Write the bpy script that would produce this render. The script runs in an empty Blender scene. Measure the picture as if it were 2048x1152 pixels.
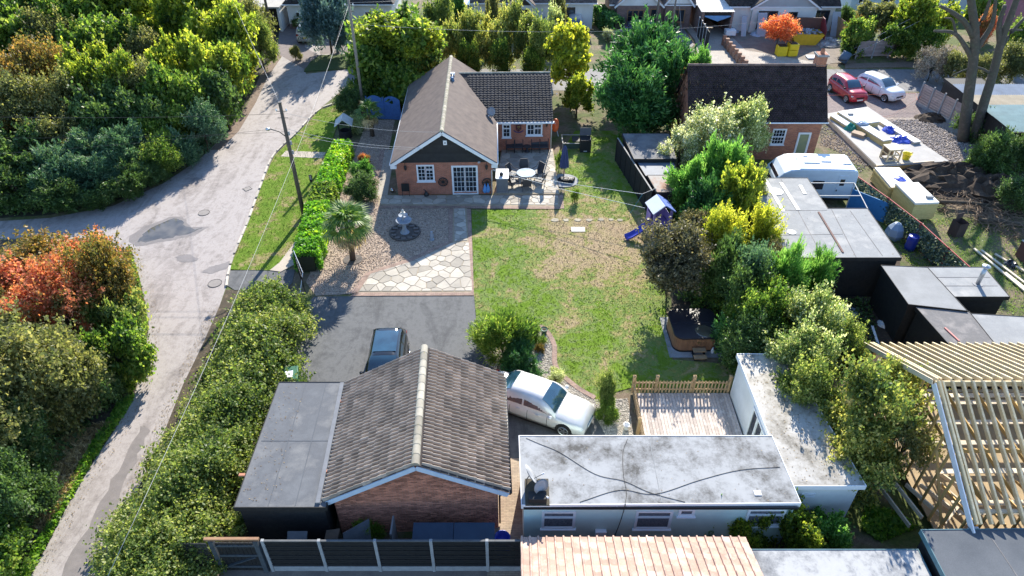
import bpy, math, random
import numpy as np
from mathutils import Vector, Matrix, Euler

# ---------------------------------------------------------------- camera, sky, sun, exposure
R = math.radians
sc = bpy.context.scene
PITCH, CAM_H, FPX = R(38), 23.5, 1405.0            # drone camera: pitch below horizon, height, focal length (px of a 2048 px frame)
cam_d = bpy.data.cameras.new('camera'); cam = bpy.data.objects.new('camera', cam_d)
sc.collection.objects.link(cam); sc.camera = cam
cam.location = (0, 0, CAM_H); cam.rotation_euler = (R(90) - PITCH, 0, 0)
cam_d.sensor_fit = 'HORIZONTAL'; cam_d.sensor_width = 36; cam_d.lens = 36 * FPX / 2048
cam_d.clip_start = 0.1; cam_d.clip_end = 2000

SUN_AZ, SUN_EL = R(10), R(31)
w = bpy.data.worlds.new('World'); sc.world = w; w.use_nodes = True
nt = w.node_tree; nt.nodes.clear()
sky = nt.nodes.new('ShaderNodeTexSky'); sky.sky_type = 'NISHITA'; sky.sun_disc = False
sky.sun_elevation = SUN_EL; sky.sun_rotation = SUN_AZ
sky.air_density = 1.0; sky.dust_density = 0.15; sky.ozone_density = 4.0
bg = nt.nodes.new('ShaderNodeBackground'); bg.inputs[1].default_value = 0.15
wo = nt.nodes.new('ShaderNodeOutputWorld')
nt.links.new(sky.outputs[0], bg.inputs[0]); nt.links.new(bg.outputs[0], wo.inputs[0])
sl = bpy.data.lights.new('sun', 'SUN'); sl.energy = 5.0; sl.angle = R(0.5); sl.color = (1.0, 0.93, 0.80)
so = bpy.data.objects.new('sun', sl); sc.collection.objects.link(so)
so.rotation_euler = Vector((math.cos(SUN_EL)*math.sin(SUN_AZ), math.cos(SUN_EL)*math.cos(SUN_AZ), math.sin(SUN_EL))).to_track_quat('Z', 'Y').to_euler()
sc.view_settings.view_transform = 'Standard'; sc.view_settings.look = 'None'
sc.view_settings.exposure = 1.15; sc.view_settings.gamma = 1; sc.view_settings.use_curve_mapping = False
sc.cycles.max_bounces = 6; sc.cycles.diffuse_bounces = 3; sc.cycles.glossy_bounces = 3
sc.cycles.transmission_bounces = 4; sc.cycles.transparent_max_bounces = 6

# ---------------------------------------------------------------- survey: photo pixel -> point on a real level or depth
cP, sP = math.cos(PITCH), math.sin(PITCH)
def G(px, py, z=0.0):
    dy = py - 576; zd = -FPX*sP - dy*cP; t = (z - CAM_H)/zd
    return Vector(((px-1024)*t, (FPX*cP - dy*sP)*t, z))
def GY(px, py, Y):
    dy = py - 576; t = Y/(FPX*cP - dy*sP)
    return Vector(((px-1024)*t, Y, CAM_H + (-FPX*sP - dy*cP)*t))
col = sc.collection
rnd = random.Random(7)

# ---------------------------------------------------------------- materials
MATS = {}
def nd(nt, t, **kw):
    n = nt.nodes.new(t)
    for k, v in kw.items():
        if k.startswith('i_'): n.inputs[int(k[2:])].default_value = v
        else: setattr(n, k, v)
    return n
def c4(c): return (c[0], c[1], c[2], 1)
def ramp(nt, fac, stops, interp='LINEAR'):
    r = nd(nt, 'ShaderNodeValToRGB'); cr = r.color_ramp; cr.interpolation = interp
    while len(cr.elements) < len(stops): cr.elements.new(0.5)
    for e, (p, c) in zip(cr.elements, stops): e.position = p; e.color = c4(c)
    nt.links.new(fac, r.inputs[0]); return r.outputs[0]
def noise(nt, vec, scale, detail=4, rough=.6, dist=0):
    n = nd(nt, 'ShaderNodeTexNoise'); n.inputs['Scale'].default_value = scale
    n.inputs['Detail'].default_value = detail; n.inputs['Roughness'].default_value = rough; n.inputs['Distortion'].default_value = dist
    nt.links.new(vec, n.inputs['Vector']); return n.outputs[0]
def mixc(nt, fac, a, b, mode='MIX'):
    m = nd(nt, 'ShaderNodeMix', data_type='RGBA', blend_type=mode)
    for s, v in ((m.inputs[0], fac), (m.inputs[6], a), (m.inputs[7], b)):
        if isinstance(v, (int, float)): s.default_value = v
        elif isinstance(v, (tuple, list)): s.default_value = c4(v)
        else: nt.links.new(v, s)
    return m.outputs[2]
def math_(nt, op, a, b=0.0, clamp=False):
    m = nd(nt, 'ShaderNodeMath', operation=op, use_clamp=clamp)
    for s, v in ((m.inputs[0], a), (m.inputs[1], b)):
        if isinstance(v, (int, float)): s.default_value = v
        else: nt.links.new(v, s)
    return m.outputs[0]
def base(name):
    m = bpy.data.materials.new(name); m.use_nodes = True; nt = m.node_tree
    b = nt.nodes['Principled BSDF']; geo = nd(nt, 'ShaderNodeNewGeometry')
    MATS[name] = m
    return m, nt, b, geo.outputs['Position'], geo
def bumpn(nt, b, h, strength, dist=0.02):
    bp = nd(nt, 'ShaderNodeBump'); bp.inputs['Strength'].default_value = strength; bp.inputs['Distance'].default_value = dist
    nt.links.new(h, bp.inputs['Height']); nt.links.new(bp.outputs[0], b.inputs['Normal'])
def mk(name, c1, c2=None, c3=None, scale=3.0, rough=.8, bump=0, bscale=40, metal=0, rndv=0, isl=0, fine=0.0, fscale=60, spec=None, stops=None):
    """weathered surface: 2-3 colours mixed by noise over the place, optional fine speckle, per-piece variation and relief"""
    if name in MATS: return MATS[name]
    m, nt, b, P, geo = base(name)
    c2 = c2 or tuple(x*.8 for x in c1)
    n1 = noise(nt, P, scale, 5, .65)
    st = stops or ([(.34, c1), (.66, c2)] if c3 is None else [(.3, c1), (.5, c2), (.68, c3)])
    cc = ramp(nt, n1, st)
    if fine:
        n2 = noise(nt, P, fscale, 2, .7)
        f = ramp(nt, n2, [(.3, (1-fine,)*3), (.7, (1+fine,)*3)])
        cc = mixc(nt, 1.0, cc, f, 'MULTIPLY')
    for amt, src in ((rndv, 'o'), (isl, 'i')):
        if amt:
            s = nd(nt, 'ShaderNodeObjectInfo').outputs['Random'] if src == 'o' else geo.outputs['Random Per Island']
            f = ramp(nt, s, [(0, (1-amt, 1-amt*1.05, 1-amt*1.1)), (.5, (1, .98, .96)), (1, (1+amt, 1+amt*.95, 1+amt*.85))])
            cc = mixc(nt, 1.0, cc, f, 'MULTIPLY')
    nt.links.new(cc, b.inputs['Base Color'])
    b.inputs['Roughness'].default_value = rough; b.inputs['Metallic'].default_value = metal
    if spec is not None: b.inputs['Specular IOR Level'].default_value = spec
    if bump:
        bumpn(nt, b, noise(nt, P, bscale, 4, .7), bump)
    return m
LEAF_GAIN = 1.75
def mk_leaf(name, cols, trans=.5, rough=.5, patch=.45, rw=.85, nw=1.2):
    """foliage: every leaf its own tint, spread dark to pale to paint in sun flecks, drifts of tint through the crown, light through the blades"""
    m, nt, b, P, geo = base(name)
    oi = nd(nt, 'ShaderNodeObjectInfo')
    add = nd(nt, 'ShaderNodeVectorMath', operation='ADD'); nt.links.new(P, add.inputs[0]); nt.links.new(oi.outputs['Random'], add.inputs[1])
    n1 = noise(nt, add.outputs[0], patch, 3, .6)
    f = math_(nt, 'ADD', math_(nt, 'MULTIPLY', geo.outputs['Random Per Island'], rw), math_(nt, 'SUBTRACT', math_(nt, 'MULTIPLY', n1, nw), nw*.5-.5+rw*.5), True)
    cols = [tuple(min(.85, x*LEAF_GAIN) for x in c) for c in cols]; k = len(cols)
    cc = ramp(nt, f, [(i/(k-1)*.9+.05, c) for i, c in enumerate(cols)])
    nt.links.new(cc, b.inputs['Base Color']); b.inputs['Roughness'].default_value = rough
    b.inputs['Specular IOR Level'].default_value = .5
    tr = nd(nt, 'ShaderNodeBsdfTranslucent'); ms = nd(nt, 'ShaderNodeMixShader'); ms.inputs[0].default_value = min(.7, trans*1.3)
    tc = mixc(nt, 1.0, cc, (1.4, 1.45, .9), 'MULTIPLY'); nt.links.new(tc, tr.inputs[0])
    nt.links.new(b.outputs[0], ms.inputs[1]); nt.links.new(tr.outputs[0], ms.inputs[2])
    nt.links.new(ms.outputs[0], nt.nodes['Material Output'].inputs[0])
    return m
def mk_brick(name, c1, c2, mortar, dirt=.25):
    m, nt, b, P, geo = base(name)
    sx = nd(nt, 'ShaderNodeSeparateXYZ'); nt.links.new(P, sx.inputs[0])
    nx = nd(nt, 'ShaderNodeSeparateXYZ'); nt.links.new(geo.outputs['True Normal'], nx.inputs[0])
    side = math_(nt, 'GREATER_THAN', math_(nt, 'ABSOLUTE', nx.outputs[0]), .7)
    u = math_(nt, 'ADD', math_(nt, 'MULTIPLY', sx.outputs[1], side), math_(nt, 'MULTIPLY', sx.outputs[0], math_(nt, 'SUBTRACT', 1.0, side)))
    cx = nd(nt, 'ShaderNodeCombineXYZ'); nt.links.new(u, cx.inputs[0])
    flat_ = math_(nt, 'GREATER_THAN', math_(nt, 'ABSOLUTE', nx.outputs[2]), .7)
    nt.links.new(math_(nt, 'ADD', math_(nt, 'MULTIPLY', sx.outputs[1], flat_), math_(nt, 'MULTIPLY', sx.outputs[2], math_(nt, 'SUBTRACT', 1.0, flat_))), cx.inputs[1])
    br = nd(nt, 'ShaderNodeTexBrick'); nt.links.new(cx.outputs[0], br.inputs[0])
    br.inputs['Color1'].default_value = c4(c1); br.inputs['Color2'].default_value = c4(c2); br.inputs['Mortar'].default_value = c4(mortar)
    br.inputs['Scale'].default_value = 1; br.inputs['Mortar Size'].default_value = .006; br.inputs['Brick Width'].default_value = .225
    br.inputs['Row Height'].default_value = .075; br.inputs['Bias'].default_value = 0
    n1 = noise(nt, P, 2.2, 5, .7)
    f = ramp(nt, n1, [(.3, (1-dirt,)*3), (.7, (1+dirt*.6,)*3)])
    nt.links.new(mixc(nt, 1.0, br.outputs[0], f, 'MULTIPLY'), b.inputs['Base Color']); b.inputs['Roughness'].default_value = .85
    inv = math_(nt, 'SUBTRACT', 1.0, br.outputs[1]); bumpn(nt, b, inv, .6, .008)
    return m
def mk_glass(name, tint=(.012, .016, .022), rough=.04, ior=1.5):
    m, nt, b, P, geo = base(name)
    n1 = noise(nt, P, 1.3, 2, .5)
    nt.links.new(ramp(nt, n1, [(.35, tint), (.7, tuple(x*2.2 for x in tint))]), b.inputs['Base Color'])
    b.inputs['Roughness'].default_value = rough; b.inputs['Specular IOR Level'].default_value = .8; b.inputs['IOR'].default_value = ior
    return m
def mk_paint(name, c, rough=.28, metal=0, coat=.6):
    m, nt, b, P, geo = base(name)
    n1 = noise(nt, P, 2.0, 3, .6)
    nt.links.new(ramp(nt, n1, [(.3, tuple(x*.88 for x in c)), (.7, c)]), b.inputs['Base Color'])
    b.inputs['Roughness'].default_value = rough; b.inputs['Metallic'].default_value = metal; b.inputs['Coat Weight'].default_value = coat
    b.inputs['Coat Roughness'].default_value = .08
    return m

# ---------------------------------------------------------------- mesh building
class MB:
    def __init__(s): s.v = []; s.f = []
    def add(s, vs, fs):
        o = len(s.v); s.v += [tuple(p) for p in vs]; s.f += [tuple(i+o for i in f) for f in fs]; return s
    def box(s, x0, x1, y0, y1, z0, z1):
        return s.add([(x0,y0,z0),(x1,y0,z0),(x1,y1,z0),(x0,y1,z0),(x0,y0,z1),(x1,y0,z1),(x1,y1,z1),(x0,y1,z1)],
                     [(0,3,2,1),(4,5,6,7),(0,1,5,4),(1,2,6,5),(2,3,7,6),(3,0,4,7)])
    def cbox(s, c, sx, sy, sz): return s.box(c[0]-sx/2, c[0]+sx/2, c[1]-sy/2, c[1]+sy/2, c[2]-sz/2, c[2]+sz/2)
    def bar(s, p, q, wd, h, up=(0,0,1)):
        p, q = Vector(p), Vector(q); d = (q-p).normalized(); up = Vector(up)
        if abs(d.dot(up)) > .98: up = Vector((0,1,0))
        a = d.cross(up).normalized()*wd/2; b = a.cross(d).normalized()*h/2
        vs = [e+i*a+j*b for e in (p, q) for i, j in ((-1,-1),(1,-1),(1,1),(-1,1))]
        return s.add(vs, [(0,1,2,3),(7,6,5,4),(0,4,5,1),(1,5,6,2),(2,6,7,3),(3,7,4,0)])
    def tube(s, pts, r, n=6, r2=None, cap=True):
        pts = [Vector(p) for p in pts]; k = len(pts); r2 = r if r2 is None else r2; vs = []; fs = []
        for i, p in enumerate(pts):
            d = (pts[min(i+1, k-1)] - pts[max(i-1, 0)]).normalized()
            a = d.cross(Vector((0,0,1)) if abs(d.z) < .95 else Vector((1,0,0))).normalized(); b = a.cross(d)
            rr = r + (r2-r)*i/max(1, k-1)
            vs += [p + (a*math.cos(t)+b*math.sin(t))*rr for t in (2*math.pi*j/n for j in range(n))]
        for i in range(k-1):
            for j in range(n): fs.append((i*n+j, i*n+(j+1) % n, (i+1)*n+(j+1) % n, (i+1)*n+j))
        if cap: fs += [tuple(range(n-1, -1, -1)), tuple(range((k-1)*n, k*n))]
        return s.add(vs, fs)
    def cyl(s, c, r, h, n=16, r2=None): return s.tube([c, (c[0], c[1], c[2]+h)], r, n, r2)
    def lathe(s, prof, n=20, c=(0,0,0)):
        k = len(prof); vs = [(c[0]+r*math.cos(2*math.pi*j/n), c[1]+r*math.sin(2*math.pi*j/n), c[2]+z) for r, z in prof for j in range(n)]; fs = []
        for i in range(k-1):
            for j in range(n): fs.append((i*n+j, i*n+(j+1) % n, (i+1)*n+(j+1) % n, (i+1)*n+j))
        return s.add(vs, fs)
    def prism(s, pts, z0, z1):
        k = len(pts); ar = sum(pts[i][0]*pts[(i+1) % k][1]-pts[(i+1) % k][0]*pts[i][1] for i in range(k))
        if ar < 0: pts = list(pts)[::-1]
        vs = [(p[0], p[1], z0) for p in pts] + [(p[0], p[1], z1) for p in pts]
        return s.add(vs, [tuple(range(k-1, -1, -1)), tuple(range(k, 2*k))] + [(i, (i+1) % k, k+(i+1) % k, k+i) for i in range(k)])
    def slab(s, pts, th):
        """thick sheet: any planar 3D polygon pushed back along its normal"""
        P = [Vector(p) for p in pts]; nrm = (P[1]-P[0]).cross(P[2]-P[0]).normalized(); k = len(P)
        vs = P + [p - nrm*th for p in P]
        return s.add(vs, [tuple(range(k)), tuple(range(2*k-1, k-1, -1))] + [(i, k+i, k+(i+1) % k, (i+1) % k) for i in range(k)])
    def mesh(s, name, mat, smooth=False):
        me = bpy.data.meshes.new(name); me.from_pydata(s.v, [], s.f)
        if mat: me.materials.append(mat)
        if smooth: me.polygons.foreach_set('use_smooth', [True]*len(me.polygons))
        me.update(); return me
    def build(s, name, mat, parent=None, smooth=False, bevel=0, seg=2, kind=None):
        o = put(name, s.mesh(name, mat, smooth), parent)
        if bevel:
            b = o.modifiers.new('bevel', 'BEVEL'); b.width = bevel; b.segments = seg; b.limit_method = 'ANGLE'
        if kind: o['kind'] = kind
        return o
def put(name, me, parent=None, mw=None):
    o = bpy.data.objects.new(name, me); col.objects.link(o)
    if parent is not None: o.parent = parent
    if mw is not None: o.matrix_local = mw
    return o
def tag(o, label, cat, group=None):
    o['label'] = label; o['category'] = cat
    if group: o['group'] = group
    return o
def thing(name, label, cat, loc=(0,0,0), rz=0, group=None):
    o = bpy.data.objects.new(name, None); col.objects.link(o); o.empty_display_size = .2
    o.location = loc; o.rotation_euler = (0, 0, rz); return tag(o, label, cat, group)
def struct(o): o['kind'] = 'structure'; return o
def stuff(o): o['kind'] = 'stuff'; return o
def copy_tree(o, parent=None):
    c = o.copy(); col.objects.link(c); c.parent = parent
    for ch in o.children: copy_tree(ch, c)
    return c
def flat(name, pts, z, mat, th=0.0):
    P = [(p[0], p[1]) for p in pts]; mb = MB(); k = len(P)
    if sum(P[i][0]*P[(i+1) % k][1]-P[(i+1) % k][0]*P[i][1] for i in range(k)) < 0: P = P[::-1]
    if th: mb.prism(P, z-th, z)
    else: mb.add([(x, y, z) for x, y in P], [tuple(range(len(P)))])
    return struct(mb.build(name, mat))
def px(*a): return [G(x, y) for x, y in a]
def smoothline(pts, n=6):
    """Catmull-Rom through the points"""
    P = [Vector(p) for p in pts]; P = [P[0]*2-P[1]] + P + [P[-1]*2-P[-2]]; out = []
    for i in range(1, len(P)-2):
        for j in range(n):
            t = j/n; a, b, c, d = P[i-1], P[i], P[i+1], P[i+2]
            out.append(.5*((2*b)+(c-a)*t+(2*a-5*b+4*c-d)*t*t+(3*b-a-3*c+d)*t**3))
    return out + [P[-2]]
def inpoly(x, y, poly):
    x = np.asarray(x); y = np.asarray(y); r = np.zeros(x.shape, bool); k = len(poly)
    for i in range(k):
        x1, y1 = poly[i][0], poly[i][1]; x2, y2 = poly[(i+1) % k][0], poly[(i+1) % k][1]
        if y1 == y2: continue
        r ^= ((y1 > y) != (y2 > y)) & (x < (x2-x1)*(y-y1)/(y2-y1)+x1)
    return r
def quads_mesh(name, V, mat):
    """V: (n,4,3) loose quads"""
    n = len(V); me = bpy.data.meshes.new(name)
    me.vertices.add(n*4); me.vertices.foreach_set('co', V.astype(np.float32).ravel())
    me.loops.add(n*4); me.loops.foreach_set('vertex_index', np.arange(n*4, dtype=np.int32))
    me.polygons.add(n); me.polygons.foreach_set('loop_start', np.arange(0, n*4, 4, dtype=np.int32))
    me.update(calc_edges=True); me.validate()
    if mat: me.materials.append(mat)
    return me
def unit(a): return a/np.maximum(np.linalg.norm(a, axis=-1, keepdims=True), 1e-6)
def leaf_quads(rg, P, L, W, axis=None, axw=0.0, up=.3):
    n = len(P); u = rg.normal(size=(n, 3))
    if axis is not None: u = unit(u)*(1-axw) + axis*axw
    u = unit(u); q = rg.normal(size=(n, 3)); q[:, 2] += up*2; nr = unit(q)
    wv = unit(np.cross(u, nr)); s = rg.uniform(.45, 1.45, (n, 1)); a = u*L*s; b = wv*W*s
    return np.stack([P-a, P+b-.15*a, P+a, P-b-.15*a], 1)
# ---------------------------------------------------------------- foliage
LEAF = {}
for k_, cols_, tr_ in (  # wide tone range paints sun flecks onto single leaves
    ('lime', [(.035,.066,.012),(.095,.135,.018),(.185,.21,.028),(.30,.30,.045)], .5),
    ('green', [(.020,.046,.012),(.050,.098,.016),(.10,.155,.024),(.20,.23,.05)], .45),
    ('deep', [(.020,.040,.014),(.036,.068,.020),(.06,.105,.03),(.10,.145,.045)], .35),
    ('olive', [(.045,.055,.022),(.085,.095,.034),(.135,.135,.05),(.22,.195,.08)], .4),
    ('russet',  [(.055,.06,.018),(.10,.085,.022),(.155,.11,.03),(.24,.13,.04)], .4),
    ('red', [(.07,.08,.022),(.20,.10,.04),(.42,.125,.07),(.52,.20,.12)], .4),
    ('hedge', [(.036,.064,.018),(.078,.115,.028),(.14,.17,.042),(.25,.255,.085)], .4),
    ('bluish',  [(.022,.055,.030),(.040,.090,.045),(.075,.13,.07),(.12,.18,.11)], .3),
    ('spruce',  [(.025,.055,.055),(.045,.085,.085),(.08,.13,.13),(.13,.19,.19)], .2),
    ('yellow', [(.08,.11,.016),(.17,.19,.022),(.29,.28,.03),(.42,.38,.055)], .5),
    ('cypress', [(.011,.042,.014),(.023,.078,.022),(.046,.125,.032),(.09,.185,.05)], .3),
    ('bright', [(.030,.085,.020),(.055,.14,.028),(.095,.20,.045),(.16,.26,.07)], .45),
    ('variegate',[(.05,.09,.03),(.11,.15,.05),(.27,.28,.11),(.60,.58,.36)], .4),
    ('blossom', [(.06,.10,.035),(.15,.18,.07),(.42,.40,.24),(.85,.78,.66)], .35),
    ('purple', [(.030,.032,.020),(.058,.054,.030),(.095,.082,.045),(.18,.15,.085)], .35),
    ('laurel',  [(.035,.10,.012),(.07,.18,.018),(.13,.25,.022),(.42,.44,.03)], .4),
    ('bamboo', [(.045,.075,.025),(.10,.13,.035),(.19,.195,.055),(.34,.30,.10)], .45),
    ('acer',    [(.16,.05,.025),(.42,.09,.04),(.60,.16,.07),(.66,.30,.10)], .45),
    ('weed',    [(.04,.10,.012),(.08,.17,.02),(.14,.23,.03),(.2,.27,.05)], .45),
    ('dry',     [(.10,.07,.035),(.20,.14,.07),(.32,.23,.11),(.42,.32,.17)], .25),
    ('palm',    [(.02,.055,.015),(.045,.10,.02),(.09,.15,.03),(.15,.2,.05)], .35),
    ('twig',    [(.10,.08,.06),(.17,.14,.11),(.24,.2,.16),(.3,.26,.2)], .1)):
    LEAF[k_] = mk_leaf('leaf_'+k_, cols_, tr_, patch=.6 if k_ == 'red' else .45, rw=.5 if k_ in ('red', 'laurel') else .85, nw=2.6 if k_ == 'red' else 1.4)
BARK = mk('bark', (.10,.075,.05), (.06,.045,.03), scale=6, rough=.9, bump=.6, bscale=25)
BARKG = mk('bark_grey', (.12,.10,.085), (.065,.058,.048), (.085,.09,.065), scale=3, rough=.9, bump=.7, bscale=18)
CROWNS = {}
FORM = dict(  # leaf length, width, leaves, clumps, clump radius, axis weight (leaf points outwards/up)
    broad=(.10,.065,22000,300,.44,.0), fine=(.064,.038,27000,340,.42,.1), big=(.14,.09,13000,190,.42,.0),
    fir=(.12,.034,27000,300,.40,.55), spray=(.14,.028,20000,170,.5,.6), open=(.066,.04,15000,190,.38,.15), thin=(.06,.032,12000,140,.5,.2))
def crown_mesh(form, var, shape='round'):
    key = (form, var, shape)
    if key in CROWNS: return CROWNS[key]
    L, W, n, nc, cr, axw = FORM[form]; rg = np.random.default_rng(abs(hash((form, shape))) % 1000 + var*17 if False else sum(map(ord, form+shape))*31 + var*17)
    blobs = [(np.array([0, 0, -.1]), 1.3)]
    for i in range(13):
        a = rg.uniform(0, 2*math.pi); e = rg.uniform(-.45, 1.25); d = np.array([math.cos(a)*math.cos(e), math.sin(a)*math.cos(e), math.sin(e)])
        blobs.append((d*rg.uniform(.95, 1.6), rg.uniform(.32, .80)))
    C = []
    while len(C) < nc:
        b = blobs[rg.integers(len(blobs))]; d = unit(rg.normal(size=3)); r = b[1]*rg.uniform(.6, 1.0)
        p = b[0] + d*r
        if p[2] < -1.4 or any(np.linalg.norm(p-q[0]) < q[1]*.5 for q in blobs): continue
        C.append(p)
    C = np.array(C)
    wgt = rg.uniform(.35, 1.7, nc); wgt /= wgt.sum()
    idx = rg.choice(nc, n, p=wgt); sig = cr*rg.uniform(.45, 1.0, nc)
    off = rg.normal(size=(n, 3))*sig[idx][:, None]*np.array([1, 1, .7]); P = C[idx] + off*.62
    ns = n//7; ci = rg.integers(nc, size=ns//18+1)                       # loose shoots reaching out of the crown
    sd = unit(C[ci] + rg.normal(size=(len(ci), 3))*.5 + np.array([0, 0, .5])); q = rg.integers(len(ci), size=ns)
    P[:ns] = C[ci][q] + sd[q]*rg.uniform(.0, .75, (ns, 1)) + rg.normal(size=(ns, 3))*.05
    if shape == 'cone':
        h = (P[:, 2]+1.8)/3.9; k = np.clip(1.15-h, .06, 1.1)[:, None]; P[:, :2] *= k
    if shape == 'column': P[:, :2] *= .8
    ax = unit(P*np.array([1, 1, .6]) + np.array([0, 0, .8]))
    me = quads_mesh('crown_'+form, leaf_quads(rg, P, L, W, ax, axw), LEAF['green'])
    CROWNS[key] = (me, C); return CROWNS[key]
def set_mat(o, m):
    o.material_slots[0].link = 'OBJECT'; o.material_slots[0].material = m
SEEN = {}
def tree(pxy, zc, rxy, rz_, form, leaf, label, name='tree', cat='tree', var=None, shape='round', bark=None, trunk_r=None, group=None, base_xy=None, pos=None):
    """crown centre seen at pixel pxy, at height zc above ground; radii in metres"""
    p = Vector((pos[0], pos[1], zc)) if pos is not None else G(pxy[0], pxy[1], zc); var = rnd.randrange(3) if var is None else var
    t = thing(name, label, cat, (p.x, p.y, 0), rnd.uniform(0, 6.28), group)
    me, C = crown_mesh(form, var, shape)
    o = put('crown' if cat == 'tree' else 'foliage', me, t); o.location = (0, 0, zc); o.scale = (rxy/2, rxy/2*rnd.uniform(.92, 1.08), rz_/2); set_mat(o, LEAF[leaf])
    tr = trunk_r or (.05 + .03*rxy); mb = MB(); bx, by = (0, 0)
    top = zc + .1*rz_
    lean = Vector((rnd.uniform(-.12, .12)*zc*.5, rnd.uniform(-.12, .12)*zc*.5, 0))
    mb.tube([(bx, by, -.1), lean*.4 + Vector((0, 0, zc*.4)), lean + Vector((0, 0, top))], tr, 7, tr*.45)
    for i in range(30):
        c = C[rnd.randrange(len(C))]; q_ = .9 if i < 18 else 1.14; e = Vector((c[0]*rxy/2*q_, c[1]*rxy/2*q_, zc + c[2]*rz_/2*q_))
        s = lean*.6 + Vector((0, 0, max(.1, zc*rnd.uniform(.35, .85)))); mid = (s+e)/2 + Vector((rnd.uniform(-.1, .1), rnd.uniform(-.1, .1), .15*rz_*.5))
        mb.tube([s, mid, e], tr*(.45 if i < 9 else .22), 4, tr*.10)
    mb.build('trunk' if cat == 'tree' else 'stem', bark or (BARKG if leaf in ('olive', 'red', 'russet', 'bamboo', 'twig') else BARK), t, True)
    return t
def shrub(pxy, zc, rxy, rz_, form, leaf, label, name='shrub', **k): return tree(pxy, zc, rxy, rz_, form, leaf, label, name, 'shrub', trunk_r=k.pop('trunk_r', .03), **k)
def cover(name, poly, n, h, L, W, leaf, label, cat='ground cover', seed=1, up=.5, clump=None):
    """uncountable low growth over a patch of ground"""
    rg = np.random.default_rng(seed); xs = [p[0] for p in poly]; ys = [p[1] for p in poly]; out = []
    m = 0
    while m < n:
        x = rg.uniform(min(xs), max(xs), n*2); y = rg.uniform(min(ys), max(ys), n*2); k = inpoly(x, y, poly)
        q = np.stack([x[k], y[k]], 1); out.append(q); m += len(q)
    q = np.concatenate(out)[:n]
    hz = h*(.25+.75*rg.random(n))*(.35 + .65*(np.sin(q[:, 0]*1.7+seed)*np.cos(q[:, 1]*1.3+seed*2)*.5+.5)) if clump is None else h*rg.random(n)
    P = np.column_stack([q, hz]); ax = np.tile(np.array([[0, 0, 1.]]), (n, 1))
    o = put(name, quads_mesh(name, leaf_quads(rg, P, L, W, ax, .4, up), LEAF[leaf] if isinstance(leaf, str) else leaf))
    tag(o, label, cat); return stuff(o)
def pebbles(name, poly, n, r, mat, label, seed=1, z=0.0, cat='gravel'):
    """loose stones, each a squashed eight-cornered lump, one mass"""
    rg = np.random.default_rng(seed); xs = [p[0] for p in poly]; ys = [p[1] for p in poly]; out = []; m = 0
    while m < n:
        x = rg.uniform(min(xs), max(xs), n*2); y = rg.uniform(min(ys), max(ys), n*2); k = inpoly(x, y, poly)
        q = np.stack([x[k], y[k]], 1); out.append(q); m += len(q)
    q = np.concatenate(out)[:n]
    oct_ = np.array([[1,0,0],[0,1,0],[-1,0,0],[0,-1,0],[0,0,.8],[0,0,-.5]], float)
    V = oct_[None]*(r*rg.uniform(.5, 1.4, (n, 1, 1)))*rg.uniform(.7, 1.2, (n, 6, 3)); a = rg.uniform(0, 6.28, n)
    X = V[:, :, 0]*np.cos(a)[:, None]-V[:, :, 1]*np.sin(a)[:, None]; Y = V[:, :, 0]*np.sin(a)[:, None]+V[:, :, 1]*np.cos(a)[:, None]
    V = np.stack([X+q[:, :1], Y+q[:, 1:], V[:, :, 2]+z+r*.2], 2).reshape(-1, 3)
    F = np.array([[0,1,4],[1,2,4],[2,3,4],[3,0,4],[1,0,5],[2,1,5],[3,2,5],[0,3,5]]); F = (F[None]+np.arange(n)[:, None, None]*6).reshape(-1, 3)
    me = bpy.data.meshes.new(name); me.vertices.add(len(V)); me.vertices.foreach_set('co', V.astype(np.float32).ravel())
    me.loops.add(F.size); me.loops.foreach_set('vertex_index', F.astype(np.int32).ravel()); me.polygons.add(len(F)); me.polygons.foreach_set('loop_start', np.arange(0, F.size, 3, dtype=np.int32))
    me.update(calc_edges=True); me.materials.append(mat)
    return stuff(tag(put(name, me), label, cat))
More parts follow.
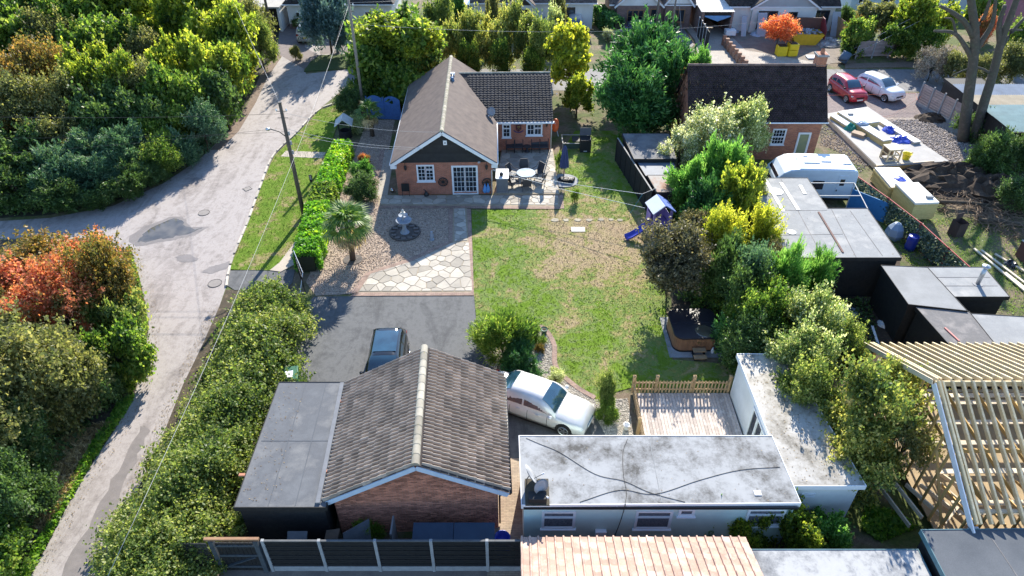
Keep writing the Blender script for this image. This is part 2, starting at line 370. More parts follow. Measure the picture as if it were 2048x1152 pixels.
# ---------------------------------------------------------------- the ground and everything laid on it
def mk_ground():
    m, nt, b, P, geo = base('rough_ground')
    n1 = noise(nt, P, .35, 5, .7); n2 = noise(nt, P, 4, 5, .75); n3 = noise(nt, P, 30, 3, .7)
    soil = ramp(nt, n2, [(.3, (.12,.085,.055)), (.55, (.20,.15,.10)), (.75, (.28,.22,.16))])
    grass = ramp(nt, n2, [(.3, (.05,.075,.015)), (.6, (.10,.13,.03)), (.8, (.19,.17,.07))])
    cc = mixc(nt, ramp(nt, n1, [(.42, (0,)*3), (.56, (1,)*3)]), soil, grass)
    cc = mixc(nt, 1.0, cc, ramp(nt, n3, [(.3, (.7,)*3), (.7, (1.3,)*3)]), 'MULTIPLY')
    nt.links.new(cc, b.inputs['Base Color']); b.inputs['Roughness'].default_value = .95; bumpn(nt, b, n3, .8, .05); return m
def mk_lawn(name, dry_bias, cols=None):
    m, nt, b, P, geo = base(name)
    n1 = noise(nt, P, .55, 4, .6, .8); n2 = noise(nt, P, 2.6, 8, .82, .5); n3 = noise(nt, P, 45, 2, .7)
    f = math_(nt, 'ADD', math_(nt, 'MULTIPLY', n1, .5), math_(nt, 'MULTIPLY', n2, .5))
    if dry_bias is not None:      # worn straw patch in the middle of the lawn, lusher round the rim
        vm = nd(nt, 'ShaderNodeVectorMath', operation='SUBTRACT'); nt.links.new(P, vm.inputs[0]); vm.inputs[1].default_value = dry_bias[0]
        vs = nd(nt, 'ShaderNodeVectorMath', operation='MULTIPLY'); nt.links.new(vm.outputs[0], vs.inputs[0]); vs.inputs[1].default_value = dry_bias[1]
        ln = nd(nt, 'ShaderNodeVectorMath', operation='LENGTH'); nt.links.new(vs.outputs[0], ln.inputs[0])
        rim = ramp(nt, ln.outputs['Value'], [(.35, (0,)*3), (1.0, (1,)*3)])
        f = math_(nt, 'ADD', f, math_(nt, 'MULTIPLY', math_(nt, 'SUBTRACT', rim, .5), .13))
    g = cols or [(.36, (.44,.33,.21)), (.45, (.43,.34,.19)), (.49, (.36,.32,.13)), (.52, (.24,.29,.06)), (.55, (.22,.29,.10)), (.59, (.18,.28,.03)), (.7, (.14,.26,.015))]
    cc = ramp(nt, f, g)
    cc = mixc(nt, 1.0, cc, ramp(nt, n3, [(.25, (.62,)*3), (.75, (1.38,)*3)]), 'MULTIPLY')
    nt.links.new(cc, b.inputs['Base Color']); b.inputs['Roughness'].default_value = .95
    b.inputs['Specular IOR Level'].default_value = .2
    bumpn(nt, b, n3, 1.0, .06); return m
def mk_road(name, pale, mid, dark, puddle=False):
    m, nt, b, P, geo = base(name)
    mp = nd(nt, 'ShaderNodeMapping'); mp.inputs['Scale'].default_value = (1.0, .32, 1); mp.inputs['Rotation'].default_value = (0, 0, R(-12)); nt.links.new(P, mp.inputs[0])
    n1 = noise(nt, mp.outputs[0], .75, 6, .7, .9); n2 = noise(nt, P, 2.2, 6, .75); n3 = noise(nt, P, 70, 2, .8)
    f = math_(nt, 'ADD', math_(nt, 'MULTIPLY', n1, .6), math_(nt, 'MULTIPLY', n2, .4))
    cc = ramp(nt, f, [(.34, dark), (.43, mid), (.53, pale), (.64, mid), (.74, pale)])
    vo = nd(nt, 'ShaderNodeTexVoronoi', feature='DISTANCE_TO_EDGE'); vo.inputs['Scale'].default_value = .45
    dv = nd(nt, 'ShaderNodeVectorMath', operation='ADD'); nt.links.new(P, dv.inputs[0]); nv = nd(nt, 'ShaderNodeTexNoise'); nv.inputs['Scale'].default_value = 1.2; nt.links.new(P, nv.inputs['Vector']); nt.links.new(nv.outputs[1], dv.inputs[1]); nt.links.new(dv.outputs[0], vo.inputs['Vector'])
    crack = ramp(nt, vo.outputs[0], [(.0, (.6,)*3), (.012, (1,)*3)])
    cc = mixc(nt, math_(nt, 'MULTIPLY', n2, .9), cc, mixc(nt, 1.0, cc, crack, 'MULTIPLY'))
    cc = mixc(nt, 1.0, cc, ramp(nt, n3, [(.25, (.78,)*3), (.75, (1.22,)*3)]), 'MULTIPLY')
    nt.links.new(cc, b.inputs['Base Color']); b.inputs['Roughness'].default_value = .85
    bumpn(nt, b, n3, .5, .012); return m
LANE = mk_road('lane_surface', (.35,.315,.30), (.255,.225,.212), (.155,.135,.128))
ROAD = mk_road('road_surface', (.20,.195,.20), (.15,.147,.15), (.10,.1,.105))
TARMAC = mk_road('tarmac', (.115,.118,.122), (.072,.075,.08), (.042,.044,.05))
LAWN = mk_lawn('lawn_grass', (tuple(G(1195, 480)), (1/5.2, 1/6.6, 0)))
VERGE = mk_lawn('verge_grass', None, [(.36, (.42,.32,.20)), (.44, (.30,.27,.10)), (.48, (.17,.25,.03)), (.56, (.14,.24,.02)), (.66, (.12,.22,.02))])
CONC = mk('concrete', (.42,.39,.35), (.33,.31,.28), scale=1.5, rough=.9, fine=.15, bump=.3, bscale=30)
CONCD = mk('concrete_grey', (.30,.31,.32), (.22,.23,.24), scale=2, rough=.9, fine=.15, bump=.3)
PATHM = mk('path_concrete', (.46,.40,.33), (.36,.31,.26), scale=1.2, rough=.9, fine=.2)
GRAVELB = mk('gravel_bed', (.40,.31,.24), (.29,.22,.17), scale=9, rough=.95, fine=.3, bump=.8, bscale=22)
GRAVELS = mk('gravel_stones', (.48,.38,.30), (.37,.29,.235), scale=2, rough=.85, isl=.55)
PALEB = mk('pale_pebble_bed', (.40,.37,.32), (.30,.27,.23), scale=8, rough=.95, fine=.3, bump=.8, bscale=22)
PALES = mk('pale_pebbles', (.58,.54,.48), (.46,.42,.37), scale=2, rough=.8, isl=.45)
SLABM = mk('flagstone', (.43,.39,.33), (.33,.305,.265), scale=1.5, rough=.8, rndv=.30, fine=.1, bump=.2, bscale=15)
JOINT = mk('paving_joint', (.36,.29,.20), (.28,.225,.155), scale=4, rough=.9, fine=.15)
EDGEB = mk_brick('edging_brick', (.33,.21,.165), (.22,.135,.11), (.40,.34,.27), .35)
BLOCK = mk_brick('block_paving', (.42,.33,.24), (.33,.25,.19), (.20,.17,.13))
SOIL = mk('soil', (.075,.048,.032), (.045,.03,.02), (.11,.075,.05), scale=2, rough=.95, bump=1, bscale=12, fine=.3)
struct(MB().add([(-400,-60,0),(400,-60,0),(400,500,0),(-400,500,0)], [(0,1,2,3)]).build('ground', mk_ground()))
lane_l = [(600,-60),(575,60),(553,108),(520,152),(497,205),(455,265),(400,318),(325,368),(225,412),(100,436),(-60,446),(-400,455)]
lane_l2 = [(-400,480),(-60,476),(150,480),(262,500),(283,570),(298,650),(288,725),(268,792),(232,856),(186,925),(138,1005),(98,1085),(55,1165),(20,1300)]
lane_r = [(150,1300),(212,1155),(262,1010),(322,880),(366,770),(405,690),(438,615),(452,575),(457,540),(466,510),(494,445),(520,372),(545,312),(590,268),(640,217),(690,176),(735,160)]
lane_top = [(735,132),(700,138),(612,148),(608,138),(640,112),(690,108),(690,60),(650,-60)]
flat('lane', px(*(lane_l + lane_l2 + lane_r + lane_top)), .006, LANE)
road_poly = [G(690,176), G(735,160)] + [Vector((x, 57.3, 0)) for x in (-8, 20)] + [Vector((60, 56.6, 0)), Vector((140, 56, 0)), Vector((140, 61.6, 0)), Vector((20, 62.2, 0)), G(700,138)]
flat('road', road_poly, .010, ROAD)
ISL = px((608,144),(622,124),(640,112),(730,108),(745,124),(722,134),(680,140))
flat('grass_island', ISL, .09, mk_lawn('island_grass', None, [(.3, (.13,.13,.07)), (.45, (.09,.12,.05)), (.7, (.06,.10,.03))]), .1)
# verge, foot path, crossing path
verge = px((690,205),(672,258),(662,292),(645,335),(622,400),(600,475),(560,528),(540,542),(460,540),(469,512),(497,446),(523,374),(548,314),(593,270),(640,221))
flat('verge', verge, .05, VERGE, .05)
flat('foot_path', px((664,290),(680,298),(640,390),(618,470),(590,530),(562,545),(540,542),(560,526),(598,474),(620,400),(643,335)), .062, PATHM, .06)
flat('crossing_path', px((572,303),(652,306),(646,318),(562,314)), .058, PATHM, .05)
flat('drive_apron', px((457,542),(590,540),(585,566),(578,574),(470,581),(452,570)), .030, TARMAC)
KERB = mk('kerb_stone', (.50,.46,.40), (.38,.35,.31), scale=3, rough=.9, rndv=.2, fine=.15)
kl = smoothline(px((690,203),(640,219),(592,268),(547,312),(522,372),(496,445),(468,511),(459,541),(453,572),(462,582)), 8)
kerb = bpy.data.objects.new('kerb', None); col.objects.link(kerb); struct(kerb)
acc = 0; prev = kl[0]; kme = MB().box(-.43,.43,-.06,.06,0,.11).mesh('kerb_stone', KERB)
for q in kl:
    if (q-prev).length > .88:
        c = (q+prev)/2; d = q-prev
        put('kerb_stone', kme, kerb, Matrix.Translation((c.x, c.y, 0)) @ Matrix.Rotation(math.atan2(d.y, d.x), 4, 'Z')); prev = q
# puddles and patches on the lane
WATER = mk_glass('puddle_water', (.07,.06,.045), .05, 1.5)
WET = mk('wet_tarmac', (.17,.152,.145), (.22,.195,.185), scale=2, rough=.5, fine=.2)
PATCH = mk('worn_patch', (.42,.39,.37), (.34,.315,.30), scale=1.5, rough=.9, fine=.15)
def blob(pts, n=5, jit=.12):
    P = smoothline(pts + [pts[0]], n)[:-1]
    return [Vector((p.x + rnd.uniform(-jit, jit), p.y + rnd.uniform(-jit, jit), 0)) for p in P]
flat('wet_tarmac', blob(px((262,470),(288,454),(312,446),(347,433),(370,436),(378,450),(394,454),(418,454),(396,466),(368,476),(340,481),(312,486),(278,494),(262,484)), 3, .10), .011, WET)
flat('puddle', blob(px((288,468),(312,452),(347,438),(366,441),(372,453),(390,458),(404,457),(385,465),(362,471),(338,476),(310,480),(290,484),(276,482)), 3, .10), .015, WATER)
for pp in ([(352,515),(375,510),(395,516),(385,524),(360,524)], [(400,545),(425,533),(460,524),(458,536),(425,546)], [(585,280),(600,264),(636,234),(644,238),(608,276)]):
    flat('wet_patch', blob(px(*pp), 5, .08), .013, WET)
flat('wet_streak', blob(px((285,852),(300,862),(268,930),(238,1000),(205,1080),(165,1160),(120,1165),(165,1075),(205,1000),(245,920)), 4, .12), .013, WET)
flat('leaf_litter_verge', px((553,108),(520,152),(497,205),(455,265),(420,300),(440,300),(478,262),(512,205),(535,155),(566,110)), .012, mk('leaf_litter', (.22,.16,.12), (.15,.11,.085), scale=5, rough=.95, fine=.35))
IRON = mk('cast_iron', (.06,.055,.05), (.10,.09,.085), rough=.6)
for c_, r_, nm, lb in ((G(495,378), .3, 'drain_cover', 'square iron drain cover near the lane kerb'), (G(408,426), .32, 'manhole_cover', 'round iron manhole cover above the big puddle'), (G(430,567), .34, 'manhole_cover', 'round iron manhole cover beside the drive apron')):
    t = thing(nm, lb, 'drain cover', (c_.x, c_.y, .014)); n_ = 4 if nm[0] == 'd' else 20
    MB().cyl((0,0,0), r_, .012, n_).build('lid', mk('lane_iron', (.24,.215,.2), (.2,.18,.17), rough=.7), t)
    MB().tube([(r_*1.08*math.cos(a), r_*1.08*math.sin(a), .006) for a in [k*2*math.pi/n_ for k in range(n_+1)]], .012, 5).build('rim', IRON, t)
# ------------- front garden
grav = px((735,240),(790,240),(772,330),(757,392),(757,413),(904,416),(904,486),(821,522),(738,547),(708,588),(632,592),(612,565),(655,470),(690,360))
flat('gravel_garden', grav, .02, GRAVELB)
pebbles('gravel', grav, 15000, .035, GRAVELS, 'pinkish brown gravel spread over the front garden', 3, .02)
side_path = px((770,300),(790,300),(775,392),(753,392))
flat('side_path', side_path, .032, SLABM)
flat('side_path_edging', px((761,300),(770,300),(753,392),(745,392)), .036, EDGEB)
# crazy paving: convex plots filled with irregular flags
def clip(poly, p, n):
    out = []
    for i in range(len(poly)):
        a, b = poly[i], poly[(i+1) % len(poly)]; da = (a[0]-p[0])*n[0]+(a[1]-p[1])*n[1]; db = (b[0]-p[0])*n[0]+(b[1]-p[1])*n[1]
        if da <= 0: out.append(a)
        if (da < 0) != (db < 0) and da != db:
            t = da/(da-db); out.append((a[0]+(b[0]-a[0])*t, a[1]+(b[1]-a[1])*t))
    return out
def crazy(parent, poly, cell, seed, z):
    rg = random.Random(seed); poly = [(p[0], p[1]) for p in poly]; k = len(poly)
    if sum(poly[i][0]*poly[(i+1) % k][1]-poly[(i+1) % k][0]*poly[i][1] for i in range(k)) < 0: poly = poly[::-1]
    xs = [p[0] for p in poly]; ys = [p[1] for p in poly]; S = []; y = min(ys); r = 0
    while y < max(ys)+cell:
        x = min(xs) - (r % 2)*cell*.5
        while x < max(xs)+cell: S.append((x+rg.uniform(-.36,.36)*cell, y+rg.uniform(-.36,.36)*cell)); x += cell*1.12
        y += cell*.82; r += 1
    for s in S:
        if not (min(xs)-cell < s[0] < max(xs)+cell and min(ys)-cell < s[1] < max(ys)+cell): continue
        c = poly
        for q in S:
            if q is s or abs(q[0]-s[0]) > 3*cell or abs(q[1]-s[1]) > 3*cell: continue
            c = clip(c, ((s[0]+q[0])/2, (s[1]+q[1])/2), (q[0]-s[0], q[1]-s[1]))
            if len(c) < 3: break
        if len(c) < 3: continue
        cx = sum(p[0] for p in c)/len(c); cy = sum(p[1] for p in c)/len(c)
        rad = max(math.hypot(p[0]-cx, p[1]-cy) for p in c)
        if rad < .16: continue
        k_ = 1-.022/rad*1.4
        pts = [(( p[0]-cx)*k_, (p[1]-cy)*k_) for p in c]
        o = MB().prism(pts, 0, .022).build('flagstone', SLABM, parent); o.location = (cx, cy, z)
pv = flat('crazy_paving', px((904,485),(940,483),(947,586),(713,586),(738,547),(821,522)), .030, JOINT)
crazy(pv, px((904,487),(938,485),(945,583),(718,584),(741,549),(823,524)), .62, 5, .031)
pn = flat('garden_path', px((906,417),(934,417),(940,483),(904,485)), .030, JOINT); crazy(pn, px((908,418),(930,418),(935,482),(909,484)), .55, 6, .031)
pf = flat('front_path', px((757,391),(1118,391),(1120,414),(757,412)), .034, JOINT); crazy(pf, px((760,392),(1116,392),(1116,411),(760,409)), .62, 7, .035)
pt = flat('patio', px((1003,300),(1106,300),(1119,391),(988,391)), .11, JOINT, .11); crazy(pt, px((1004,302),(1105,302),(1117,389),(990,389)), .62, 8, .111)
for pp in ([(757,412),(1120,414),(1121,419),(757,417)], [(1118,391),(1126,391),(1128,418),(1120,418)], [(934,419),(942,419),(948,586),(942,586)], [(713,586),(948,586),(948,592),(700,593)], [(897,417),(906,417),(905,486),(897,486)], [(894,484),(904,485),(823,524),(816,519)], [(816,519),(823,524),(740,551),(731,547)], [(731,547),(740,551),(714,588),(700,588)], [(988,391),(1119,391),(1119,394),(988,394)]):
    flat('brick_edging', px(*pp), .045, EDGEB)
drive = px((628,594),(948,589),(952,640),(957,690),(974,728),(1010,752),(1060,800),(1150,818),(1190,832),(1217,882)) + [Vector((4.2,17.2,0)), Vector((-.2,17.2,0)), Vector((-.2,18.6,0)), Vector((-9.4,18.8,0))] + px((592,700),(592,650),(600,620))
flat('tarmac_drive', drive, .016, TARMAC)
flat('block_paving', [Vector((-.6,18.6,.0)), Vector((.6,18.6,0)), Vector((.6,13.2,0)), Vector((-.9,13.2,0))], .020, BLOCK)
bed = px((957,690),(955,645),(1000,636),(1082,652),(1108,684),(1112,735),(1148,775),(1190,800),(1255,798),(1268,876),(1217,882),(1190,832),(1150,818),(1060,800),(1010,752),(974,728))
flat('pebble_bed', bed, .02, PALEB); pebbles('pale_gravel', bed, 9000, .035, PALES, 'pale pebbles covering the curved bed beside the silver car', 4, .02)
lawn = px((943,420),(1122,420),(1132,360),(1125,300),(1150,262),(1240,262),(1290,390),(1335,470),(1330,600),(1345,720),(1475,730),(1470,776),(1262,776),(1190,796),(1150,771),(1114,733),(1110,684),(1084,650),(1000,634),(953,643),(948,588))
flat('lawn', lawn, .024, LAWN)
def grass(name, poly, n, h, seed, mats, lab): 
    o = cover(name, poly, n, h, .05, .012, mats, lab, 'grass', seed, .1, 1); return o
mk_leaf('blade_lawn', [(.10,.13,.03),(.10,.17,.03),(.12,.19,.03),(.30,.26,.13)], .3); mk_leaf('blade_verge', [(.06,.12,.012),(.10,.18,.02),(.15,.23,.03),(.24,.26,.06)], .35)
grass('grass_blades', lawn, 60000, .05, 21, LAWN, 'short patchy grass of the sunlit back lawn')
grass('verge_blades', verge, 14000, .1, 22, VERGE, 'bright green grass on the verge beside the lane')
cover('fallen_leaves', px((1180,560),(1330,560),(1335,640),(1280,680),(1150,640)), 900, .02, .05, .035, mk_leaf('fallen', [(.45,.30,.14),(.55,.42,.25),(.6,.5,.32)], .2), 'scattered pale fallen leaves on the lawn', 'leaves', 23, .9, 1)
LITTER = mk_leaf('litter_leaf', [(.05,.035,.02),(.09,.06,.035),(.14,.10,.055),(.2,.15,.085)], .1)
def litter(name, poly, n, L, label, seed, z=.02):
    rg = np.random.default_rng(seed); xs = [p[0] for p in poly]; ys = [p[1] for p in poly]; x = rg.uniform(min(xs), max(xs), n*6); y = rg.uniform(min(ys), max(ys), n*6); k = inpoly(x, y, poly); x, y = x[k][:n], y[k][:n]
    q = leaf_quads(rg, np.column_stack([x, y, np.full(len(x), z+.012)]), L, L*.65, None, 0, 1); q[:, :, 2] = z+.012+(q[:, :, 2]-z-.012)*.15
    return stuff(tag(put(name, quads_mesh(name, q, LITTER)), label, 'leaf litter'))
litter('leaf_litter', px((566,110),(535,155),(512,205),(478,262),(425,318),(350,368),(240,418),(240,400),(320,355),(395,305),(450,255),(492,200),(515,150),(548,108)), 1600, .03, 'brown leaf litter along the woodland edge of the lane', 61)
litter('leaf_litter', px((262,500),(283,570),(298,650),(288,725),(268,792),(232,856),(186,925),(138,1005),(98,1085),(55,1165),(85,1165),(128,1085),(165,1005),(215,925),(262,856),(298,792),(315,725),(325,650),(305,560),(280,500)), 1500, .026, 'brown leaf litter along the thicket edge of the lane', 62)
litter('leaf_litter', px((438,615),(405,690),(366,770),(322,880),(262,1010),(212,1155),(180,1155),(235,1010),(298,880),(345,770),(385,690),(420,615)), 1200, .026, 'brown leaf litter under the lane side of the hedge', 63)
litter('leaf_litter', px((480,545),(590,545),(600,600),(640,600),(630,660),(600,700)), 220, .03, 'leaves blown over the drive entrance', 64, .035)
ed = smoothline(px((1060,650),(1088,658),(1108,690),(1112,735),(1150,773),(1190,797)), 7)
for a, b in zip(ed[:-1], ed[1:]):
    d = (b-a).normalized(); nrm = Vector((-d.y, d.x, 0))*.12
    flat('brick_edging', [a+nrm, b+nrm, b-nrm, a-nrm], .06, EDGEB, .06)
STEP = mk('stepping_stone', (.36,.32,.25), (.28,.26,.20), scale=5, rough=.9, fine=.15, rndv=.2)
for x, y, s in ((1110,441,.36),(1132,441,.30),(1155,441,.30),(1178,441,.27),(1202,440,.28),(1222,440,.26),(1240,441,.25)):
    c = G(x, y); n = rnd.randint(6, 8); s *= .72; tag(MB().prism([(c.x+s*(.85+.3*rnd.random())*math.cos(k*6.283/n), c.y+s*.8*math.sin(k*6.283/n)) for k in range(n)], 0, .05).build('stepping_stone', STEP), ['leftmost stepping stone in the row across the lawn','second stepping stone from the left on the lawn','third stepping stone from the left on the lawn','middle stepping stone of the row across the lawn','fifth stepping stone, at the edge of the tree shade','sixth stepping stone, lying in the tree shade','rightmost stepping stone in the lawn row'][[1110,1132,1155,1178,1202,1222,1240].index(x)], 'stepping stone', 'stepping stones on the lawn')
c = G(1156,460); tag(MB().box(c.x-.42,c.x+.42,c.y-.26,c.y+.26,.0,.06).build('paving_slab', mk('pale_slab', (.62,.58,.50), (.5,.47,.41), rough=.85, fine=.1), None, bevel=.01), 'single pale square paving slab set in the lawn', 'slab')
# building plot, yards
flat('plot_rubble', px((1630,195),(1850,190),(1935,262),(2100,330),(2100,380),(1760,345),(1700,300),(1640,235)), .012, mk('rubble_ground', (.24,.19,.16), (.33,.28,.24), (.19,.15,.12), scale=3.5, rough=.95, fine=.45, fscale=25, bump=1, bscale=14))
flat('bare_soil', blob(px((1780,345),(1900,330),(2060,350),(2100,420),(1990,430),(1890,400),(1820,375)), 4, .3), .018, SOIL)
flat('parking_dirt', px((1635,186),(1850,186),(1840,235),(1640,236)), .016, mk('parking_gravel', (.24,.19,.18), (.17,.14,.14), scale=3, rough=.95, fine=.4, fscale=20, bump=.8, bscale=20))
flat('driveway_concrete', px((1345,25),(1390,20),(1500,100),(1640,100),(1660,128),(1400,130),(1390,80)), .018, mk('driveway_pale', (.40,.36,.31), (.31,.28,.245), scale=1.2, rough=.9, fine=.25, fscale=14))
flat('front_yard', px((1440,50),(1660,45),(1690,125),(1650,128),(1490,100)), .022, mk('yard_dirt', (.24,.2,.165), (.17,.14,.12), scale=1.5, rough=.95, fine=.3))
flat('forecourt', px((1225,30),(1350,30),(1388,90),(1370,108),(1225,85)), .020, mk('forecourt_paving', (.24,.235,.24), (.18,.175,.18), scale=2, rough=.9, fine=.2))
flat('house_drive', px((560,30),(600,38),(610,95),(640,112),(608,138),(556,108)), .014, mk('drive_brown', (.20,.165,.155), (.15,.125,.12), scale=2, rough=.9, fine=.2))
flat('cottage_yard', px((640,62),(760,62),(735,106),(640,108)), .013, MATS['drive_brown'])
flat('shed_yard', px((1640,520),(1800,520),(1800,720),(1620,760)), .012, SOIL)
flat('dark_corner', [Vector((-10.9,12.8,0)), Vector((0,12.8,0)), Vector((0,14.9,0)), Vector((-10.9,14.9,0))], .012, MATS['yard_dirt'])
# ---------------------------------------------------------------- building kit
BRICK = mk_brick('red_brick', (.50,.17,.095), (.38,.13,.075), (.34,.27,.23))
BRICKO = mk_brick('old_red_brick', (.50,.19,.10), (.34,.12,.08), (.36,.28,.22), .2)
BRICKD = mk_brick('dull_brick', (.24,.15,.13), (.19,.12,.105), (.26,.22,.2))
BRICKP = mk('brick_piece', (.46,.19,.12), (.34,.14,.09), scale=2, rough=.88, isl=.4, fine=.12)
MORTAR = mk('mortar', (.33,.27,.23), (.26,.21,.18), rough=.95)
UPVC = mk('white_upvc', (.80,.81,.83), (.74,.75,.78), scale=2, rough=.35)
WHITE = mk('white_render', (.78,.77,.74), (.68,.67,.64), scale=1.2, rough=.8, fine=.05)
GLASS = mk_glass('window_glass')
CURT = mk('net_curtain', (.16,.17,.20), (.07,.075,.09), scale=14, rough=.9)
BLACKW = mk('black_boarding', (.009,.009,.011), (.018,.018,.020), scale=3, rough=.7, isl=.3, rndv=.3)
PTILE = mk('plain_tile', (.165,.118,.095), (.115,.082,.068), (.19,.145,.115), scale=1.1, rough=.9, isl=.45, spec=.12)
RIDGE = mk('ridge_tile', (.47,.43,.36), (.36,.33,.27), (.30,.29,.20), scale=4, rough=.9, rndv=.18, fine=.15, spec=.12)
ETILE = mk('dark_interlocking_tile', (.040,.042,.050), (.026,.028,.034), scale=2, rough=.75, rndv=.25, fine=.1, spec=.12)
def mk_lichen(name, c1, c2, moss, amount=.60, spk=45, sv=(.50, .48, .42)):
    m, nt, b, P, geo = base(name)
    oi = nd(nt, 'ShaderNodeObjectInfo')
    n1 = noise(nt, P, 2.2, 5, .7); n2 = noise(nt, P, 7, 5, .8); n3 = noise(nt, P, spk, 3, .8)
    b.inputs['Specular IOR Level'].default_value = .1
    cc = ramp(nt, n1, [(.35, c1), (.65, c2)])
    cc = mixc(nt, 1.0, cc, ramp(nt, oi.outputs['Random'], [(0, (.72,)*3), (1, (1.25,)*3)]), 'MULTIPLY')
    cc = mixc(nt, ramp(nt, n2, [(amount, (0,)*3), (amount+.12, (1,)*3)]), cc, moss)
    cc = mixc(nt, ramp(nt, n3, [(.66, (0,)*3), (.74, (1,)*3)]), cc, sv)
    nt.links.new(cc, b.inputs['Base Color']); b.inputs['Roughness'].default_value = .92; bumpn(nt, b, n3, .4, .01); return m
GTILE = mk_lichen('garage_tile', (.44,.36,.29), (.31,.25,.20), (.26,.23,.07), .62)
OLDT = mk_lichen('mossy_old_tile', (.032,.024,.026), (.075,.055,.06), (.030,.045,.012), .56, 10, (.16,.12,.13))
CLAY = mk('clay_pan_tile', (.56,.41,.33), (.45,.31,.25), (.62,.48,.41), scale=1.6, rough=.85, rndv=.2, fine=.1, spec=.12)
DARKT = mk('far_dark_tile', (.07,.06,.058), (.045,.04,.04), scale=2, rough=.8, isl=.3, spec=.12)
BROWNT = mk('far_brown_tile', (.17,.14,.125), (.12,.10,.095), scale=2, rough=.85, isl=.3, spec=.12)
FELT = mk('roofing_felt', (.165,.172,.182), (.125,.13,.14), (.20,.20,.20), scale=.8, rough=.85, fine=.16, fscale=50, bump=.2, spec=.12)
FELTP = mk('pale_roofing_felt', (.335,.34,.34), (.27,.275,.28), (.39,.385,.375), scale=.7, rough=.8, fine=.14, fscale=40, bump=.2, spec=.12)
FELTD = mk('dark_roofing_felt', (.12,.13,.145), (.09,.10,.115), scale=.7, rough=.7, fine=.15, fscale=40, spec=.12)
FELTB = mk('weathered_felt', (.22,.205,.20), (.16,.155,.155), (.27,.25,.24), scale=1.1, rough=.75, fine=.15, spec=.12)
BWOOD = mk('black_stained_wood', (.009,.009,.010), (.019,.018,.018), scale=5, rough=.8, fine=.3, fscale=20)
def boxes_mesh(name, V, mat):
    """V (n,8,3): bottom ring then top ring; bottom face left out"""
    n = len(V); me = bpy.data.meshes.new(name); me.vertices.add(n*8); me.vertices.foreach_set('co', V.astype(np.float32).ravel())
    F = np.array([[4,5,6,7],[0,1,5,4],[1,2,6,5],[2,3,7,6],[3,0,4,7]]); F = (F[None]+np.arange(n)[:, None, None]*8).reshape(-1, 4)
    me.loops.add(F.size); me.loops.foreach_set('vertex_index', F.astype(np.int32).ravel()); me.polygons.add(len(F)); me.polygons.foreach_set('loop_start', np.arange(0, F.size, 4, dtype=np.int32))
    me.update(calc_edges=True); me.materials.append(mat); return me
def tile_field(parent, o, u, d, nu, nv, mat, th=.02, keep=None, name='roof_tiles', seed=1, bond=True):
    """small plain tiles laid on a slope: o corner at ridge, u vector along ridge, d vector down slope; one mass of tiles"""
    o, u, d = Vector(o), Vector(u), Vector(d); nr = u.cross(d).normalized()
    if nr.z < 0: nr = -nr
    rg = random.Random(seed); V = []; du = u/nu; dv = d/nv; ul = u.normalized(); dl = d.normalized()
    for j in range(nv):
        for i in range(-1 if bond else 0, nu):
            a = o + du*(i + (.5 if bond and j % 2 else 0)) + dv*j
            i0 = max(0.0, i + (.5 if bond and j % 2 else 0)); i1 = min(float(nu), i + 1 + (.5 if bond and j % 2 else 0))
            if i1-i0 < .2: continue
            c = o + du*((i0+i1)/2) + dv*(j+.5)
            if keep and not keep(c): continue
            p = [o + du*i0 + du*.02 + dv*j, o + du*i1 - du*.02 + dv*j, o + du*i1 - du*.02 + dv*(j+1.12), o + du*i0 + du*.02 + dv*(j+1.12)]
            lo = [nr*.004, nr*.004, nr*(th+rg.uniform(-.002,.004)), nr*(th+rg.uniform(-.002,.004))]
            V.append([p[k]+lo[k]-nr*.015 for k in range(4)] + [p[k]+lo[k]+nr*.012 for k in range(4)])
    V = np.array([[tuple(q) for q in b] for b in V])
    if u.cross(d).z < 0: V = V[:, [3,2,1,0,7,6,5,4]]
    return stuff(put(name, boxes_mesh(name, V, mat), parent))
def roll_tile_mesh(wd, ln, mat, rolls=2, amp=.05, th=.02, rib=False):
    """pantile-like piece: rolls across the width, thick lower edge; x along eaves 0..wd, y up slope 0..ln"""
    prof = []
    for k in range(rolls):
        x0 = wd*k/rolls; s = wd/rolls
        prof += [(x0, 0), (x0+s*.70, .004), (x0+s*.76, amp*.9), (x0+s*.86, amp), (x0+s*.94, amp*.9)] if rib else [(x0, 0), (x0+s*.40, 0), (x0+s*.5, amp*.8), (x0+s*.68, amp), (x0+s*.86, amp*.8)]
    prof.append((wd, 0)); n = len(prof)
    vs = [(x, 0, z+th+.022) for x, z in prof] + [(x, ln, z+.0) for x, z in prof] + [(x, 0, -.01) for x, z in prof]
    fs = [(i, i+1, n+i+1, n+i) for i in range(n-1)] + [(2*n+i, 2*n+i+1, i+1, i) for i in range(n-1)] + [(n-1, 3*n-1, 2*n-1), (0, n, 2*n)]
    return MB().add(vs, fs).mesh('roof_tile', mat)
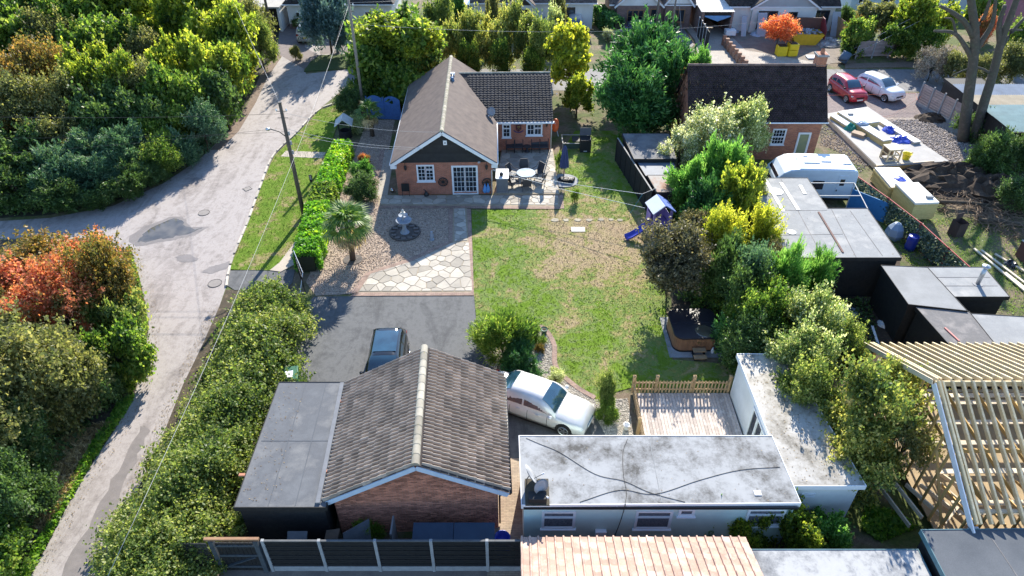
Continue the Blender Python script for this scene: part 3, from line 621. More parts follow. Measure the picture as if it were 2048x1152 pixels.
def lay_tiles(parent, o, u, up, nu, nv, me, wd, ln, keep=None, limit=300, name='roof_tile'):
    """o: eave corner, u along the eave (right-handed with up the slope)"""
    o, u, up = Vector(o), Vector(u).normalized(), Vector(up).normalized(); nr = u.cross(up).normalized(); out = []
    for j in range(nv):
        for i in range(nu):
            p = o + u*(i*wd) + up*(j*ln*.92)
            if keep and not keep(p + u*wd/2 + up*ln/2): continue
            out.append(Matrix(((u.x, up.x, nr.x, p.x), (u.y, up.y, nr.y, p.y), (u.z, up.z, nr.z, p.z), (0,0,0,1))))
    for m in out[:limit]: put(name, me, parent, m @ Matrix.Translation((rnd.uniform(-.006,.006), rnd.uniform(-.012,.008), rnd.uniform(0,.006))) @ Matrix.Rotation(rnd.uniform(-.009,.009), 4, 'Z'))
    if len(out) > limit:
        mb = MB(); src = [v.co.copy() for v in me.vertices]; fs = [tuple(p.vertices) for p in me.polygons]
        for m in out[limit:]: mb.add([m @ v for v in src], fs)
        mb.build('roof_tiles', me.materials[0], parent, kind='stuff')
    return len(out)
def ridge_run(parent, a, b, r, ln, mat, name='ridge_tile'):
    a, b = Vector(a), Vector(b); d = (b-a); n = max(1, round(d.length/ln)); s = d.length/n; k = 8
    prof = [(r*math.cos(t), r*math.sin(t)) for t in [math.pi*i/k for i in range(k+1)]]
    vs = [(x, 0, z) for x, z in prof] + [(x*.93, s*1.03, z*.93) for x, z in prof]; fs = [(i, i+1, k+2+i, k+1+i) for i in range(k)] + [tuple(range(k, -1, -1))]
    me = MB().add(vs, fs).mesh(name, mat, False); q = d.to_track_quat('Y', 'Z').to_matrix().to_4x4()
    for i in range(n): put(name, me, parent, Matrix.Translation(a + d*i/n) @ q)
def window(parent, c, wd, ht, mulls, face='-y', frame=UPVC, fr=.07, bars=.022, sill=True, glass=None, name='window', rev=.05):
    """c: centre on wall face; mulls: list of (x0,x1,z0,z1,cols,rows) lights in 0..1 coordinates"""
    M = {'-y': Matrix.Identity(4), '+x': Matrix.Rotation(R(90), 4, 'Z'), '-x': Matrix.Rotation(R(-90), 4, 'Z'), '+y': Matrix.Rotation(R(180), 4, 'Z')}[face]
    mb = MB(); f = fr; w2, h2 = wd/2, ht/2
    mb.box(-w2, w2, -rev, .04, -h2, -h2+f); mb.box(-w2, w2, -rev, .04, h2-f, h2); mb.box(-w2, -w2+f, -rev, .04, -h2+f, h2-f); mb.box(w2-f, w2, -rev, .04, -h2+f, h2-f)
    wn = mb.build(name, frame, parent); wn.matrix_local = Matrix.Translation(c) @ M
    if sill: MB().box(-w2-.05, w2+.05, -rev-.06, .02, -h2-.05, -h2-.002).build('sill', frame, wn)
    for x0, x1, z0, z1, cols, rows in mulls:
        X0, X1, Z0, Z1 = -w2+f+(wd-2*f)*x0, -w2+f+(wd-2*f)*x1, -h2+f+(ht-2*f)*z0, -h2+f+(ht-2*f)*z1; g = .035
        mb = MB(); mb.box(X0, X1, -rev+.012, .03, Z0, Z0+g); mb.box(X0, X1, -rev+.012, .03, Z1-g, Z1); mb.box(X0, X0+g, -rev+.012, .03, Z0+g, Z1-g); mb.box(X1-g, X1, -rev+.012, .03, Z0+g, Z1-g)
        for k in range(1, cols): x = X0+(X1-X0)*k/cols; mb.box(x-bars/2, x+bars/2, -rev+.016, .026, Z0+g, Z1-g)
        for k in range(1, rows): z = Z0+(Z1-Z0)*k/rows; mb.box(X0+g, X1-g, -rev+.019, .023, z-bars/2, z+bars/2)
        mb.build('casement', frame, wn)
        pme = MB().box(0, (X1-X0)/cols-.004, -.014, -.006, 0, (Z1-Z0)/rows-.004).mesh('pane', glass or GLASS)
        for i in range(cols):
            for j in range(rows): put('pane', pme, wn, Matrix.Translation((X0+(X1-X0)*i/cols+.002, 0, Z0+(Z1-Z0)*j/rows+.002)))
    return wn
def loc_(t, p):
    return (Matrix.Translation(t.location) @ Matrix.Rotation(t.rotation_euler.z, 4, 'Z')).inverted() @ Vector(p)
def onwall(t, x, y, Y, yl=0.0):
    """local point on a wall whose plane lies near world depth Y"""
    p = loc_(t, GY(x, y, Y)); p.y = yl; return p
def brick_gable(parent, x0, x1, top, y, mat, name='brick'):
    """front brick skin laid brick by brick (joined); top(x) gives the height at x; faces -y"""
    V = []; rg = random.Random(4); z = 0.0; r = 0
    while z < 5:
        x = x0 - (.1125 if r % 2 else 0)
        while x < x1:
            a, b = max(x, x0), min(x+.215, x1)
            if b-a > .03 and top((a+b)/2) > z+.06:
                t = min(z+.065, top((a+b)/2)); e = rg.uniform(-.003, .004)
                V.append([(a,y-.012+e,z),(b,y-.012+e,z),(b,y,z),(a,y,z),(a,y-.012+e,t),(b,y-.012+e,t),(b,y,t),(a,y,t)])
            x += .225
        z += .075; r += 1
    return stuff(put(name, boxes_mesh(name, np.array(V), mat), parent))
def sub_panel(fence, a, b, post=None, name='panel', pmat=None, ph=1.8):
    """one bay of a fence: a post as the part, boards go on it as sub-parts"""
    a, b = Vector(a), Vector(b); o = MB().box(-.05,.05,-.05,.05,0,ph).build(name, pmat or BLUEF_, fence)
    o.matrix_local = Matrix.Translation(a-fence.location) @ Matrix.Rotation(math.atan2(b.y-a.y, b.x-a.x), 4, 'Z'); return o
BLUEF_ = mk('blue_post_paint', (.06,.15,.38), rough=.7)
# ---------------------------------------------------------------- the bungalow
B = thing('bungalow', 'red brick bungalow with black boarded gable and plain tiled roof', 'bungalow', (-7.43, 39.96, 0), R(1.3))
WB, LB, RZ, EZ = 6.15, 12.3, 4.62, 2.40; XR = 3.12; SL = (RZ-EZ)/(XR+.22)
mb = MB(); hz = lambda x: RZ-.10-abs(x-XR)*SL
mb.add([(0,0,0),(WB,0,0),(WB,LB,0),(0,LB,0),(0,0,hz(0)),(XR,0,hz(XR)),(WB,0,hz(WB)),(0,LB,hz(0)),(XR,LB,hz(XR)),(WB,LB,hz(WB))],
       [(0,1,6,5,4),(2,3,7,8,9),(1,2,9,6),(3,0,4,7)])
mb.build('wall', BRICK, B)
mb = MB(); mb.box(WB+.002, 10.30, 6.0, 14.2, 0, 2.38); mb.build('extension_wall', BRICK, B)
for s, nm in ((-1, 'roof_slope'), (1, 'roof_slope')):
    xe = -.22 if s < 0 else XR+XR+.22
    a = [(XR,-.32,RZ),(xe,-.32,EZ),(xe,LB+.2,EZ),(XR,LB+.2,RZ)]
    if s > 0: a = a[::-1]
    MB().slab([Vector(p) for p in a], .06).build(nm, BROWNT, B)
xr = 2*XR+.22
extz = lambda y: 2.42+(y-5.72)*(4.22-2.42)/(10.2-5.72)
mainz = lambda x: RZ-(x-XR)*SL
tile_field(B, (XR,-.32,RZ+.01), (0,LB+.5,0), (-.22-XR,0,EZ-RZ), 75, 33, PTILE, .02, seed=2)
tile_field(B, (XR,-.32,RZ+.01), (0,LB+.5,0), (xr-XR,0,EZ-RZ), 75, 33, PTILE, .02, lambda c: not (c.y > 5.8 and c.y < 14.7 and (extz(c.y) if c.y < 10.2 else extz(20.4-c.y)) > mainz(c.x)+.02), seed=3)
ridge_run(B, (XR,-.34,RZ-.02), (XR,LB+.2,RZ-.02), .14, .42, RIDGE)
# extension roof
for a in ([(3.6,5.72,2.42),(10.45,5.72,2.42),(10.45,10.2,4.22),(3.6,10.2,4.22)], [(3.6,10.2,4.22),(10.45,10.2,4.22),(10.45,14.68,2.42),(3.6,14.68,2.42)]):
    mb = MB()
    a = [Vector(p) for p in a]
    # trim the sheet to stop inside the main roof
    a[0].x = a[3].x = 3.75
    if a[0].z < 3: a[0].x = 6.2
    else: a[3].x = 6.2
    mb.slab(a, .06).build('extension_roof_slope', DARKT, B)
et = roll_tile_mesh(.27, .25, ETILE, 1, .035, .010)
upv = Vector((0, 10.2-5.72, 1.8)).normalized()
lay_tiles(B, (4.4,5.70,2.43), (1,0,0), upv, 23, 20, et, .2635, .25, lambda c: c.z > mainz(c.x)+.05, 300)
ridge_run(B, (3.75,10.2,4.21), (10.47,10.2,4.21), .09, .42, RIDGE)
MB().box(6.28, 10.50, 5.60, 5.70, 2.30, 2.42).build('gutter', UPVC, B); MB().box(6.3, 10.45, 5.72, 5.98, 2.24, 2.298).build('soffit', UPVC, B)
MB().tube([(10.36,5.66,2.3),(10.36,5.9,2.1),(10.36,5.94,.1)], .035, 8).build('drainpipe', UPVC, B, True)
# white bargeboards, boxed eaves, gutters, downpipe
for s in (-1, 1):
    xe = XR + s*(XR+.22)
    MB().bar((XR,-.35,RZ-.12),(xe,-.35,EZ-.12),.05,.20,(0,0,1)).build('bargeboard', UPVC, B)
    MB().box(*((xe-.04, xe+.34) if s < 0 else (xe-.34, xe+.04)), -.37, -.02, EZ-.30, EZ-.10).build('boxed_eave', UPVC, B)
    MB().tube([(xe+s*.06,-.3,EZ-.06),(xe+s*.06,LB+.2,EZ-.06)], .05, 8).build('gutter', UPVC, B, True)
MB().tube([(xr+.06,-.3,EZ-.1),(xr+.06,-.3,EZ-.3),(WB-.02,-.08,EZ-.62),(WB-.02,-.08,.05)], .035, 8).build('downpipe', UPVC, B, True)
# black gable boards
k = 0; z = 2.36
while z < RZ-.25:
    hw = (RZ-.16-z)/SL; hw2 = (RZ-.16-z-.15)/SL
    hw, hw2 = min(hw, 3.3), max(min(hw2, 3.3), .02)
    x0, x1 = max(XR-hw, .0), min(XR+hw, WB); x2, x3 = max(XR-hw2, 0), min(XR+hw2, WB)
    MB().add([(x0,-.05,z),(x1,-.05,z),(x3,-.03,z+.15),(x2,-.03,z+.15),(x0,-.004,z),(x1,-.004,z),(x3,-.004,z+.15),(x2,-.004,z+.15)],
             [(0,1,2,3),(4,0,3,7),(1,5,6,2),(3,2,6,7),(1,0,4,5)]).build('gable_board', BLACKW, B)
    z += .152
def at_front(x, y): return onwall(B, x, y, 39.96)
p0, p1 = at_front(832,330), at_front(870,363)
window(B, ((p0.x+p1.x)/2, 0, (p0.z+p1.z)/2), abs(p1.x-p0.x), abs(p0.z-p1.z), [(0,.48,0,1,2,4),(.52,1,0,.72,2,3),(.52,1,.76,1,2,1)])
p0, p1 = at_front(902,330), at_front(957,388)
door = window(B, ((p0.x+p1.x)/2, 0, 1.06), abs(p1.x-p0.x), 2.1, [(0,.49,.06,1,3,5),(.51,1,.06,1,3,5)], sill=False, name='french_doors', fr=.09)
for s in (-.07, .07): MB().bar((s,-.06,-.05),(s*2.6,-.06,-.05),.03,.03).build('handle', mk('brass', (.6,.5,.3), metal=1, rough=.3), door)
LANT = mk('black_iron', (.015,.015,.016), (.03,.03,.03), rough=.5)
for x in (811, 973):
    p = at_front(x, 335); mb = MB(); mb.tube([(p.x,-.02,p.z+.55),(p.x,-.13,p.z+.5),(p.x,-.14,p.z+.2)], .015, 5); mb.lathe([(.02,.2),(.10,.12),(.075,-.1),(.02,-.16)], 6, (p.x,-.14,p.z)); mb.build('wall_lantern', LANT, B)
p = at_front(890,285); MB().box(p.x-.12,p.x+.12,-.12,-.045,p.z-.16,p.z+.14).build('alarm_box', UPVC, B, bevel=.02)
MB().box(p.x-.04,p.x+.04,-.124,-.12,p.z-.05,p.z+.03).build('alarm_badge', mk('badge_blue', (.02,.03,.10)), B)
for x, y in ((933,298),(958,325)): q = at_front(x, y); MB().box(q.x-.08,q.x+.08,-.14,-.045,q.z-.05,q.z+.05).build('security_light', mk('light_grey_plastic', (.5,.5,.52)), B, bevel=.01)
# extension windows
def at_ext(x, y): return onwall(B, x, y, 46.1, 6.0)
p0, p1 = at_ext(1004,247), at_ext(1022,275); window(B, ((p0.x+p1.x)/2, 6.0, (p0.z+p1.z)/2-.02), .62, 1.05, [(0,1,0,.68,2,2),(0,1,.70,1,2,1)])
p0, p1 = at_ext(1052,247), at_ext(1085,271); window(B, ((p0.x+p1.x)/2, 6.0, (p0.z+p1.z)/2-.02), 1.15, .92, [(0,.49,0,1,2,2),(.51,1,0,.6,2,1),(.51,1,.64,1,2,1)])
p = at_ext(1093,252); mb = MB(); mb.tube([(p.x,5.98,p.z+.2),(p.x,5.88,p.z+.2)], .015, 5); mb.lathe([(.02,.1),(.07,.05),(.05,-.12),(.01,-.16)], 6, (p.x,5.88,p.z+.1)); mb.build('wall_lantern', LANT, B)
VENT = mk('vent_blue', (.10,.2,.34), rough=.5)
mb = MB(); mb.cyl((XR+.28,8.1,RZ-.35), .09, .45, 12); mb.lathe([(.16,.62),(.10,.5),(.17,.36),(.10,.3)], 12, (XR+.28,8.1,RZ-.5)); mb.build('flue_cowl', VENT, B, True)
mb = MB(); mb.box(XR+.12,XR+.42,9.0,9.2,RZ-.1,RZ+.06); mb.box(XR+.25,XR+.30,8.3,9.0,RZ-.03,RZ+.02); mb.build('flue_terminal', UPVC, B)
# crest and wheels hung on the walls
BM_ = Matrix.Translation(B.location) @ Matrix.Rotation(B.rotation_euler.z, 4, 'Z')
def world(p): return BM_ @ Vector(p)
pc = at_ext(1037,256); wp = world((pc.x, 5.97, pc.z))
cr = thing('wall_crest', 'dark shield crest with a blue ribbon on the brick extension wall', 'plaque', wp, R(1.3))
sh = [(-.20,.26),(.20,.26),(.20,-.05),(.12,-.18),(0,-.26),(-.12,-.18),(-.20,-.05)]
MB().add([(x,-.04,z) for x, z in sh]+[(x,0,z) for x, z in sh], [tuple(range(6,-1,-1))]+[(i,(i+1)%7,7+(i+1)%7,7+i) for i in range(7)]).build('shield', mk('claret', (.09,.012,.022), rough=.5), cr)
mb = MB(); mb.box(-.10,.10,-.048,-.04,.06,.16); mb.bar((-.12,-.05,-.14),(.10,-.05,.10),.02,.04,(0,1,0)); mb.bar((.12,-.052,-.14),(-.10,-.052,.10),.02,.04,(0,1,0)); mb.build('emblem', mk('dull_gold', (.22,.15,.05), rough=.5), cr)
mb = MB(); 
for k in range(8):
    a0, a1 = R(205+k*16.25), R(205+(k+1)*16.25); mb.bar((.34*math.cos(a0)*1.1,-.045,.34*math.sin(a0)*.75-.06),(.34*math.cos(a1)*1.1,-.045,.34*math.sin(a1)*.75-.06),.02,.10,(0,1,0))
mb.build('ribbon', mk('ribbon_blue', (.03,.04,.22), rough=.5), cr)
def cart_wheel(pxx, pyy, label):
    p = at_front(pxx, pyy); t = thing('cart_wheel', label, 'wheel', world((p.x, -.07, p.z)), R(1.3), 'cart wheels on the brick wall'); r = .29
    MB().tube([(r*math.cos(a),0,r*math.sin(a)) for a in [k*math.pi/12 for k in range(25)]], .035, 6).build('rim', LANT, t, True)
    for k in range(10): a = k*math.pi/5; MB().bar((.05*math.cos(a),0,.05*math.sin(a)),(r*math.cos(a),0,r*math.sin(a)),.03,.03,(0,1,0)).build('spoke', LANT, t)
    MB().tube([(0,-.05,0),(0,.05,0)], .07, 10).build('hub', LANT, t)
cart_wheel(886,364,'black cart wheel hung between the window and the french doors'); cart_wheel(974,366,'black cart wheel hung right of the french doors behind a blue bag')
p = at_front(973,376); t = thing('blue_bag', 'limp light blue bag hanging from the right cart wheel', 'bag', world((p.x,-.16,p.z)), 0)
BAGB = mk('blue_cloth', (.12,.32,.62), (.08,.22,.5), scale=6, rough=.7, bump=.5, bscale=9)
for s, h in ((-.1,.0),(.1,.03)): MB().lathe([(.015,.36),(.05,.22),(.14,-.05),(.15,-.2),(.09,-.32),(.01,-.36)], 10, (s,0,h)).build('bag_side', BAGB, t, True)
p = at_front(812,378); t = thing('standing_board', 'black rectangular board on thin legs against the brick wall', 'board', world((p.x,-.25,0)), R(2))
MB().box(-.25,.25,-.02,.02,.42,.98).build('panel', BLACKW, t); 
for s in (-.22,.22): MB().bar((s,0,0),(s,0,.42),.03,.03).build('leg', LANT, t)
p = at_front(853,385); t = thing('garden_ornament', 'small dark bird shaped ornament at the foot of the wall', 'ornament', world((p.x,-.2,0)), 0)
mb = MB(); mb.lathe([(.01,0),(.15,.05),(.17,.14),(.10,.26),(.05,.34)], 10); mb.tube([(0,0,.3),(-.05,0,.45),(-.16,0,.5)], .04, 6, .02); mb.build('body', LANT, t, True)
p = loc_(B, G(785,385)); t = thing('metal_ball', 'shiny grey ball ornament on the gravel beside the bungalow', 'ornament', G(785,384), 0)
mb = MB(); mb.lathe([(.01,0),(.12,.04),(.16,.14),(.12,.25),(.01,.3)], 14); mb.build('ball', mk('steel', (.55,.56,.58), metal=1, rough=.2), t, True); MB().cyl((0,0,-.02),.09,.05,12).build('foot', LANT, t)
def dish(name, label, pos, rz, tilt=25, r=.33):
    t = thing(name, label, 'satellite dish', pos, rz)
    prof = [(.01,-.10),(r*.5,-.075),(r,0),(r+.01,.006),(r*.5,-.06),(.01,-.085)]
    d = MB().lathe(prof, 20).build('reflector', mk('dish_grey', (.33,.34,.36), (.26,.27,.29), rough=.5), t, True); d.rotation_euler = (R(90-tilt), 0, 0); d.location = (0,0,.35)
    MB().tube([(0,.1,.35),(0,.2,.2),(0,.2,-.1)], .02, 6).build('bracket', LANT, t); MB().tube([(0,-.05,.1),(0,-.42,.22)], .012, 5).build('arm', LANT, t); MB().tube([(0,-.38,.21),(0,-.46,.25)], .035, 8).build('receiver', UPVC, t)
    return t
dish('satellite_dish', 'grey satellite dish in the valley of the bungalow roof', world((6.1,5.9,2.75)), R(-20))
dish('satellite_dish', 'small satellite dish on the far gable of the extension', world((10.5,9.0,2.9)), R(70))
# ---------------------------------------------------------------- the garage
Ga = thing('garage', 'brick garage with a mossy ridged tile roof and blue edged gable', 'garage', (-6.36, 15.08, 0), R(2.6))
GW, GL = 5.86, 5.5; GX = GW/2+.15; GE, GR = 2.32, 4.12; GS = (GR-GE)/(GX+.24)
gz = lambda x: GR-.08-abs(x-GX)*GS
MB().add([(0,.012,0),(GW,.012,0),(GW,GL,0),(0,GL,0),(0,.012,gz(0)),(GX,.012,gz(GX)),(GW,.012,gz(GW)),(0,GL,gz(0)),(GX,GL,gz(GX)),(GW,GL,gz(GW))],
       [(0,1,6,5,4),(2,3,7,8,9),(1,2,9,6),(3,0,4,7)]).build('wall', MORTAR, Ga)
brick_gable(Ga, 0, GW, lambda x: gz(x)-.02, .012, BRICKP, 'bricks')
MB().add([(GW+.002,.01,0),(GW+.002,GL,0),(GW+.002,GL,2.2),(GW+.002,.01,2.2)], [(0,1,2,3)]).build('side_wall_face', BRICK, Ga)
xl, xrr = -.24, 2*GX-(-.24) - 0.18
for a in ([(GX,-.18,GR),(xl,-.18,GE),(xl,GL+.18,GE),(GX,GL+.18,GR)], [(GX,GL+.18,GR),(xrr,GL+.18,gz(xrr)+.08),(xrr,-.18,gz(xrr)+.08),(GX,-.18,GR)]):
    MB().slab([Vector(p) for p in a], .05).build('roof_slope', DARKT, Ga)
gt = roll_tile_mesh(.345, .37, GTILE, 2, .10, .014)
d1 = Vector((GX-xl,0,GR-GE)).normalized(); n_t = 17
lay_tiles(Ga, (xl-.05,-.18+n_t*.345,GE-.01), (0,-1,0), d1, n_t, 11, gt, .345, .37, lambda c: c.x < GX, 165)
d2 = Vector((GX-xrr,0,GR-(gz(xrr)+.08))).normalized()
lay_tiles(Ga, (xrr+.05,-.18,gz(xrr)+.07), (0,1,0), d2, n_t, 10, gt, .345, .37, lambda c: c.x > GX, 135)
ridge_run(Ga, (GX,-.2,GR+.02), (GX,GL+.2,GR+.02), .15, .43, mk_lichen('garage_ridge', (.44,.40,.33), (.34,.31,.25), (.30,.27,.06), .58))
BARGE = mk('pale_blue_barge', (.52,.62,.74), (.44,.54,.66), rough=.5)
MB().bar((GX,-.20,GR-.12),(xl,-.20,GE-.12),.035,.20).build('bargeboard', BARGE, Ga); MB().bar((GX,-.20,GR-.12),(xrr,-.20,gz(xrr)-.04),.035,.20).build('bargeboard', BARGE, Ga)
MB().tube([(xrr+.1,-.15,gz(xrr)),(xrr+.1,GL+.15,gz(xrr))], .05, 8).build('gutter', mk('black_plastic', (.02,.02,.022), rough=.4), Ga, True)
MB().tube([(xrr+.1,0,2.1),(GW+.06,.15,1.8),(GW+.06,.15,.1)], .035, 8).build('downpipe', MATS['black_plastic'], Ga, True)
MB().tube([(xl-.09,-.15,GE-.06),(xl-.09,GL+.15,GE-.06)], .05, 8).build('gutter', MATS['black_plastic'], Ga, True)
# ---------------------------------------------------------------- flat roofed buildings
def flat_building(name, label, cat, poly, zr, wall, roof, over=.12, th=.12, seams=(), fascia=None, fall=0.0):
    c = Vector((sum(p[0] for p in poly)/len(poly), sum(p[1] for p in poly)/len(poly), 0)); P = [(p[0]-c.x, p[1]-c.y) for p in poly]; k = len(P)
    if sum(P[i][0]*P[(i+1) % k][1]-P[(i+1) % k][0]*P[i][1] for i in range(k)) < 0: P = P[::-1]
    t = thing(name, label, cat, c)
    def off(P, d):
        out = []
        for i in range(k):
            a, b, e = Vector(P[i-1]), Vector(P[i]), Vector(P[(i+1) % k]); d1 = (b-a).normalized(); d2 = (e-b).normalized(); n1 = Vector((d1.y,-d1.x)); n2 = Vector((d2.y,-d2.x)); m = (n1+n2); m = m/max(.3, m.dot(n1)); out.append(tuple(b+m*d))
        return out
    MB().prism(P, 0, zr-th).build('wall', wall, t)
    O = off(P, over); mb = MB(); mb.prism(O, zr-th+.002, zr); r = mb.build('roof', roof, t)
    f = MB()
    O2 = off(P, over+.025)
    for i in range(k):
        a, b = O[i], O[(i+1) % k]; a2, b2 = O2[i], O2[(i+1) % k]
        f.add([(a[0],a[1],zr-.2),(b[0],b[1],zr-.2),(b2[0],b2[1],zr-.2),(a2[0],a2[1],zr-.2),(a[0],a[1],zr+.02),(b[0],b[1],zr+.02),(b2[0],b2[1],zr+.02),(a2[0],a2[1],zr+.02)], [(0,1,2,3),(4,7,6,5),(3,2,6,7),(0,4,5,1)])
    f.build('fascia', fascia or wall, t)
    for a, b in seams:
        a, b = Vector(a)-c, Vector(b)-c; MB().bar((a.x,a.y,zr+.006),(b.x,b.y,zr+.004),.03,.008).build('roof_seam', FELTD if roof is FELT else FELTB, t)
    return t
S1 = flat_building('felt_roof_shed', 'long black timber shed with a grey felt roof beside the garage', 'shed', [(-9.62,14.75),(-6.62,14.75),(-7.02,20.6),(-9.62,20.6)], 2.32, BWOOD, FELT, .1,
                   seams=[((-8.55,14.7,0),(-8.6,20.6,0)), ((-7.6,14.7,0),(-7.75,20.6,0)), ((-9.6,17.6,0),(-6.8,17.6,0))])
MB().bar((3.0-1.6,-2.9,2.36),(2.55-1.4,2.95,2.36),.16,.10).build('edge_trim', mk('lead_grey', (.17,.18,.20), rough=.8), S1)
for x, y in ((682,803),(650,943),(484,950)):
    p = G(x, y, 2.36); tag(MB().box(p.x-.11,p.x+.11,p.y-.055,p.y+.055,2.33,2.40).build('loose_brick', mk('orange_brick', (.50,.22,.13), (.4,.17,.1), rough=.9, fine=.1), None, bevel=.006), {682:'loose orange brick on the far right edge of the felt roof',650:'loose orange brick on the near right edge of the felt roof',484:'loose orange brick on the left edge of the felt roof'}[x], 'brick')
# mobile home and its annex
MOBW = mk('cream_panel_shade_tint', (.62,.76,.72), (.54,.67,.64), scale=1.1, rough=.6, fine=.04, spec=.12)  # cream walls, with the blue-green of their shade put into the colour
def mk_stained(name, c1, c2, c3, rough=.85, spec=.12):
    m, nt, b, P, geo = base(name)
    n1 = noise(nt, P, .8, 8, .72, .12); n2 = noise(nt, P, 7, 5, .8)
    f = math_(nt, 'ADD', math_(nt, 'MULTIPLY', n1, .82), math_(nt, 'MULTIPLY', n2, .18))
    nt.links.new(ramp(nt, f, [(.38, c3), (.46, c2), (.55, c1), (.7, tuple(min(.8, x*1.12) for x in c1))]), b.inputs['Base Color']); b.inputs['Roughness'].default_value = rough; b.inputs['Specular IOR Level'].default_value = spec
    bumpn(nt, b, n2, .15, .02); return m
MOBR = mk_stained('painted_roof', (.335,.34,.345), (.225,.226,.226), (.10,.096,.09))
ANXR = mk_stained('annex_roof', (.38,.365,.34), (.26,.24,.21), (.10,.09,.07), .35, .5)
Mo = flat_building('mobile_home', 'long cream mobile home with stained white flat roof', 'mobile home', [(.42,14.62),(9.92,14.70),(9.80,17.5),(.36,17.5)], 2.62, MOBW, MOBR, .08, fascia=UPVC,
                   seams=[])
for x in (5.2,): p = Mo.location; MB().box(x-p.x-.01,x-p.x+.01,14.64-p.y,17.4-p.y,2.622,2.63).build('roof_seam', CONCD, Mo)
MB().box(.40-Mo.location.x, 9.95-Mo.location.x, 14.48-Mo.location.y, 14.54-Mo.location.y, 2.42, 2.52).build('gutter', MATS['black_plastic'], Mo)
def mob_win(x0, x1, y0, y1, lights, nm='window'):
    a, b = GY(x0, y0, 14.63), GY(x1, y1, 14.63); c = Mo.location
    return window(Mo, ((a.x+b.x)/2-c.x, 14.62+(a.x/9.5)*.07-c.y, (a.z+b.z)/2), abs(b.x-a.x), abs(a.z-b.z), lights, fr=.06, glass=CURT, name=nm)
mob_win(1084,1149,1022,1055,[(0,1,0,.66,1,1),(0,1,.7,1,1,1)]); mob_win(1273,1339,1022,1057,[(0,1,0,.66,1,1),(0,1,.7,1,1,1)]); mob_win(1359,1388,1019,1032,[(0,1,0,1,1,1)]); mob_win(1498,1561,1020,1052,[(0,1,0,.66,1,1),(0,1,.7,1,1,1)])
a = GY(1190,1062,14.6); MB().box(a.x-Mo.location.x,a.x-Mo.location.x+.4,-1.62,-1.46,a.z-.12,a.z+.12).build('meter_box', UPVC, Mo, bevel=.02)
An = flat_building('annex', 'white rendered annex with a wet stained flat roof under the trees', 'annex', [(9.98,15.5),(12.5,15.5),(11.75,22.1),(9.86,22.1)], 2.52, WHITE, ANXR, .1, fascia=UPVC)
c = An.location; dw = window(An, (9.92-c.x,18.7-c.y,1.05), 1.9, 2.0, [(0,.3,0,1,1,1),(.34,.66,0,1,1,1),(.7,1,0,1,1,1)], face='-x', sill=False, name='patio_doors', rev=.06)
a = GY(1608,992,15.45); window(An, (a.x-c.x+.15,15.5-c.y,a.z), .5, .2, [(0,1,0,1,1,1)], sill=False)
CAB = mk('black_cable', (.02,.02,.02), rough=.6)
def cable(name, label, pts, r, mat=CAB, n=6): return tag(MB().tube(smoothline(pts, n), r, 5).build(name, mat, None, True), label, 'cable')
zz = 2.632
for lab, pp in (('black cable snaking from the far left corner of the white roof', [(1052,876),(1080,888),(1120,905),(1190,948),(1248,962),(1300,985),(1370,1004)]), ('thick black cable crossing the white roof front to back', [(1255,878),(1246,905),(1247,950),(1253,985),(1250,1008)]),
                ('black cable curving across the right half of the white roof', [(1160,1004),(1240,980),(1310,988),(1400,960),(1480,940),(1560,934)])):
    cable('roof_cable', lab, [G(x, y, zz) for x, y in pp], .009)
cable('wall_cable', 'black cable dropping down the mobile home wall', [G(1250,1008,zz), GY(1250,1012,14.5), GY(1240,1045,14.58), GY(1228,1075,14.58)], .016)
p = G(1515,986,2.63); tag(MB().box(p.x-.12,p.x+.12,p.y-.1,p.y+.1,2.625,2.65).build('white_tile', UPVC), 'small white square lying on the mobile home roof', 'tile')
t = thing('roof_hatch', 'dark weathered mast base holding dishes on the white roof', 'aerial base', G(1074,985,2.63)); MB().box(-.42,.42,-.55,.55,0,.05).build('mat', mk('mossy_mat', (.10,.085,.06), (.06,.05,.035), scale=9, rough=.95, bump=.8), t); MB().box(-.32,.32,-.5,-.15,.05,.30).build('box', BLACKW, t, bevel=.02); MB().bar((0,.1,.05),(0,.1,.6),.05,.05).build('mast', LANT, t)
dish('satellite_dish', 'large grey satellite dish lying on the mobile home roof', G(1064,962,2.75), R(110), 30, .42); dish('satellite_dish', 'small dark satellite dish at the corner of the white roof', G(1082,985,2.75), R(30), 20, .28)
# clay tiled roof at the bottom edge
Cl = thing('clay_roof_house', 'low building with a pale pink clay tiled roof in the foreground', 'building', (.32, 13.55, 0))
MB().add([(.1,-5.4,0),(7.4,-5.4,0),(7.4,-.12,0),(.1,-.12,0),(.1,-5.4,2.3),(7.4,-5.4,2.3),(7.4,-.12,2.05),(.1,-.12,2.05)], [(0,1,5,4),(1,2,6,5),(2,3,7,6),(3,0,4,7),(4,5,6,7)]).build('wall', BRICK, Cl)
MB().slab([Vector(p) for p in ((0,0,2.1),(0,-5.6,4.0),(7.55,-5.6,4.0),(7.55,0,2.1))], .06).build('roof_slope', mk('clay_underside', (.32,.17,.12), rough=.9), Cl)
ct = roll_tile_mesh(.285, .30, CLAY, 1, .065, .012, True); upc = Vector((0,-5.6,1.9)).normalized()
lay_tiles(Cl, (7.62,.04,2.10), (-1,0,0), upc, 27, 14, ct, .2835, .30, None, 297)
MB().box(7.56,7.64,-5.6,.02,2.02,2.10).build('verge_board', UPVC, Cl) if False else None
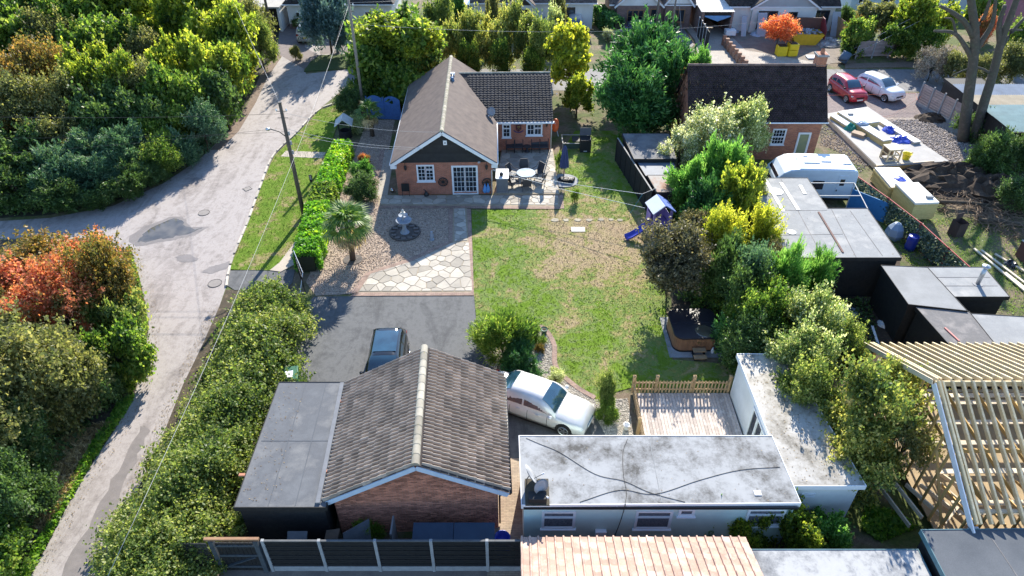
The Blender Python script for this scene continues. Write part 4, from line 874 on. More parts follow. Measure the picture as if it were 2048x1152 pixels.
# flat roofs bottom right
GREENF = mk('blue_green_fascia', (.10,.20,.23), (.07,.15,.18), scale=3, rough=.6, fine=.1)
flat_building('low_flat_roof', 'low flat felt roof with blue green edging in the foreground', 'building', [(8.2,9.0),(13.5,9.0),(13.5,13.05),(8.05,13.05)], 2.12, BWOOD, mk_stained('flaking_felt', (.40,.40,.40), (.24,.245,.255), (.13,.135,.145), .6), .08, fascia=GREENF)
flat_building('dark_flat_roof', 'tall dark blue grey flat felt roof in the bottom right corner', 'building', [(13.82,8.5),(22,8.5),(22,13.55),(13.82,13.45)], 2.62, BWOOD, FELTD, .1, fascia=GREENF, seams=[((16.2,8.5,0),(15.9,13.4,0))])
# black L shaped workshop
Ws = flat_building('black_workshop', 'large L shaped black timber workshop with pale felt roof', 'workshop', [(14.0,29.35),(19.8,29.35),(19.95,33.9),(17.72,33.9),(17.72,37.4),(14.2,37.4)], 2.62, BWOOD, FELTP, .1, fascia=BLACKW,
     seams=[((18.0,33.9,0),(17.6,29.3,0)), ((14.2,33.8,0),(17.7,33.8,0)), ((15.9,29.3,0),(16.2,37.4,0)), ((14.2,31.3,0),(17.7,31.4,0)), ((19.0,29.4,0),(19.0,33.8,0))])
RUST = mk('rusty_strip', (.17,.09,.075), (.12,.07,.06), rough=.85)
c = Ws.location; a, b = G(1637,424,2.64)-c, G(1686,505,2.64)-c; MB().bar((a.x,a.y,2.65),(b.x,b.y,2.65),.10,.03).build('capping_strip', RUST, Ws)
for a, b in (((1562,365),(1597,420)), ((1530,358),(1567,423)), ((1600,370),(1610,388))):
    a, b = G(*a, 2.64)-c, G(*b, 2.64)-c; MB().bar((a.x,a.y,2.642),(b.x,b.y,2.642),.20,.012).build('roof_light_strip', mk('pale_strip', (.66,.66,.64), (.56,.56,.55), rough=.6), Ws)
for x, y in ((1552,383),(1583,464)): a = G(x,y,2.64)-c; MB().cyl((a.x,a.y,2.63),.42 if y < 400 else .24,.02,16).build('roof_patch', MATS['pale_strip'], Ws)
t = thing('pergola', 'open white metal pergola frame standing beside the workshop roof', 'pergola', G(1700,440))
for z in (2.45,): 
    pp = [(17.9,37.2),(20.6,37.2),(20.2,34.1),(17.9,34.1)]; L0 = t.location
    for i in range(4):
        a, b = pp[i], pp[(i+1) % 4]; MB().bar((a[0]-L0.x,a[1]-L0.y,z),(b[0]-L0.x,b[1]-L0.y,z),.045,.045).build('rail', mk('galvanised_rail', (.40,.41,.42), rough=.6), t)
    MB().bar((17.9-L0.x,35.7-L0.y,z),(20.4-L0.x,35.7-L0.y,z),.045,.045).build('rail', MATS['galvanised_rail'], t)
    for a in ((20.6,37.2),(20.2,34.1)): MB().bar((a[0]-L0.x,a[1]-L0.y,0),(a[0]-L0.x,a[1]-L0.y,z-.03),.045,.045).build('post', MATS['galvanised_rail'], t)
for t_, x0, x1, yy, zt in ((Ws,14.0,19.8,29.35,2.40),(S1,-9.62,-6.62,14.75,2.10)):      # lapped black boards on the near walls
    c = t_.location; bm_ = MB().add([(0,-.006,0),(x1-x0,-.006,0),(x1-x0,-.028,0),(0,-.028,0),(0,-.004,.16),(x1-x0,-.004,.16),(x1-x0,-.010,.16),(0,-.010,.16)], [(3,2,6,7),(0,3,7,4),(2,1,5,6),(0,1,2,3),(7,6,5,4)]).mesh('lap_board', BWOOD)
    for k in range(int(zt/.155)): put('lap_board', bm_, t_, Matrix.Translation((x0-c.x, yy-c.y, .03+k*.155)))
litter('roof_litter', [(14.2,29.5),(19.7,29.5),(19.8,33.8),(14.2,33.8)], 110, .028, 'leaves scattered on the workshop roof', 65, 2.62); litter('roof_litter', [(9.95,15.6),(12.4,15.6),(11.7,22),(9.9,22)], 380, .03, 'leaves scattered on the wet annex roof', 66, 2.52); litter('roof_litter', [(-9.6,14.8),(-8.2,14.8),(-8.6,20.5),(-9.6,20.5)], 200, .028, 'leaves on the hedge side of the felt shed roof', 67, 2.32); litter('roof_litter', [(.5,14.7),(9.8,14.7),(9.7,17.4),(.4,17.4)], 110, .024, 'small leaves on the mobile home roof', 68, 2.62)
# three small felt sheds on the right
flat_building('felt_shed', 'dark felt roofed shed nearest the black workshop', 'shed', [(18.85,25.8),(21.2,25.35),(20.95,28.6),(18.85,28.75)], 2.42, BWOOD, mk('felt_mid', (.26,.265,.27), (.20,.205,.21), scale=1, rough=.8, fine=.15), .08, fascia=BLACKW)
Fl = flat_building('felt_shed', 'black shed with a metal flue rising from its felt roof', 'shed', [(21.2,26.55),(23.9,26.55),(23.95,28.75),(21.1,28.75)], 2.30, BWOOD, FELTP, .1, fascia=BLACKW, seams=[((21.2,27.3,0),(23.9,27.3,0)), ((21.2,28.0,0),(23.9,28.0,0))])
c = Fl.location; p = G(1955,568,2.3); mb = MB(); mb.cyl((p.x-c.x,p.y-c.y,2.3), .10, 1.0, 14); mb.build('flue', mk('galvanised', (.55,.56,.57), (.45,.46,.47), metal=.8, rough=.4), Fl, True)
MB().lathe([(.02,.16),(.20,.12),(.20,.08),(.12,.0)], 14, (p.x-c.x,p.y-c.y,3.28)).build('flue_cowl', MATS['galvanised'], Fl, True); MB().cyl((p.x-c.x,p.y-c.y,2.302),.24,.02,16).build('flashing', mk('lead', (.3,.3,.31)), Fl)
flat_building('felt_shed', 'brown stained flat roofed shed behind the timber frame', 'shed', [(19.5,22.4),(21.35,22.3),(21.35,25.2),(19.15,25.5)], 2.36, BWOOD, FELTB, .06, fascia=BLACKW)
flat_building('felt_shed', 'pale grey flat roofed shed at the right edge of the sheds', 'shed', [(21.45,22.3),(25.0,22.2),(25.0,24.8),(21.45,25.15)], 2.28, BWOOD, FELTP, .06, fascia=BLACKW)
MB()
p = G(1904,668,2.4); tag(MB().bar((p.x-.1,p.y+.45,2.39),(p.x+.1,p.y-.45,2.39),.08,.04).build('red_batten', mk('faded_red', (.6,.25,.22), rough=.7)), 'faded red batten lying on the brown stained roof', 'batten')
# old brick house with mossy roof
Ho = thing('old_house', 'old red brick house with dark mossy tiled roof', 'house', (12.2, 44.9, 0))
HW, HD, HE, HR = 9.1, 4.6, 3.0, 5.95
MB().box(0,HW,0,HD,0,HE+.02).build('wall', BRICKO, Ho)
for s in (0, 1):
    x = HW*s; MB().add([(x-.001+.002*s,0,HE),(x-.001+.002*s,HD,HE),(x-.001+.002*s,HD/2,HR-.1)], [(0,1,2) if s else (2,1,0)]).build('gable_wall', BRICKO, Ho)
hd = Vector((0,HD/2+.3,HR-HE+.1))
for a in ([(-.2,-.3,HE-.1),(HW+.2,-.3,HE-.1),(HW+.2,HD/2,HR),(-.2,HD/2,HR)], [(-.2,HD/2,HR),(HW+.2,HD/2,HR),(HW+.2,HD+.3,HE-.1),(-.2,HD+.3,HE-.1)]):
    MB().slab([Vector(p) for p in a], .06).build('roof_slope', OLDT, Ho)
tile_field(Ho, (-.2,HD/2,HR+.01), (HW+.4,0,0), (0,-HD/2-.3,HE-.1-HR), 52, 30, OLDT, .025, seed=9)
ridge_run(Ho, (-.2,HD/2,HR), (HW+.2,HD/2,HR), .11, .42, mk('old_ridge', (.20,.13,.11), (.14,.10,.09), rough=.9, rndv=.2))
mb = MB(); mb.box(HW-.55,HW+.10,HD/2-.1,HD/2+.55,HR-.6,HR+.75); mb.build('chimney', BRICKO, Ho); MB().box(HW-.62,HW+.17,HD/2-.17,HD/2+.62,HR+.6,HR+.72).build('chimney_cap', mk('lead', (.3,.3,.31)), Ho); MB().lathe([(.12,0),(.15,.05),(.11,.3)], 10, (HW-.22,HD/2+.22,HR+.74)).build('chimney_pot', mk('terracotta', (.4,.18,.11)), Ho)
MB().tube([(-.2,-.36,HE-.08),(HW+.25,-.36,HE-.08)], .05, 8).build('gutter', UPVC, Ho, True)
p0 = GY(1556,276,44.9)-Ho.location; window(Ho, (p0.x,0,p0.z+.1), .95, 1.2, [(0,1,0,.49,4,2),(0,1,.51,1,4,2)])
p0 = GY(1605,285,44.9)-Ho.location; window(Ho, (p0.x,0,1.05), .9, 2.05, [(0,1,0,1,1,1)], sill=False, name='glazed_door', glass=mk('greenish_pane', (.28,.30,.16), (.2,.24,.16), rough=.1), fr=.1)
# ---------------------------------------------------------------- houses along the far road
def house(label, x0, x1, y0, y1, eave, ridge, wall, tile, hip=0.0, name='bungalow', gables=(), wins=(), nu=60, nv=26, ov=.35):
    t = thing(name, label, 'house', (x0, y0, 0)); W, D = x1-x0, y1-y0
    MB().box(0,W,0,D,0,eave-.03).build('wall', wall, t)
    a, b = (hip, W-hip) if hip else (-ov, W+ov); m = D/2
    mb = MB().add([(-ov,-ov,eave),(W+ov,-ov,eave),(W+ov,D+ov,eave),(-ov,D+ov,eave),(a,m,ridge),(b,m,ridge)], [(0,1,5,4),(1,2,5),(2,3,4,5),(3,0,4),(0,3,2,1)])
    mb.build('roof', tile, t)
    k = (ridge-eave)/(m+ov)
    tile_field(t, (-ov,m,ridge+.02), (W+2*ov,0,0), (0,-m-ov,eave-ridge), nu, nv, tile, .03, (lambda c: hip == 0 or (c.x > (c.z-eave)/k*(hip+ov)/(m+ov)-ov and c.x < W+ov-(c.z-eave)/k*(hip+ov)/(m+ov))), seed=int(W*7))
    ridge_run(t, (a,m,ridge), (b,m,ridge), .12, .45, BROWNT)
    MB().box(-ov-.05,W+ov+.05,-ov-.09,-ov-.01,eave-.10,eave+.01).build('gutter', UPVC, t)
    for g in gables:   # projecting front gable: centre x, width, projection, apex z, face material
        gx, gw, gp, gz_, gm = g; e = eave
        MB().box(gx-gw/2,gx+gw/2,-gp,-.002,0,e-.05).build('bay_wall', wall, t)
        MB().add([(gx-gw/2-.1,-gp-.02,e-.05),(gx+gw/2+.1,-gp-.02,e-.05),(gx,-gp-.02,gz_-.12)], [(0,1,2)]).build('gable_face', gm, t)
        yb = (gz_-eave)/k - ov
        for s in (-1, 1):
            q = [(gx,-gp-.25,gz_),(gx+s*(gw/2+.3),-gp-.25,e-.1),(gx+s*(gw/2+.3),.3,e-.1),(gx,max(yb,.5)+.4,gz_)]
            MB().slab([Vector(v) for v in (q if s < 0 else q[::-1])], .07).build('gable_roof', tile, t)
            MB().bar((gx,-gp-.27,gz_-.1),(gx+s*(gw/2+.3),-gp-.27,e-.2),.04,.16).build('bargeboard', UPVC, t)
    for wn in wins:    # x, z, w, h, y offset, lights, frame, name
        window(t, (wn[0], wn[4]-.002, wn[1]), wn[2], wn[3], wn[5], frame=wn[6] if len(wn) > 6 else UPVC, name=wn[7] if len(wn) > 7 else 'window', sill=len(wn) < 8, fr=.06)
    return t
TIMB = mk('stained_timber_frame', (.30,.17,.08), (.24,.13,.06), rough=.6)
DKF = mk('dark_frame', (.05,.045,.045), rough=.5)
one = [(0,1,0,1,1,1)]; two = [(0,.49,0,1,1,1),(.51,1,0,1,1,1)]
C1 = house('white cottage with dark hipped roof behind the blue spruce', -22.8, -12.2, 73.5, 80.5, 2.5, 5.2, WHITE, DARKT, 3.0, 'cottage', wins=[(1.0,1.4,.5,.6,0,one),(2.6,1.35,1.0,1.2,0,two),(5.2,1.35,1.2,1.2,0,two),(8.2,1.2,.8,1.1,0,one),(9.3,1.2,.7,1.2,0,one)])
MB().box(-.02,10.62,-.03,-.004,0,.5).build('plinth', BRICKD, C1)
t = thing('roadside_garage', 'small flat roofed garage with an open black doorway beside the cottage', 'garage', (-26.3, 72.6, 0))
mb = MB(); mb.box(0,.2,0,5,0,2.3); mb.box(2.7,2.95,0,5,0,2.3); mb.box(.2,2.7,4.8,5,0,2.3); mb.build('wall', WHITE, t); MB().box(-.1,3.05,-.15,5.1,2.302,2.45).build('roof', CONC, t); MB().box(.2,2.7,.5,.56,0,2.3).build('door', BLACKW, t)
house('cream bungalow with brown tiled roof and pointed porch', -3.9, 8.2, 73.4, 80.5, 2.65, 4.9, WHITE, BROWNT, 0, 'bungalow', gables=[(4.9,2.0,.9,3.7,mk('dark_gable_boards', (.07,.05,.04), rough=.8))],
      wins=[(4.9,1.2,1.5,2.0,-.9,two,DKF),(9.3,1.5,2.0,1.3,0,two,DKF),(2.0,1.5,1.6,1.3,0,two,DKF),(3.4,1.6,.3,.5,0,one)], nv=22)
house('brown brick bungalow with two white gables and bay windows', 10.2, 18.2, 73.6, 80, 2.45, 4.9, BRICKD, BROWNT, 0, 'bungalow', gables=[(2.6,4.4,.5,4.5,WHITE),(6.6,2.6,.3,4.3,WHITE)],
      wins=[(2.3,1.35,1.7,1.3,-.5,[(0,.3,0,1,1,2),(.33,.66,0,1,1,2),(.69,1,0,1,1,2)],TIMB),(4.2,1.1,.85,2.0,-.5,one,TIMB,'door'),(6.7,1.35,1.3,1.3,-.3,two,TIMB)])
RH = house('grey gabled bungalow being renovated behind a littered yard', 22.0, 32.4, 72.6, 79.5, 2.55, 5.1, WHITE, DARKT, 0, 'bungalow', gables=[(5.2,6.4,.4,4.7,mk('grey_gable', (.40,.41,.43), (.33,.34,.36), scale=1, rough=.8))],
      wins=[(3.6,1.3,1.9,1.7,-.4,two,DKF),(6.1,1.05,.9,2.0,-.4,one,DKF,'door'),(9.0,1.3,1.8,1.6,0,two,DKF)])
t = thing('lean_to_garage', 'lean to garage with white corrugated roof and blue sheeting', 'garage', (18.7, 71.0, 0))
mb = MB(); mb.box(0,.25,0,7,0,2.4); mb.box(2.9,3.1,0,7,0,2.4); mb.box(.25,2.9,6.8,7,0,2.4); mb.build('wall', BRICKD, t)
mb = MB(); 
for k in range(22): x = -.1+k*.15; mb.add([(x,-.1,2.42),(x+.075,-.1,2.47),(x+.15,-.1,2.42),(x,7,2.62),(x+.075,7,2.67),(x+.15,7,2.62)], [(0,1,4,3),(1,2,5,4)])
mb.build('roof', mk('white_corrugated', (.62,.61,.59), (.52,.51,.5), rough=.6), t); MB().box(.2,2.95,.05,.12,2.0,2.38).build('lintel', BLACKW, t)
MB().slab([Vector(p) for p in ((.3,-.02,1.95),(1.6,-.02,1.5),(2.85,-.02,1.95),(2.85,-.02,2.05),(.3,-.02,2.05))], .03).build('sheeting', mk('tarp_blue', (.14,.34,.62), (.10,.26,.5), rough=.5, bump=.5, bscale=8), t)
t = thing('side_gate', 'tall dark panelled gate beside the lean to garage', 'gate', (18.5, 66.5, 0), 0)
for k in range(4): MB().box(-.03,.03,k*1.1,k*1.1+1.02,.1,1.9).build('panel', BWOOD, t); MB().box(-.05,.05,k*1.1+1.03,k*1.1+1.09,0,2.0).build('post', UPVC, t)
house('pale blue white house at the top right behind the trees', 36.5, 50, 78.5, 88, 3.0, 5.4, mk('pale_blue_render', (.60,.70,.74), (.52,.62,.66), rough=.8), mk('pale_roof', (.42,.55,.58), (.36,.48,.52), rough=.7, isl=.1), 0, 'house', wins=[(1.2,1.6,1.0,1.2,0,two),(4.0,1.6,1.4,1.2,0,two)])
house('pink rendered house with pale roof at the top right corner', 51.0, 66, 71, 79, 3.2, 5.6, mk('pink_render', (.50,.20,.24), (.42,.17,.2), rough=.8), mk('far_grey_roof', (.40,.40,.40), (.33,.33,.33), rough=.8, isl=.15), 0, 'house', wins=[(2.0,1.7,1.2,1.2,0,two),(6,1.7,1.2,1.2,0,two)])
house('brick house glimpsed between the trees at the top left', -44, -31, 84, 92, 2.7, 5.2, BRICKO, BROWNT, 0, 'house', wins=[(10,1.4,1.2,1.2,0,two)])
# ---------------------------------------------------------------- cars
TYRE = mk('tyre', (.015,.015,.016), rough=.85); ALLOY = mk('alloy', (.55,.56,.58), metal=.9, rough=.3); PLATEY = mk('yellow_plate', (.75,.58,.05), rough=.5); PLATEW = mk('white_plate', (.8,.8,.78), rough=.5)
CGLASS = mk_glass('car_glass', (.012,.035,.055), .03, 1.8); LAMPW = mk('headlamp', (.75,.78,.8), rough=.1); LAMPR = mk('tail_lamp', (.35,.02,.02), rough=.2); TRIM = mk('black_trim', (.012,.012,.013), rough=.5)  # car glass carries the blue of the reflected sky in its base colour
def car(label, pos, rz, L, W, H, paint, style, name='parked_car', group=None, plate_txt=True):
    """x forward; style gives side profile stations in 0..1 of length from the tail"""
    t = thing(name, label, 'car', pos, rz, group)
    hood, boot, belt, gl = style['hood']*H, style['boot']*H, style['belt']*H, style['glass']  # gl: rear screen base, roof rear, roof front, windscreen base (0..1)
    cl = .16*(H/1.45); st = []
    N = 26
    for i in range(N+1):
        u = i/N; x = (u-.5)*L
        wf = 1-.16*max(0, (u-.86)/.14)**1.6-.13*max(0, (.10-u)/.10)**1.6
        if u < gl[0]: top = boot - .10*H*max(0, (.07-u)/.07)**1.5
        elif u > gl[3]: top = belt+(hood-belt)*((u-gl[3])/(1-gl[3]))**.9 - .17*H*max(0, (u-.92)/.08)**1.8
        else: top = boot+(belt-boot)*(u-gl[0])/(gl[3]-gl[0])
        bot = cl + .10*max(0, (u-.90)/.10) + .10*max(0, (.08-u)/.08); hw = W/2*wf; st.append((x, hw, bot, top))
    def sect(x, hw, bot, top):
        sh = top-(top-bot)*.16
        return [(x,-hw*.55,bot),(x,-hw*.93,bot+.02),(x,-hw,bot+(top-bot)*.35),(x,-hw*.985,bot+(top-bot)*.62),(x,-hw*.93,sh),(x,-hw*.80,top-.02),(x,-hw*.4,top+.012),(x,0,top+.016),
                (x,hw*.4,top+.012),(x,hw*.80,top-.02),(x,hw*.93,sh),(x,hw*.985,bot+(top-bot)*.62),(x,hw,bot+(top-bot)*.35),(x,hw*.93,bot+.02),(x,hw*.55,bot)]
    n = 15; vs = []; fs = []
    for s in st: vs += sect(*s)
    for i in range(N):
        for j in range(n-1): fs.append((i*n+j, (i+1)*n+j, (i+1)*n+j+1, i*n+j+1))
        fs.append((i*n+n-1, (i+1)*n+n-1, (i+1)*n, i*n))
    fs += [tuple(range(n)), tuple(range(N*n+n-1, N*n-1, -1))]
    MB().add(vs, fs).build('body', paint, t, True)
    # cabin
    X = [(g-.5)*L for g in gl]; hb = W/2*.90; hr = W/2*.70; z0 = belt-.05; zr = H
    def ring(k):
        u = k
        if u <= 0: return X[0], z0, hb*.96
        if u >= 3: return X[3], z0, hb*.98
        if u < 1: return X[0]+(X[1]-X[0])*u, z0+(zr-.03-z0)*math.sin(u*math.pi/2)**.9, hb*.96+(hr-hb*.96)*u
        if u > 2: v = 3-u; return X[3]+(X[2]-X[3])*v, z0+(zr-.03-z0)*math.sin(v*math.pi/2)**.92, hb*.98+(hr-hb*.98)*v
        return X[1]+(X[2]-X[1])*(u-1), zr-.03+.03*math.sin((u-1)*math.pi), hr
    vs = []; fs = []; K = 24; m = 7
    for i in range(K+1):
        x, z, hw = ring(3*i/K); zb = z0-.02
        for f in (-1,-.97,-.55,0,.55,.97,1):
            if abs(f) == 1: vs.append((x, math.copysign(hb*.985, f), zb))
            elif abs(f) == .97: vs.append((x, math.copysign(hb+(hw-hb)*min(1, max(0, (z-z0)/(zr-z0))), f), max(zb+.005, z-.05)))
            else: vs.append((x, f*hw, z+.02*(1-abs(f))))
    for i in range(K):
        for j in range(m-1): fs.append((i*m+j, (i+1)*m+j, (i+1)*m+j+1, i*m+j+1))
    fs += [tuple(range(m)), tuple(range(K*m+m-1, K*m-1, -1))]
    MB().add(vs, fs).build('cabin', paint, t, True)
    def glass_band(u0, u1, nm, k=6):
        vs = []; fs = []
        for i in range(k+1):
            x, z, hw = ring(u0+(u1-u0)*i/k)
            for f in (-.86,-.45,0,.45,.86): vs.append((x, f*hw, z+.02*(1-abs(f))+.014))
        for i in range(k):
            for j in range(4): fs.append((i*5+j, (i+1)*5+j, (i+1)*5+j+1, i*5+j+1))
        o = MB().add(vs, fs).build(nm, CGLASS, t, True); return o
    glass_band(.10, .86, 'rear_window'); glass_band(2.14, 2.92, 'windscreen')
    if style.get('glassroof'): glass_band(1.08, 1.92, 'glass_roof')
    def side_pt(u, h, s):
        x, z, hw = ring(u); zt = max(z0+.01, z-.05); f = h; y = hb*.985+(hw*.97+(hb-hw)*.0-hb*.985)*f; return Vector((x, s*(y+.012), z0-.02+(zt-z0+.02)*f))
    for s in (-1, 1):
        for a, b in style['side']:
            us = [a+(b-a)*i/8 for i in range(9)]
            lo = [side_pt(u, .16, s) for u in us]; hi = [side_pt(u, .90, s) for u in us]; vs = lo+hi
            fs = [(i, i+1, 10+i, 9+i) if s < 0 else (9+i, 10+i, i+1, i) for i in range(8)]
            MB().add(vs, fs).build('side_window', CGLASS, t, True)
        x = X[3]-.12*L*.35; MB().lathe([(.01,-.07),(.09,-.04),(.10,.05),(.01,.08)], 8, (x, s*(W/2+.06), belt+.03)).build('mirror', paint if style.get('pmirror', 1) else TRIM, t, True)
        # lamps
        xf = L/2-.02; 
        MB().lathe([(.01,-.09),(.13,-.05),(.13,.05),(.01,.09)], 10, (L/2-.20*style.get('lampx', 1), s*W/2*.76, hood-.19*H*.9)).build('headlight', LAMPW, t, True)
        MB().box(-L/2+.0,-L/2+.16,min(s*W/2*.62,s*W/2*.90),max(s*W/2*.62,s*W/2*.90),boot-.24*H*.8,boot-.10*H*.8).build('tail_light', LAMPR, t, bevel=.02)
    wr = style.get('wr', .31)
    for fx in (style['axf'], style['axr']):
        for s in (-1, 1):
            wo = bpy.data.objects.new('wheel', None); 
            w_ = MB().tube([(0,-.10,0),(0,.10,0)], wr, 20); wo = w_.build('wheel', TYRE, t); wo.location = ((fx-.5)*L, s*(W/2-.085), wr)
            mb = MB(); mb.tube([(0,s*.095,0),(0,s*.108,0)], wr*.24, 10)
            for k in range(5): a = k*2*math.pi/5; mb.bar((0,s*.10,0),(wr*.66*math.cos(a),s*.106,wr*.66*math.sin(a)),.07,.012,(0,1,0))
            ring_ = [(wr*.66*math.cos(a),s*.104,wr*.66*math.sin(a)) for a in [q*math.pi/8 for q in range(17)]]; mb.tube(ring_, .025, 5); mb.build('rim', ALLOY, wo)
            ar = MB().tube([((fx-.5)*L,s*(W/2-.20),wr),((fx-.5)*L,s*(W/2+.006),wr)], wr+.055, 20); ar.build('wheel_arch', TRIM, t)
    g = style.get('grille', (.5, .16)); MB().box(L/2-.07,L/2+.012,-W/2*g[0],W/2*g[0],hood-.30*H,hood-.30*H+g[1]).build('grille', style.get('gmat', TRIM), t, bevel=.02)
    MB().box(L/2-.02,L/2+.03,-.26,.26,cl+.16,cl+.27).build('number_plate', PLATEW, t); MB().box(-L/2-.03,-L/2+.02,-.26,.26,boot-.32*H,boot-.32*H+.11).build('number_plate', PLATEY, t)
    for s in (-1, 1):
        MB().box(-L*.27,L*.26,min(s*(W/2-.03),s*(W/2-.005)),max(s*(W/2-.03),s*(W/2-.005)),cl-.02,cl+.07).build('sill', TRIM, t, bevel=.01)
        for fx in style.get('seams', (.30, .47, .66)): 
            i_ = min(N, max(0, round(fx*N))); hw_, bt_, tp_ = st[i_][1], st[i_][2], st[i_][3]
            MB().add([((fx-.5)*L+dx, s*(hw_*f+.004), bt_+(tp_-bt_)*g) for dx in (-.011,.011) for f, g in ((1.0,.12),(1.0,.35),(.985,.62),(.935,.82))], [(0,1,5,4),(1,2,6,5),(2,3,7,6)]).build('door_seam', TRIM, t)
    if style.get('handles'):
        for s in (-1, 1):
            for fx in style['handles']: MB().box((fx-.5)*L-.09,(fx-.5)*L+.09,s*W/2*.985-.02,s*W/2*.985+.02,belt-.17,belt-.13).build('door_handle', paint, t)
    return t
SEDAN = dict(hood=.54, boot=.63, belt=.615, glass=(.13,.30,.56,.735), side=[(.42,1.42),(1.48,2.55)], axf=.82, axr=.20, wr=.33, grille=(.36,.2), gmat=mk('blue_chrome', (.2,.35,.55), metal=.6, rough=.25), handles=(.38,.57))
HATCH = dict(hood=.60, boot=.68, belt=.66, glass=(.02,.13,.52,.74), side=[(.45,1.35),(1.42,2.6)], axf=.82, axr=.16, wr=.30, grille=(.45,.14))
SUV = dict(hood=.60, boot=.68, belt=.66, glass=(.015,.09,.56,.73), side=[(.4,1.35),(1.42,2.6)], axf=.81, axr=.18, wr=.35)
SILVER = mk_paint('silver_paint', (.70,.69,.69), .3, .25); RED = mk_paint('red_paint', (.45,.02,.035)); WHITEP = mk_paint('white_paint', (.78,.79,.80)); NAVY = mk_paint('black_paint', (.012,.014,.018), .15); GREYP = mk_paint('pale_silver_paint', (.58,.6,.63), .3, .3)
rw, fw = G(1022,822), G(1118,866)
p = (G(1006,826)+G(1118,866))/2; d = G(1118,866)-G(1006,826); ang = math.atan2(d.y, d.x)
nrm = Vector((-math.sin(ang), math.cos(ang), 0)); pc = p + nrm*.80
car('silver four door saloon parked between garage and pebble bed', (pc.x, pc.y, .02), ang, 4.85, 1.83, 1.47, SILVER, SEDAN)
p = G(783,700); car('black car with glossy glass roof parked behind the garage', (p.x+.05, p.y-1.75, .02), R(-88), 4.3, 1.80, 1.50, NAVY, dict(HATCH, glassroof=1))
p = G(1692,196); car('small red hatchback parked on the dirt', (p.x+.1, p.y+.35, .02), R(-78), 3.6, 1.63, 1.50, RED, dict(HATCH, hood=.62, pmirror=0))
p = G(1759,192); car('white hatchback parked beside the red car', (p.x+.0, p.y+.3, .02), R(-64), 3.98, 1.72, 1.49, WHITEP, HATCH)
p = G(607,88); car('white estate car seen from behind on the cottage drive', (p.x+.2, p.y+2.0, .02), R(93), 4.4, 1.82, 1.60, GREYP, SUV)
p = G(932,38); car('white car half hidden behind the hedge beside the cream bungalow', (p.x, p.y+1.5, .02), R(92), 4.3, 1.8, 1.5, WHITEP, HATCH)
p = G(1150,72); car('silver car parked in front of the cream bungalow', (p.x, p.y+1.0, .02), R(-95), 4.2, 1.75, 1.5, GREYP, HATCH)
p = G(1260,72); car('dark blue car parked in front of the brown brick bungalow', (p.x+.6, p.y+.2, .02), R(178), 4.1, 1.75, 1.45, mk_paint('dark_blue_paint', (.02,.03,.07)), HATCH)
p = G(1055,68); car('pale blue car hidden behind the tall shrubs', (p.x, p.y+.6, .02), R(175), 4.1, 1.75, 1.45, mk_paint('pale_blue_paint', (.35,.5,.62)), HATCH)
# ---------------------------------------------------------------- caravan
Cv = thing('caravan', 'white touring caravan with rounded front and dark windows', 'caravan', (19.0, 39.75, 0), R(-3))
CW = mk_paint('caravan_white_shade_tint', (.66,.74,.82), .35, 0, .2); CR = mk('caravan_roof', (.82,.82,.81), (.76,.76,.75), rough=.5)  # white body tinted pale blue, painting in the shade on its sides
prof = [(-2.55,.55),(-2.75,1.0),(-2.45,1.75),(-2.0,2.25),(-1.6,2.48),(-1.0,2.56),(2.2,2.56),(2.42,2.48),(2.52,2.2),(2.55,.55)]
k = len(prof); MB().add([(x,-1.1,z) for x, z in prof]+[(x,1.1,z) for x, z in prof], [tuple(range(k-1,-1,-1)),tuple(range(k,2*k))]+[(i,(i+1)%k,k+(i+1)%k,k+i) for i in range(k)]).build('body', CW, Cv, bevel=.08, seg=3)
MB().slab([Vector(p) for p in ((-1.1,-1.0,2.585),(2.2,-1.0,2.585),(2.2,1.0,2.585),(-1.1,1.0,2.585))], .03).build('roof_panel', CR, Cv)
CG = mk_glass('caravan_window', (.035,.028,.034), .08)
MB().slab([Vector(p) for p in ((-2.70,-.85,1.18),(-2.26,-.85,2.0),(-2.26,.85,2.0),(-2.70,.85,1.18))][::-1], .03).build('front_window', CG, Cv)
for x0, x1, z0, z1 in ((-2.0,-.95,1.2,1.75),(-.1,.5,1.25,1.75)):
    MB().box(x0-.05,x1+.05,-1.135,-1.10,z0-.05,z1+.05).build('window_surround', TRIM, Cv, bevel=.015); MB().box(x0,x1,-1.15,-1.135,z0,z1).build('side_window', CG, Cv, bevel=.01)
dr = MB().box(1.35,1.95,-1.125,-1.10,.62,2.2).build('door', CW, Cv, bevel=.02); MB().box(1.5,1.78,-1.14,-1.125,1.5,1.95).build('door_window', CG, dr, bevel=.02); MB().box(1.40,1.46,-1.15,-1.125,1.1,1.22).build('handle', TRIM, dr)
for x, y, s in ((-.2,.0,.5),(.75,.1,.32),(1.95,-.2,.26)): MB().box(x-s,x+s,y-s*.7,y+s*.7,2.587,2.66).build('roof_vent', UPVC, Cv, bevel=.03)
MB().cyl((-.4,.5,2.58),.18,.12,14,.12).build('roof_dome', UPVC, Cv, True); MB().cyl((-1.0,.4,2.56),.03,.25,8).build('roof_post', UPVC, Cv)
for s in (-1, 1): w_ = MB().tube([(.2,s*.98,.32),(.2,s*1.12,.32)], .31, 18).build('wheel', TYRE, Cv); MB().tube([(.2,s*1.10,.32),(.2,s*1.135,.32)], .18, 14).build('rim', ALLOY, w_)
MB().bar((-2.6,0,.5),(-3.7,0,.45),.12,.10).build('tow_bar', LANT, Cv); MB().box(-2.55,2.5,-1.08,1.08,.42,.56).build('chassis', TRIM, Cv)
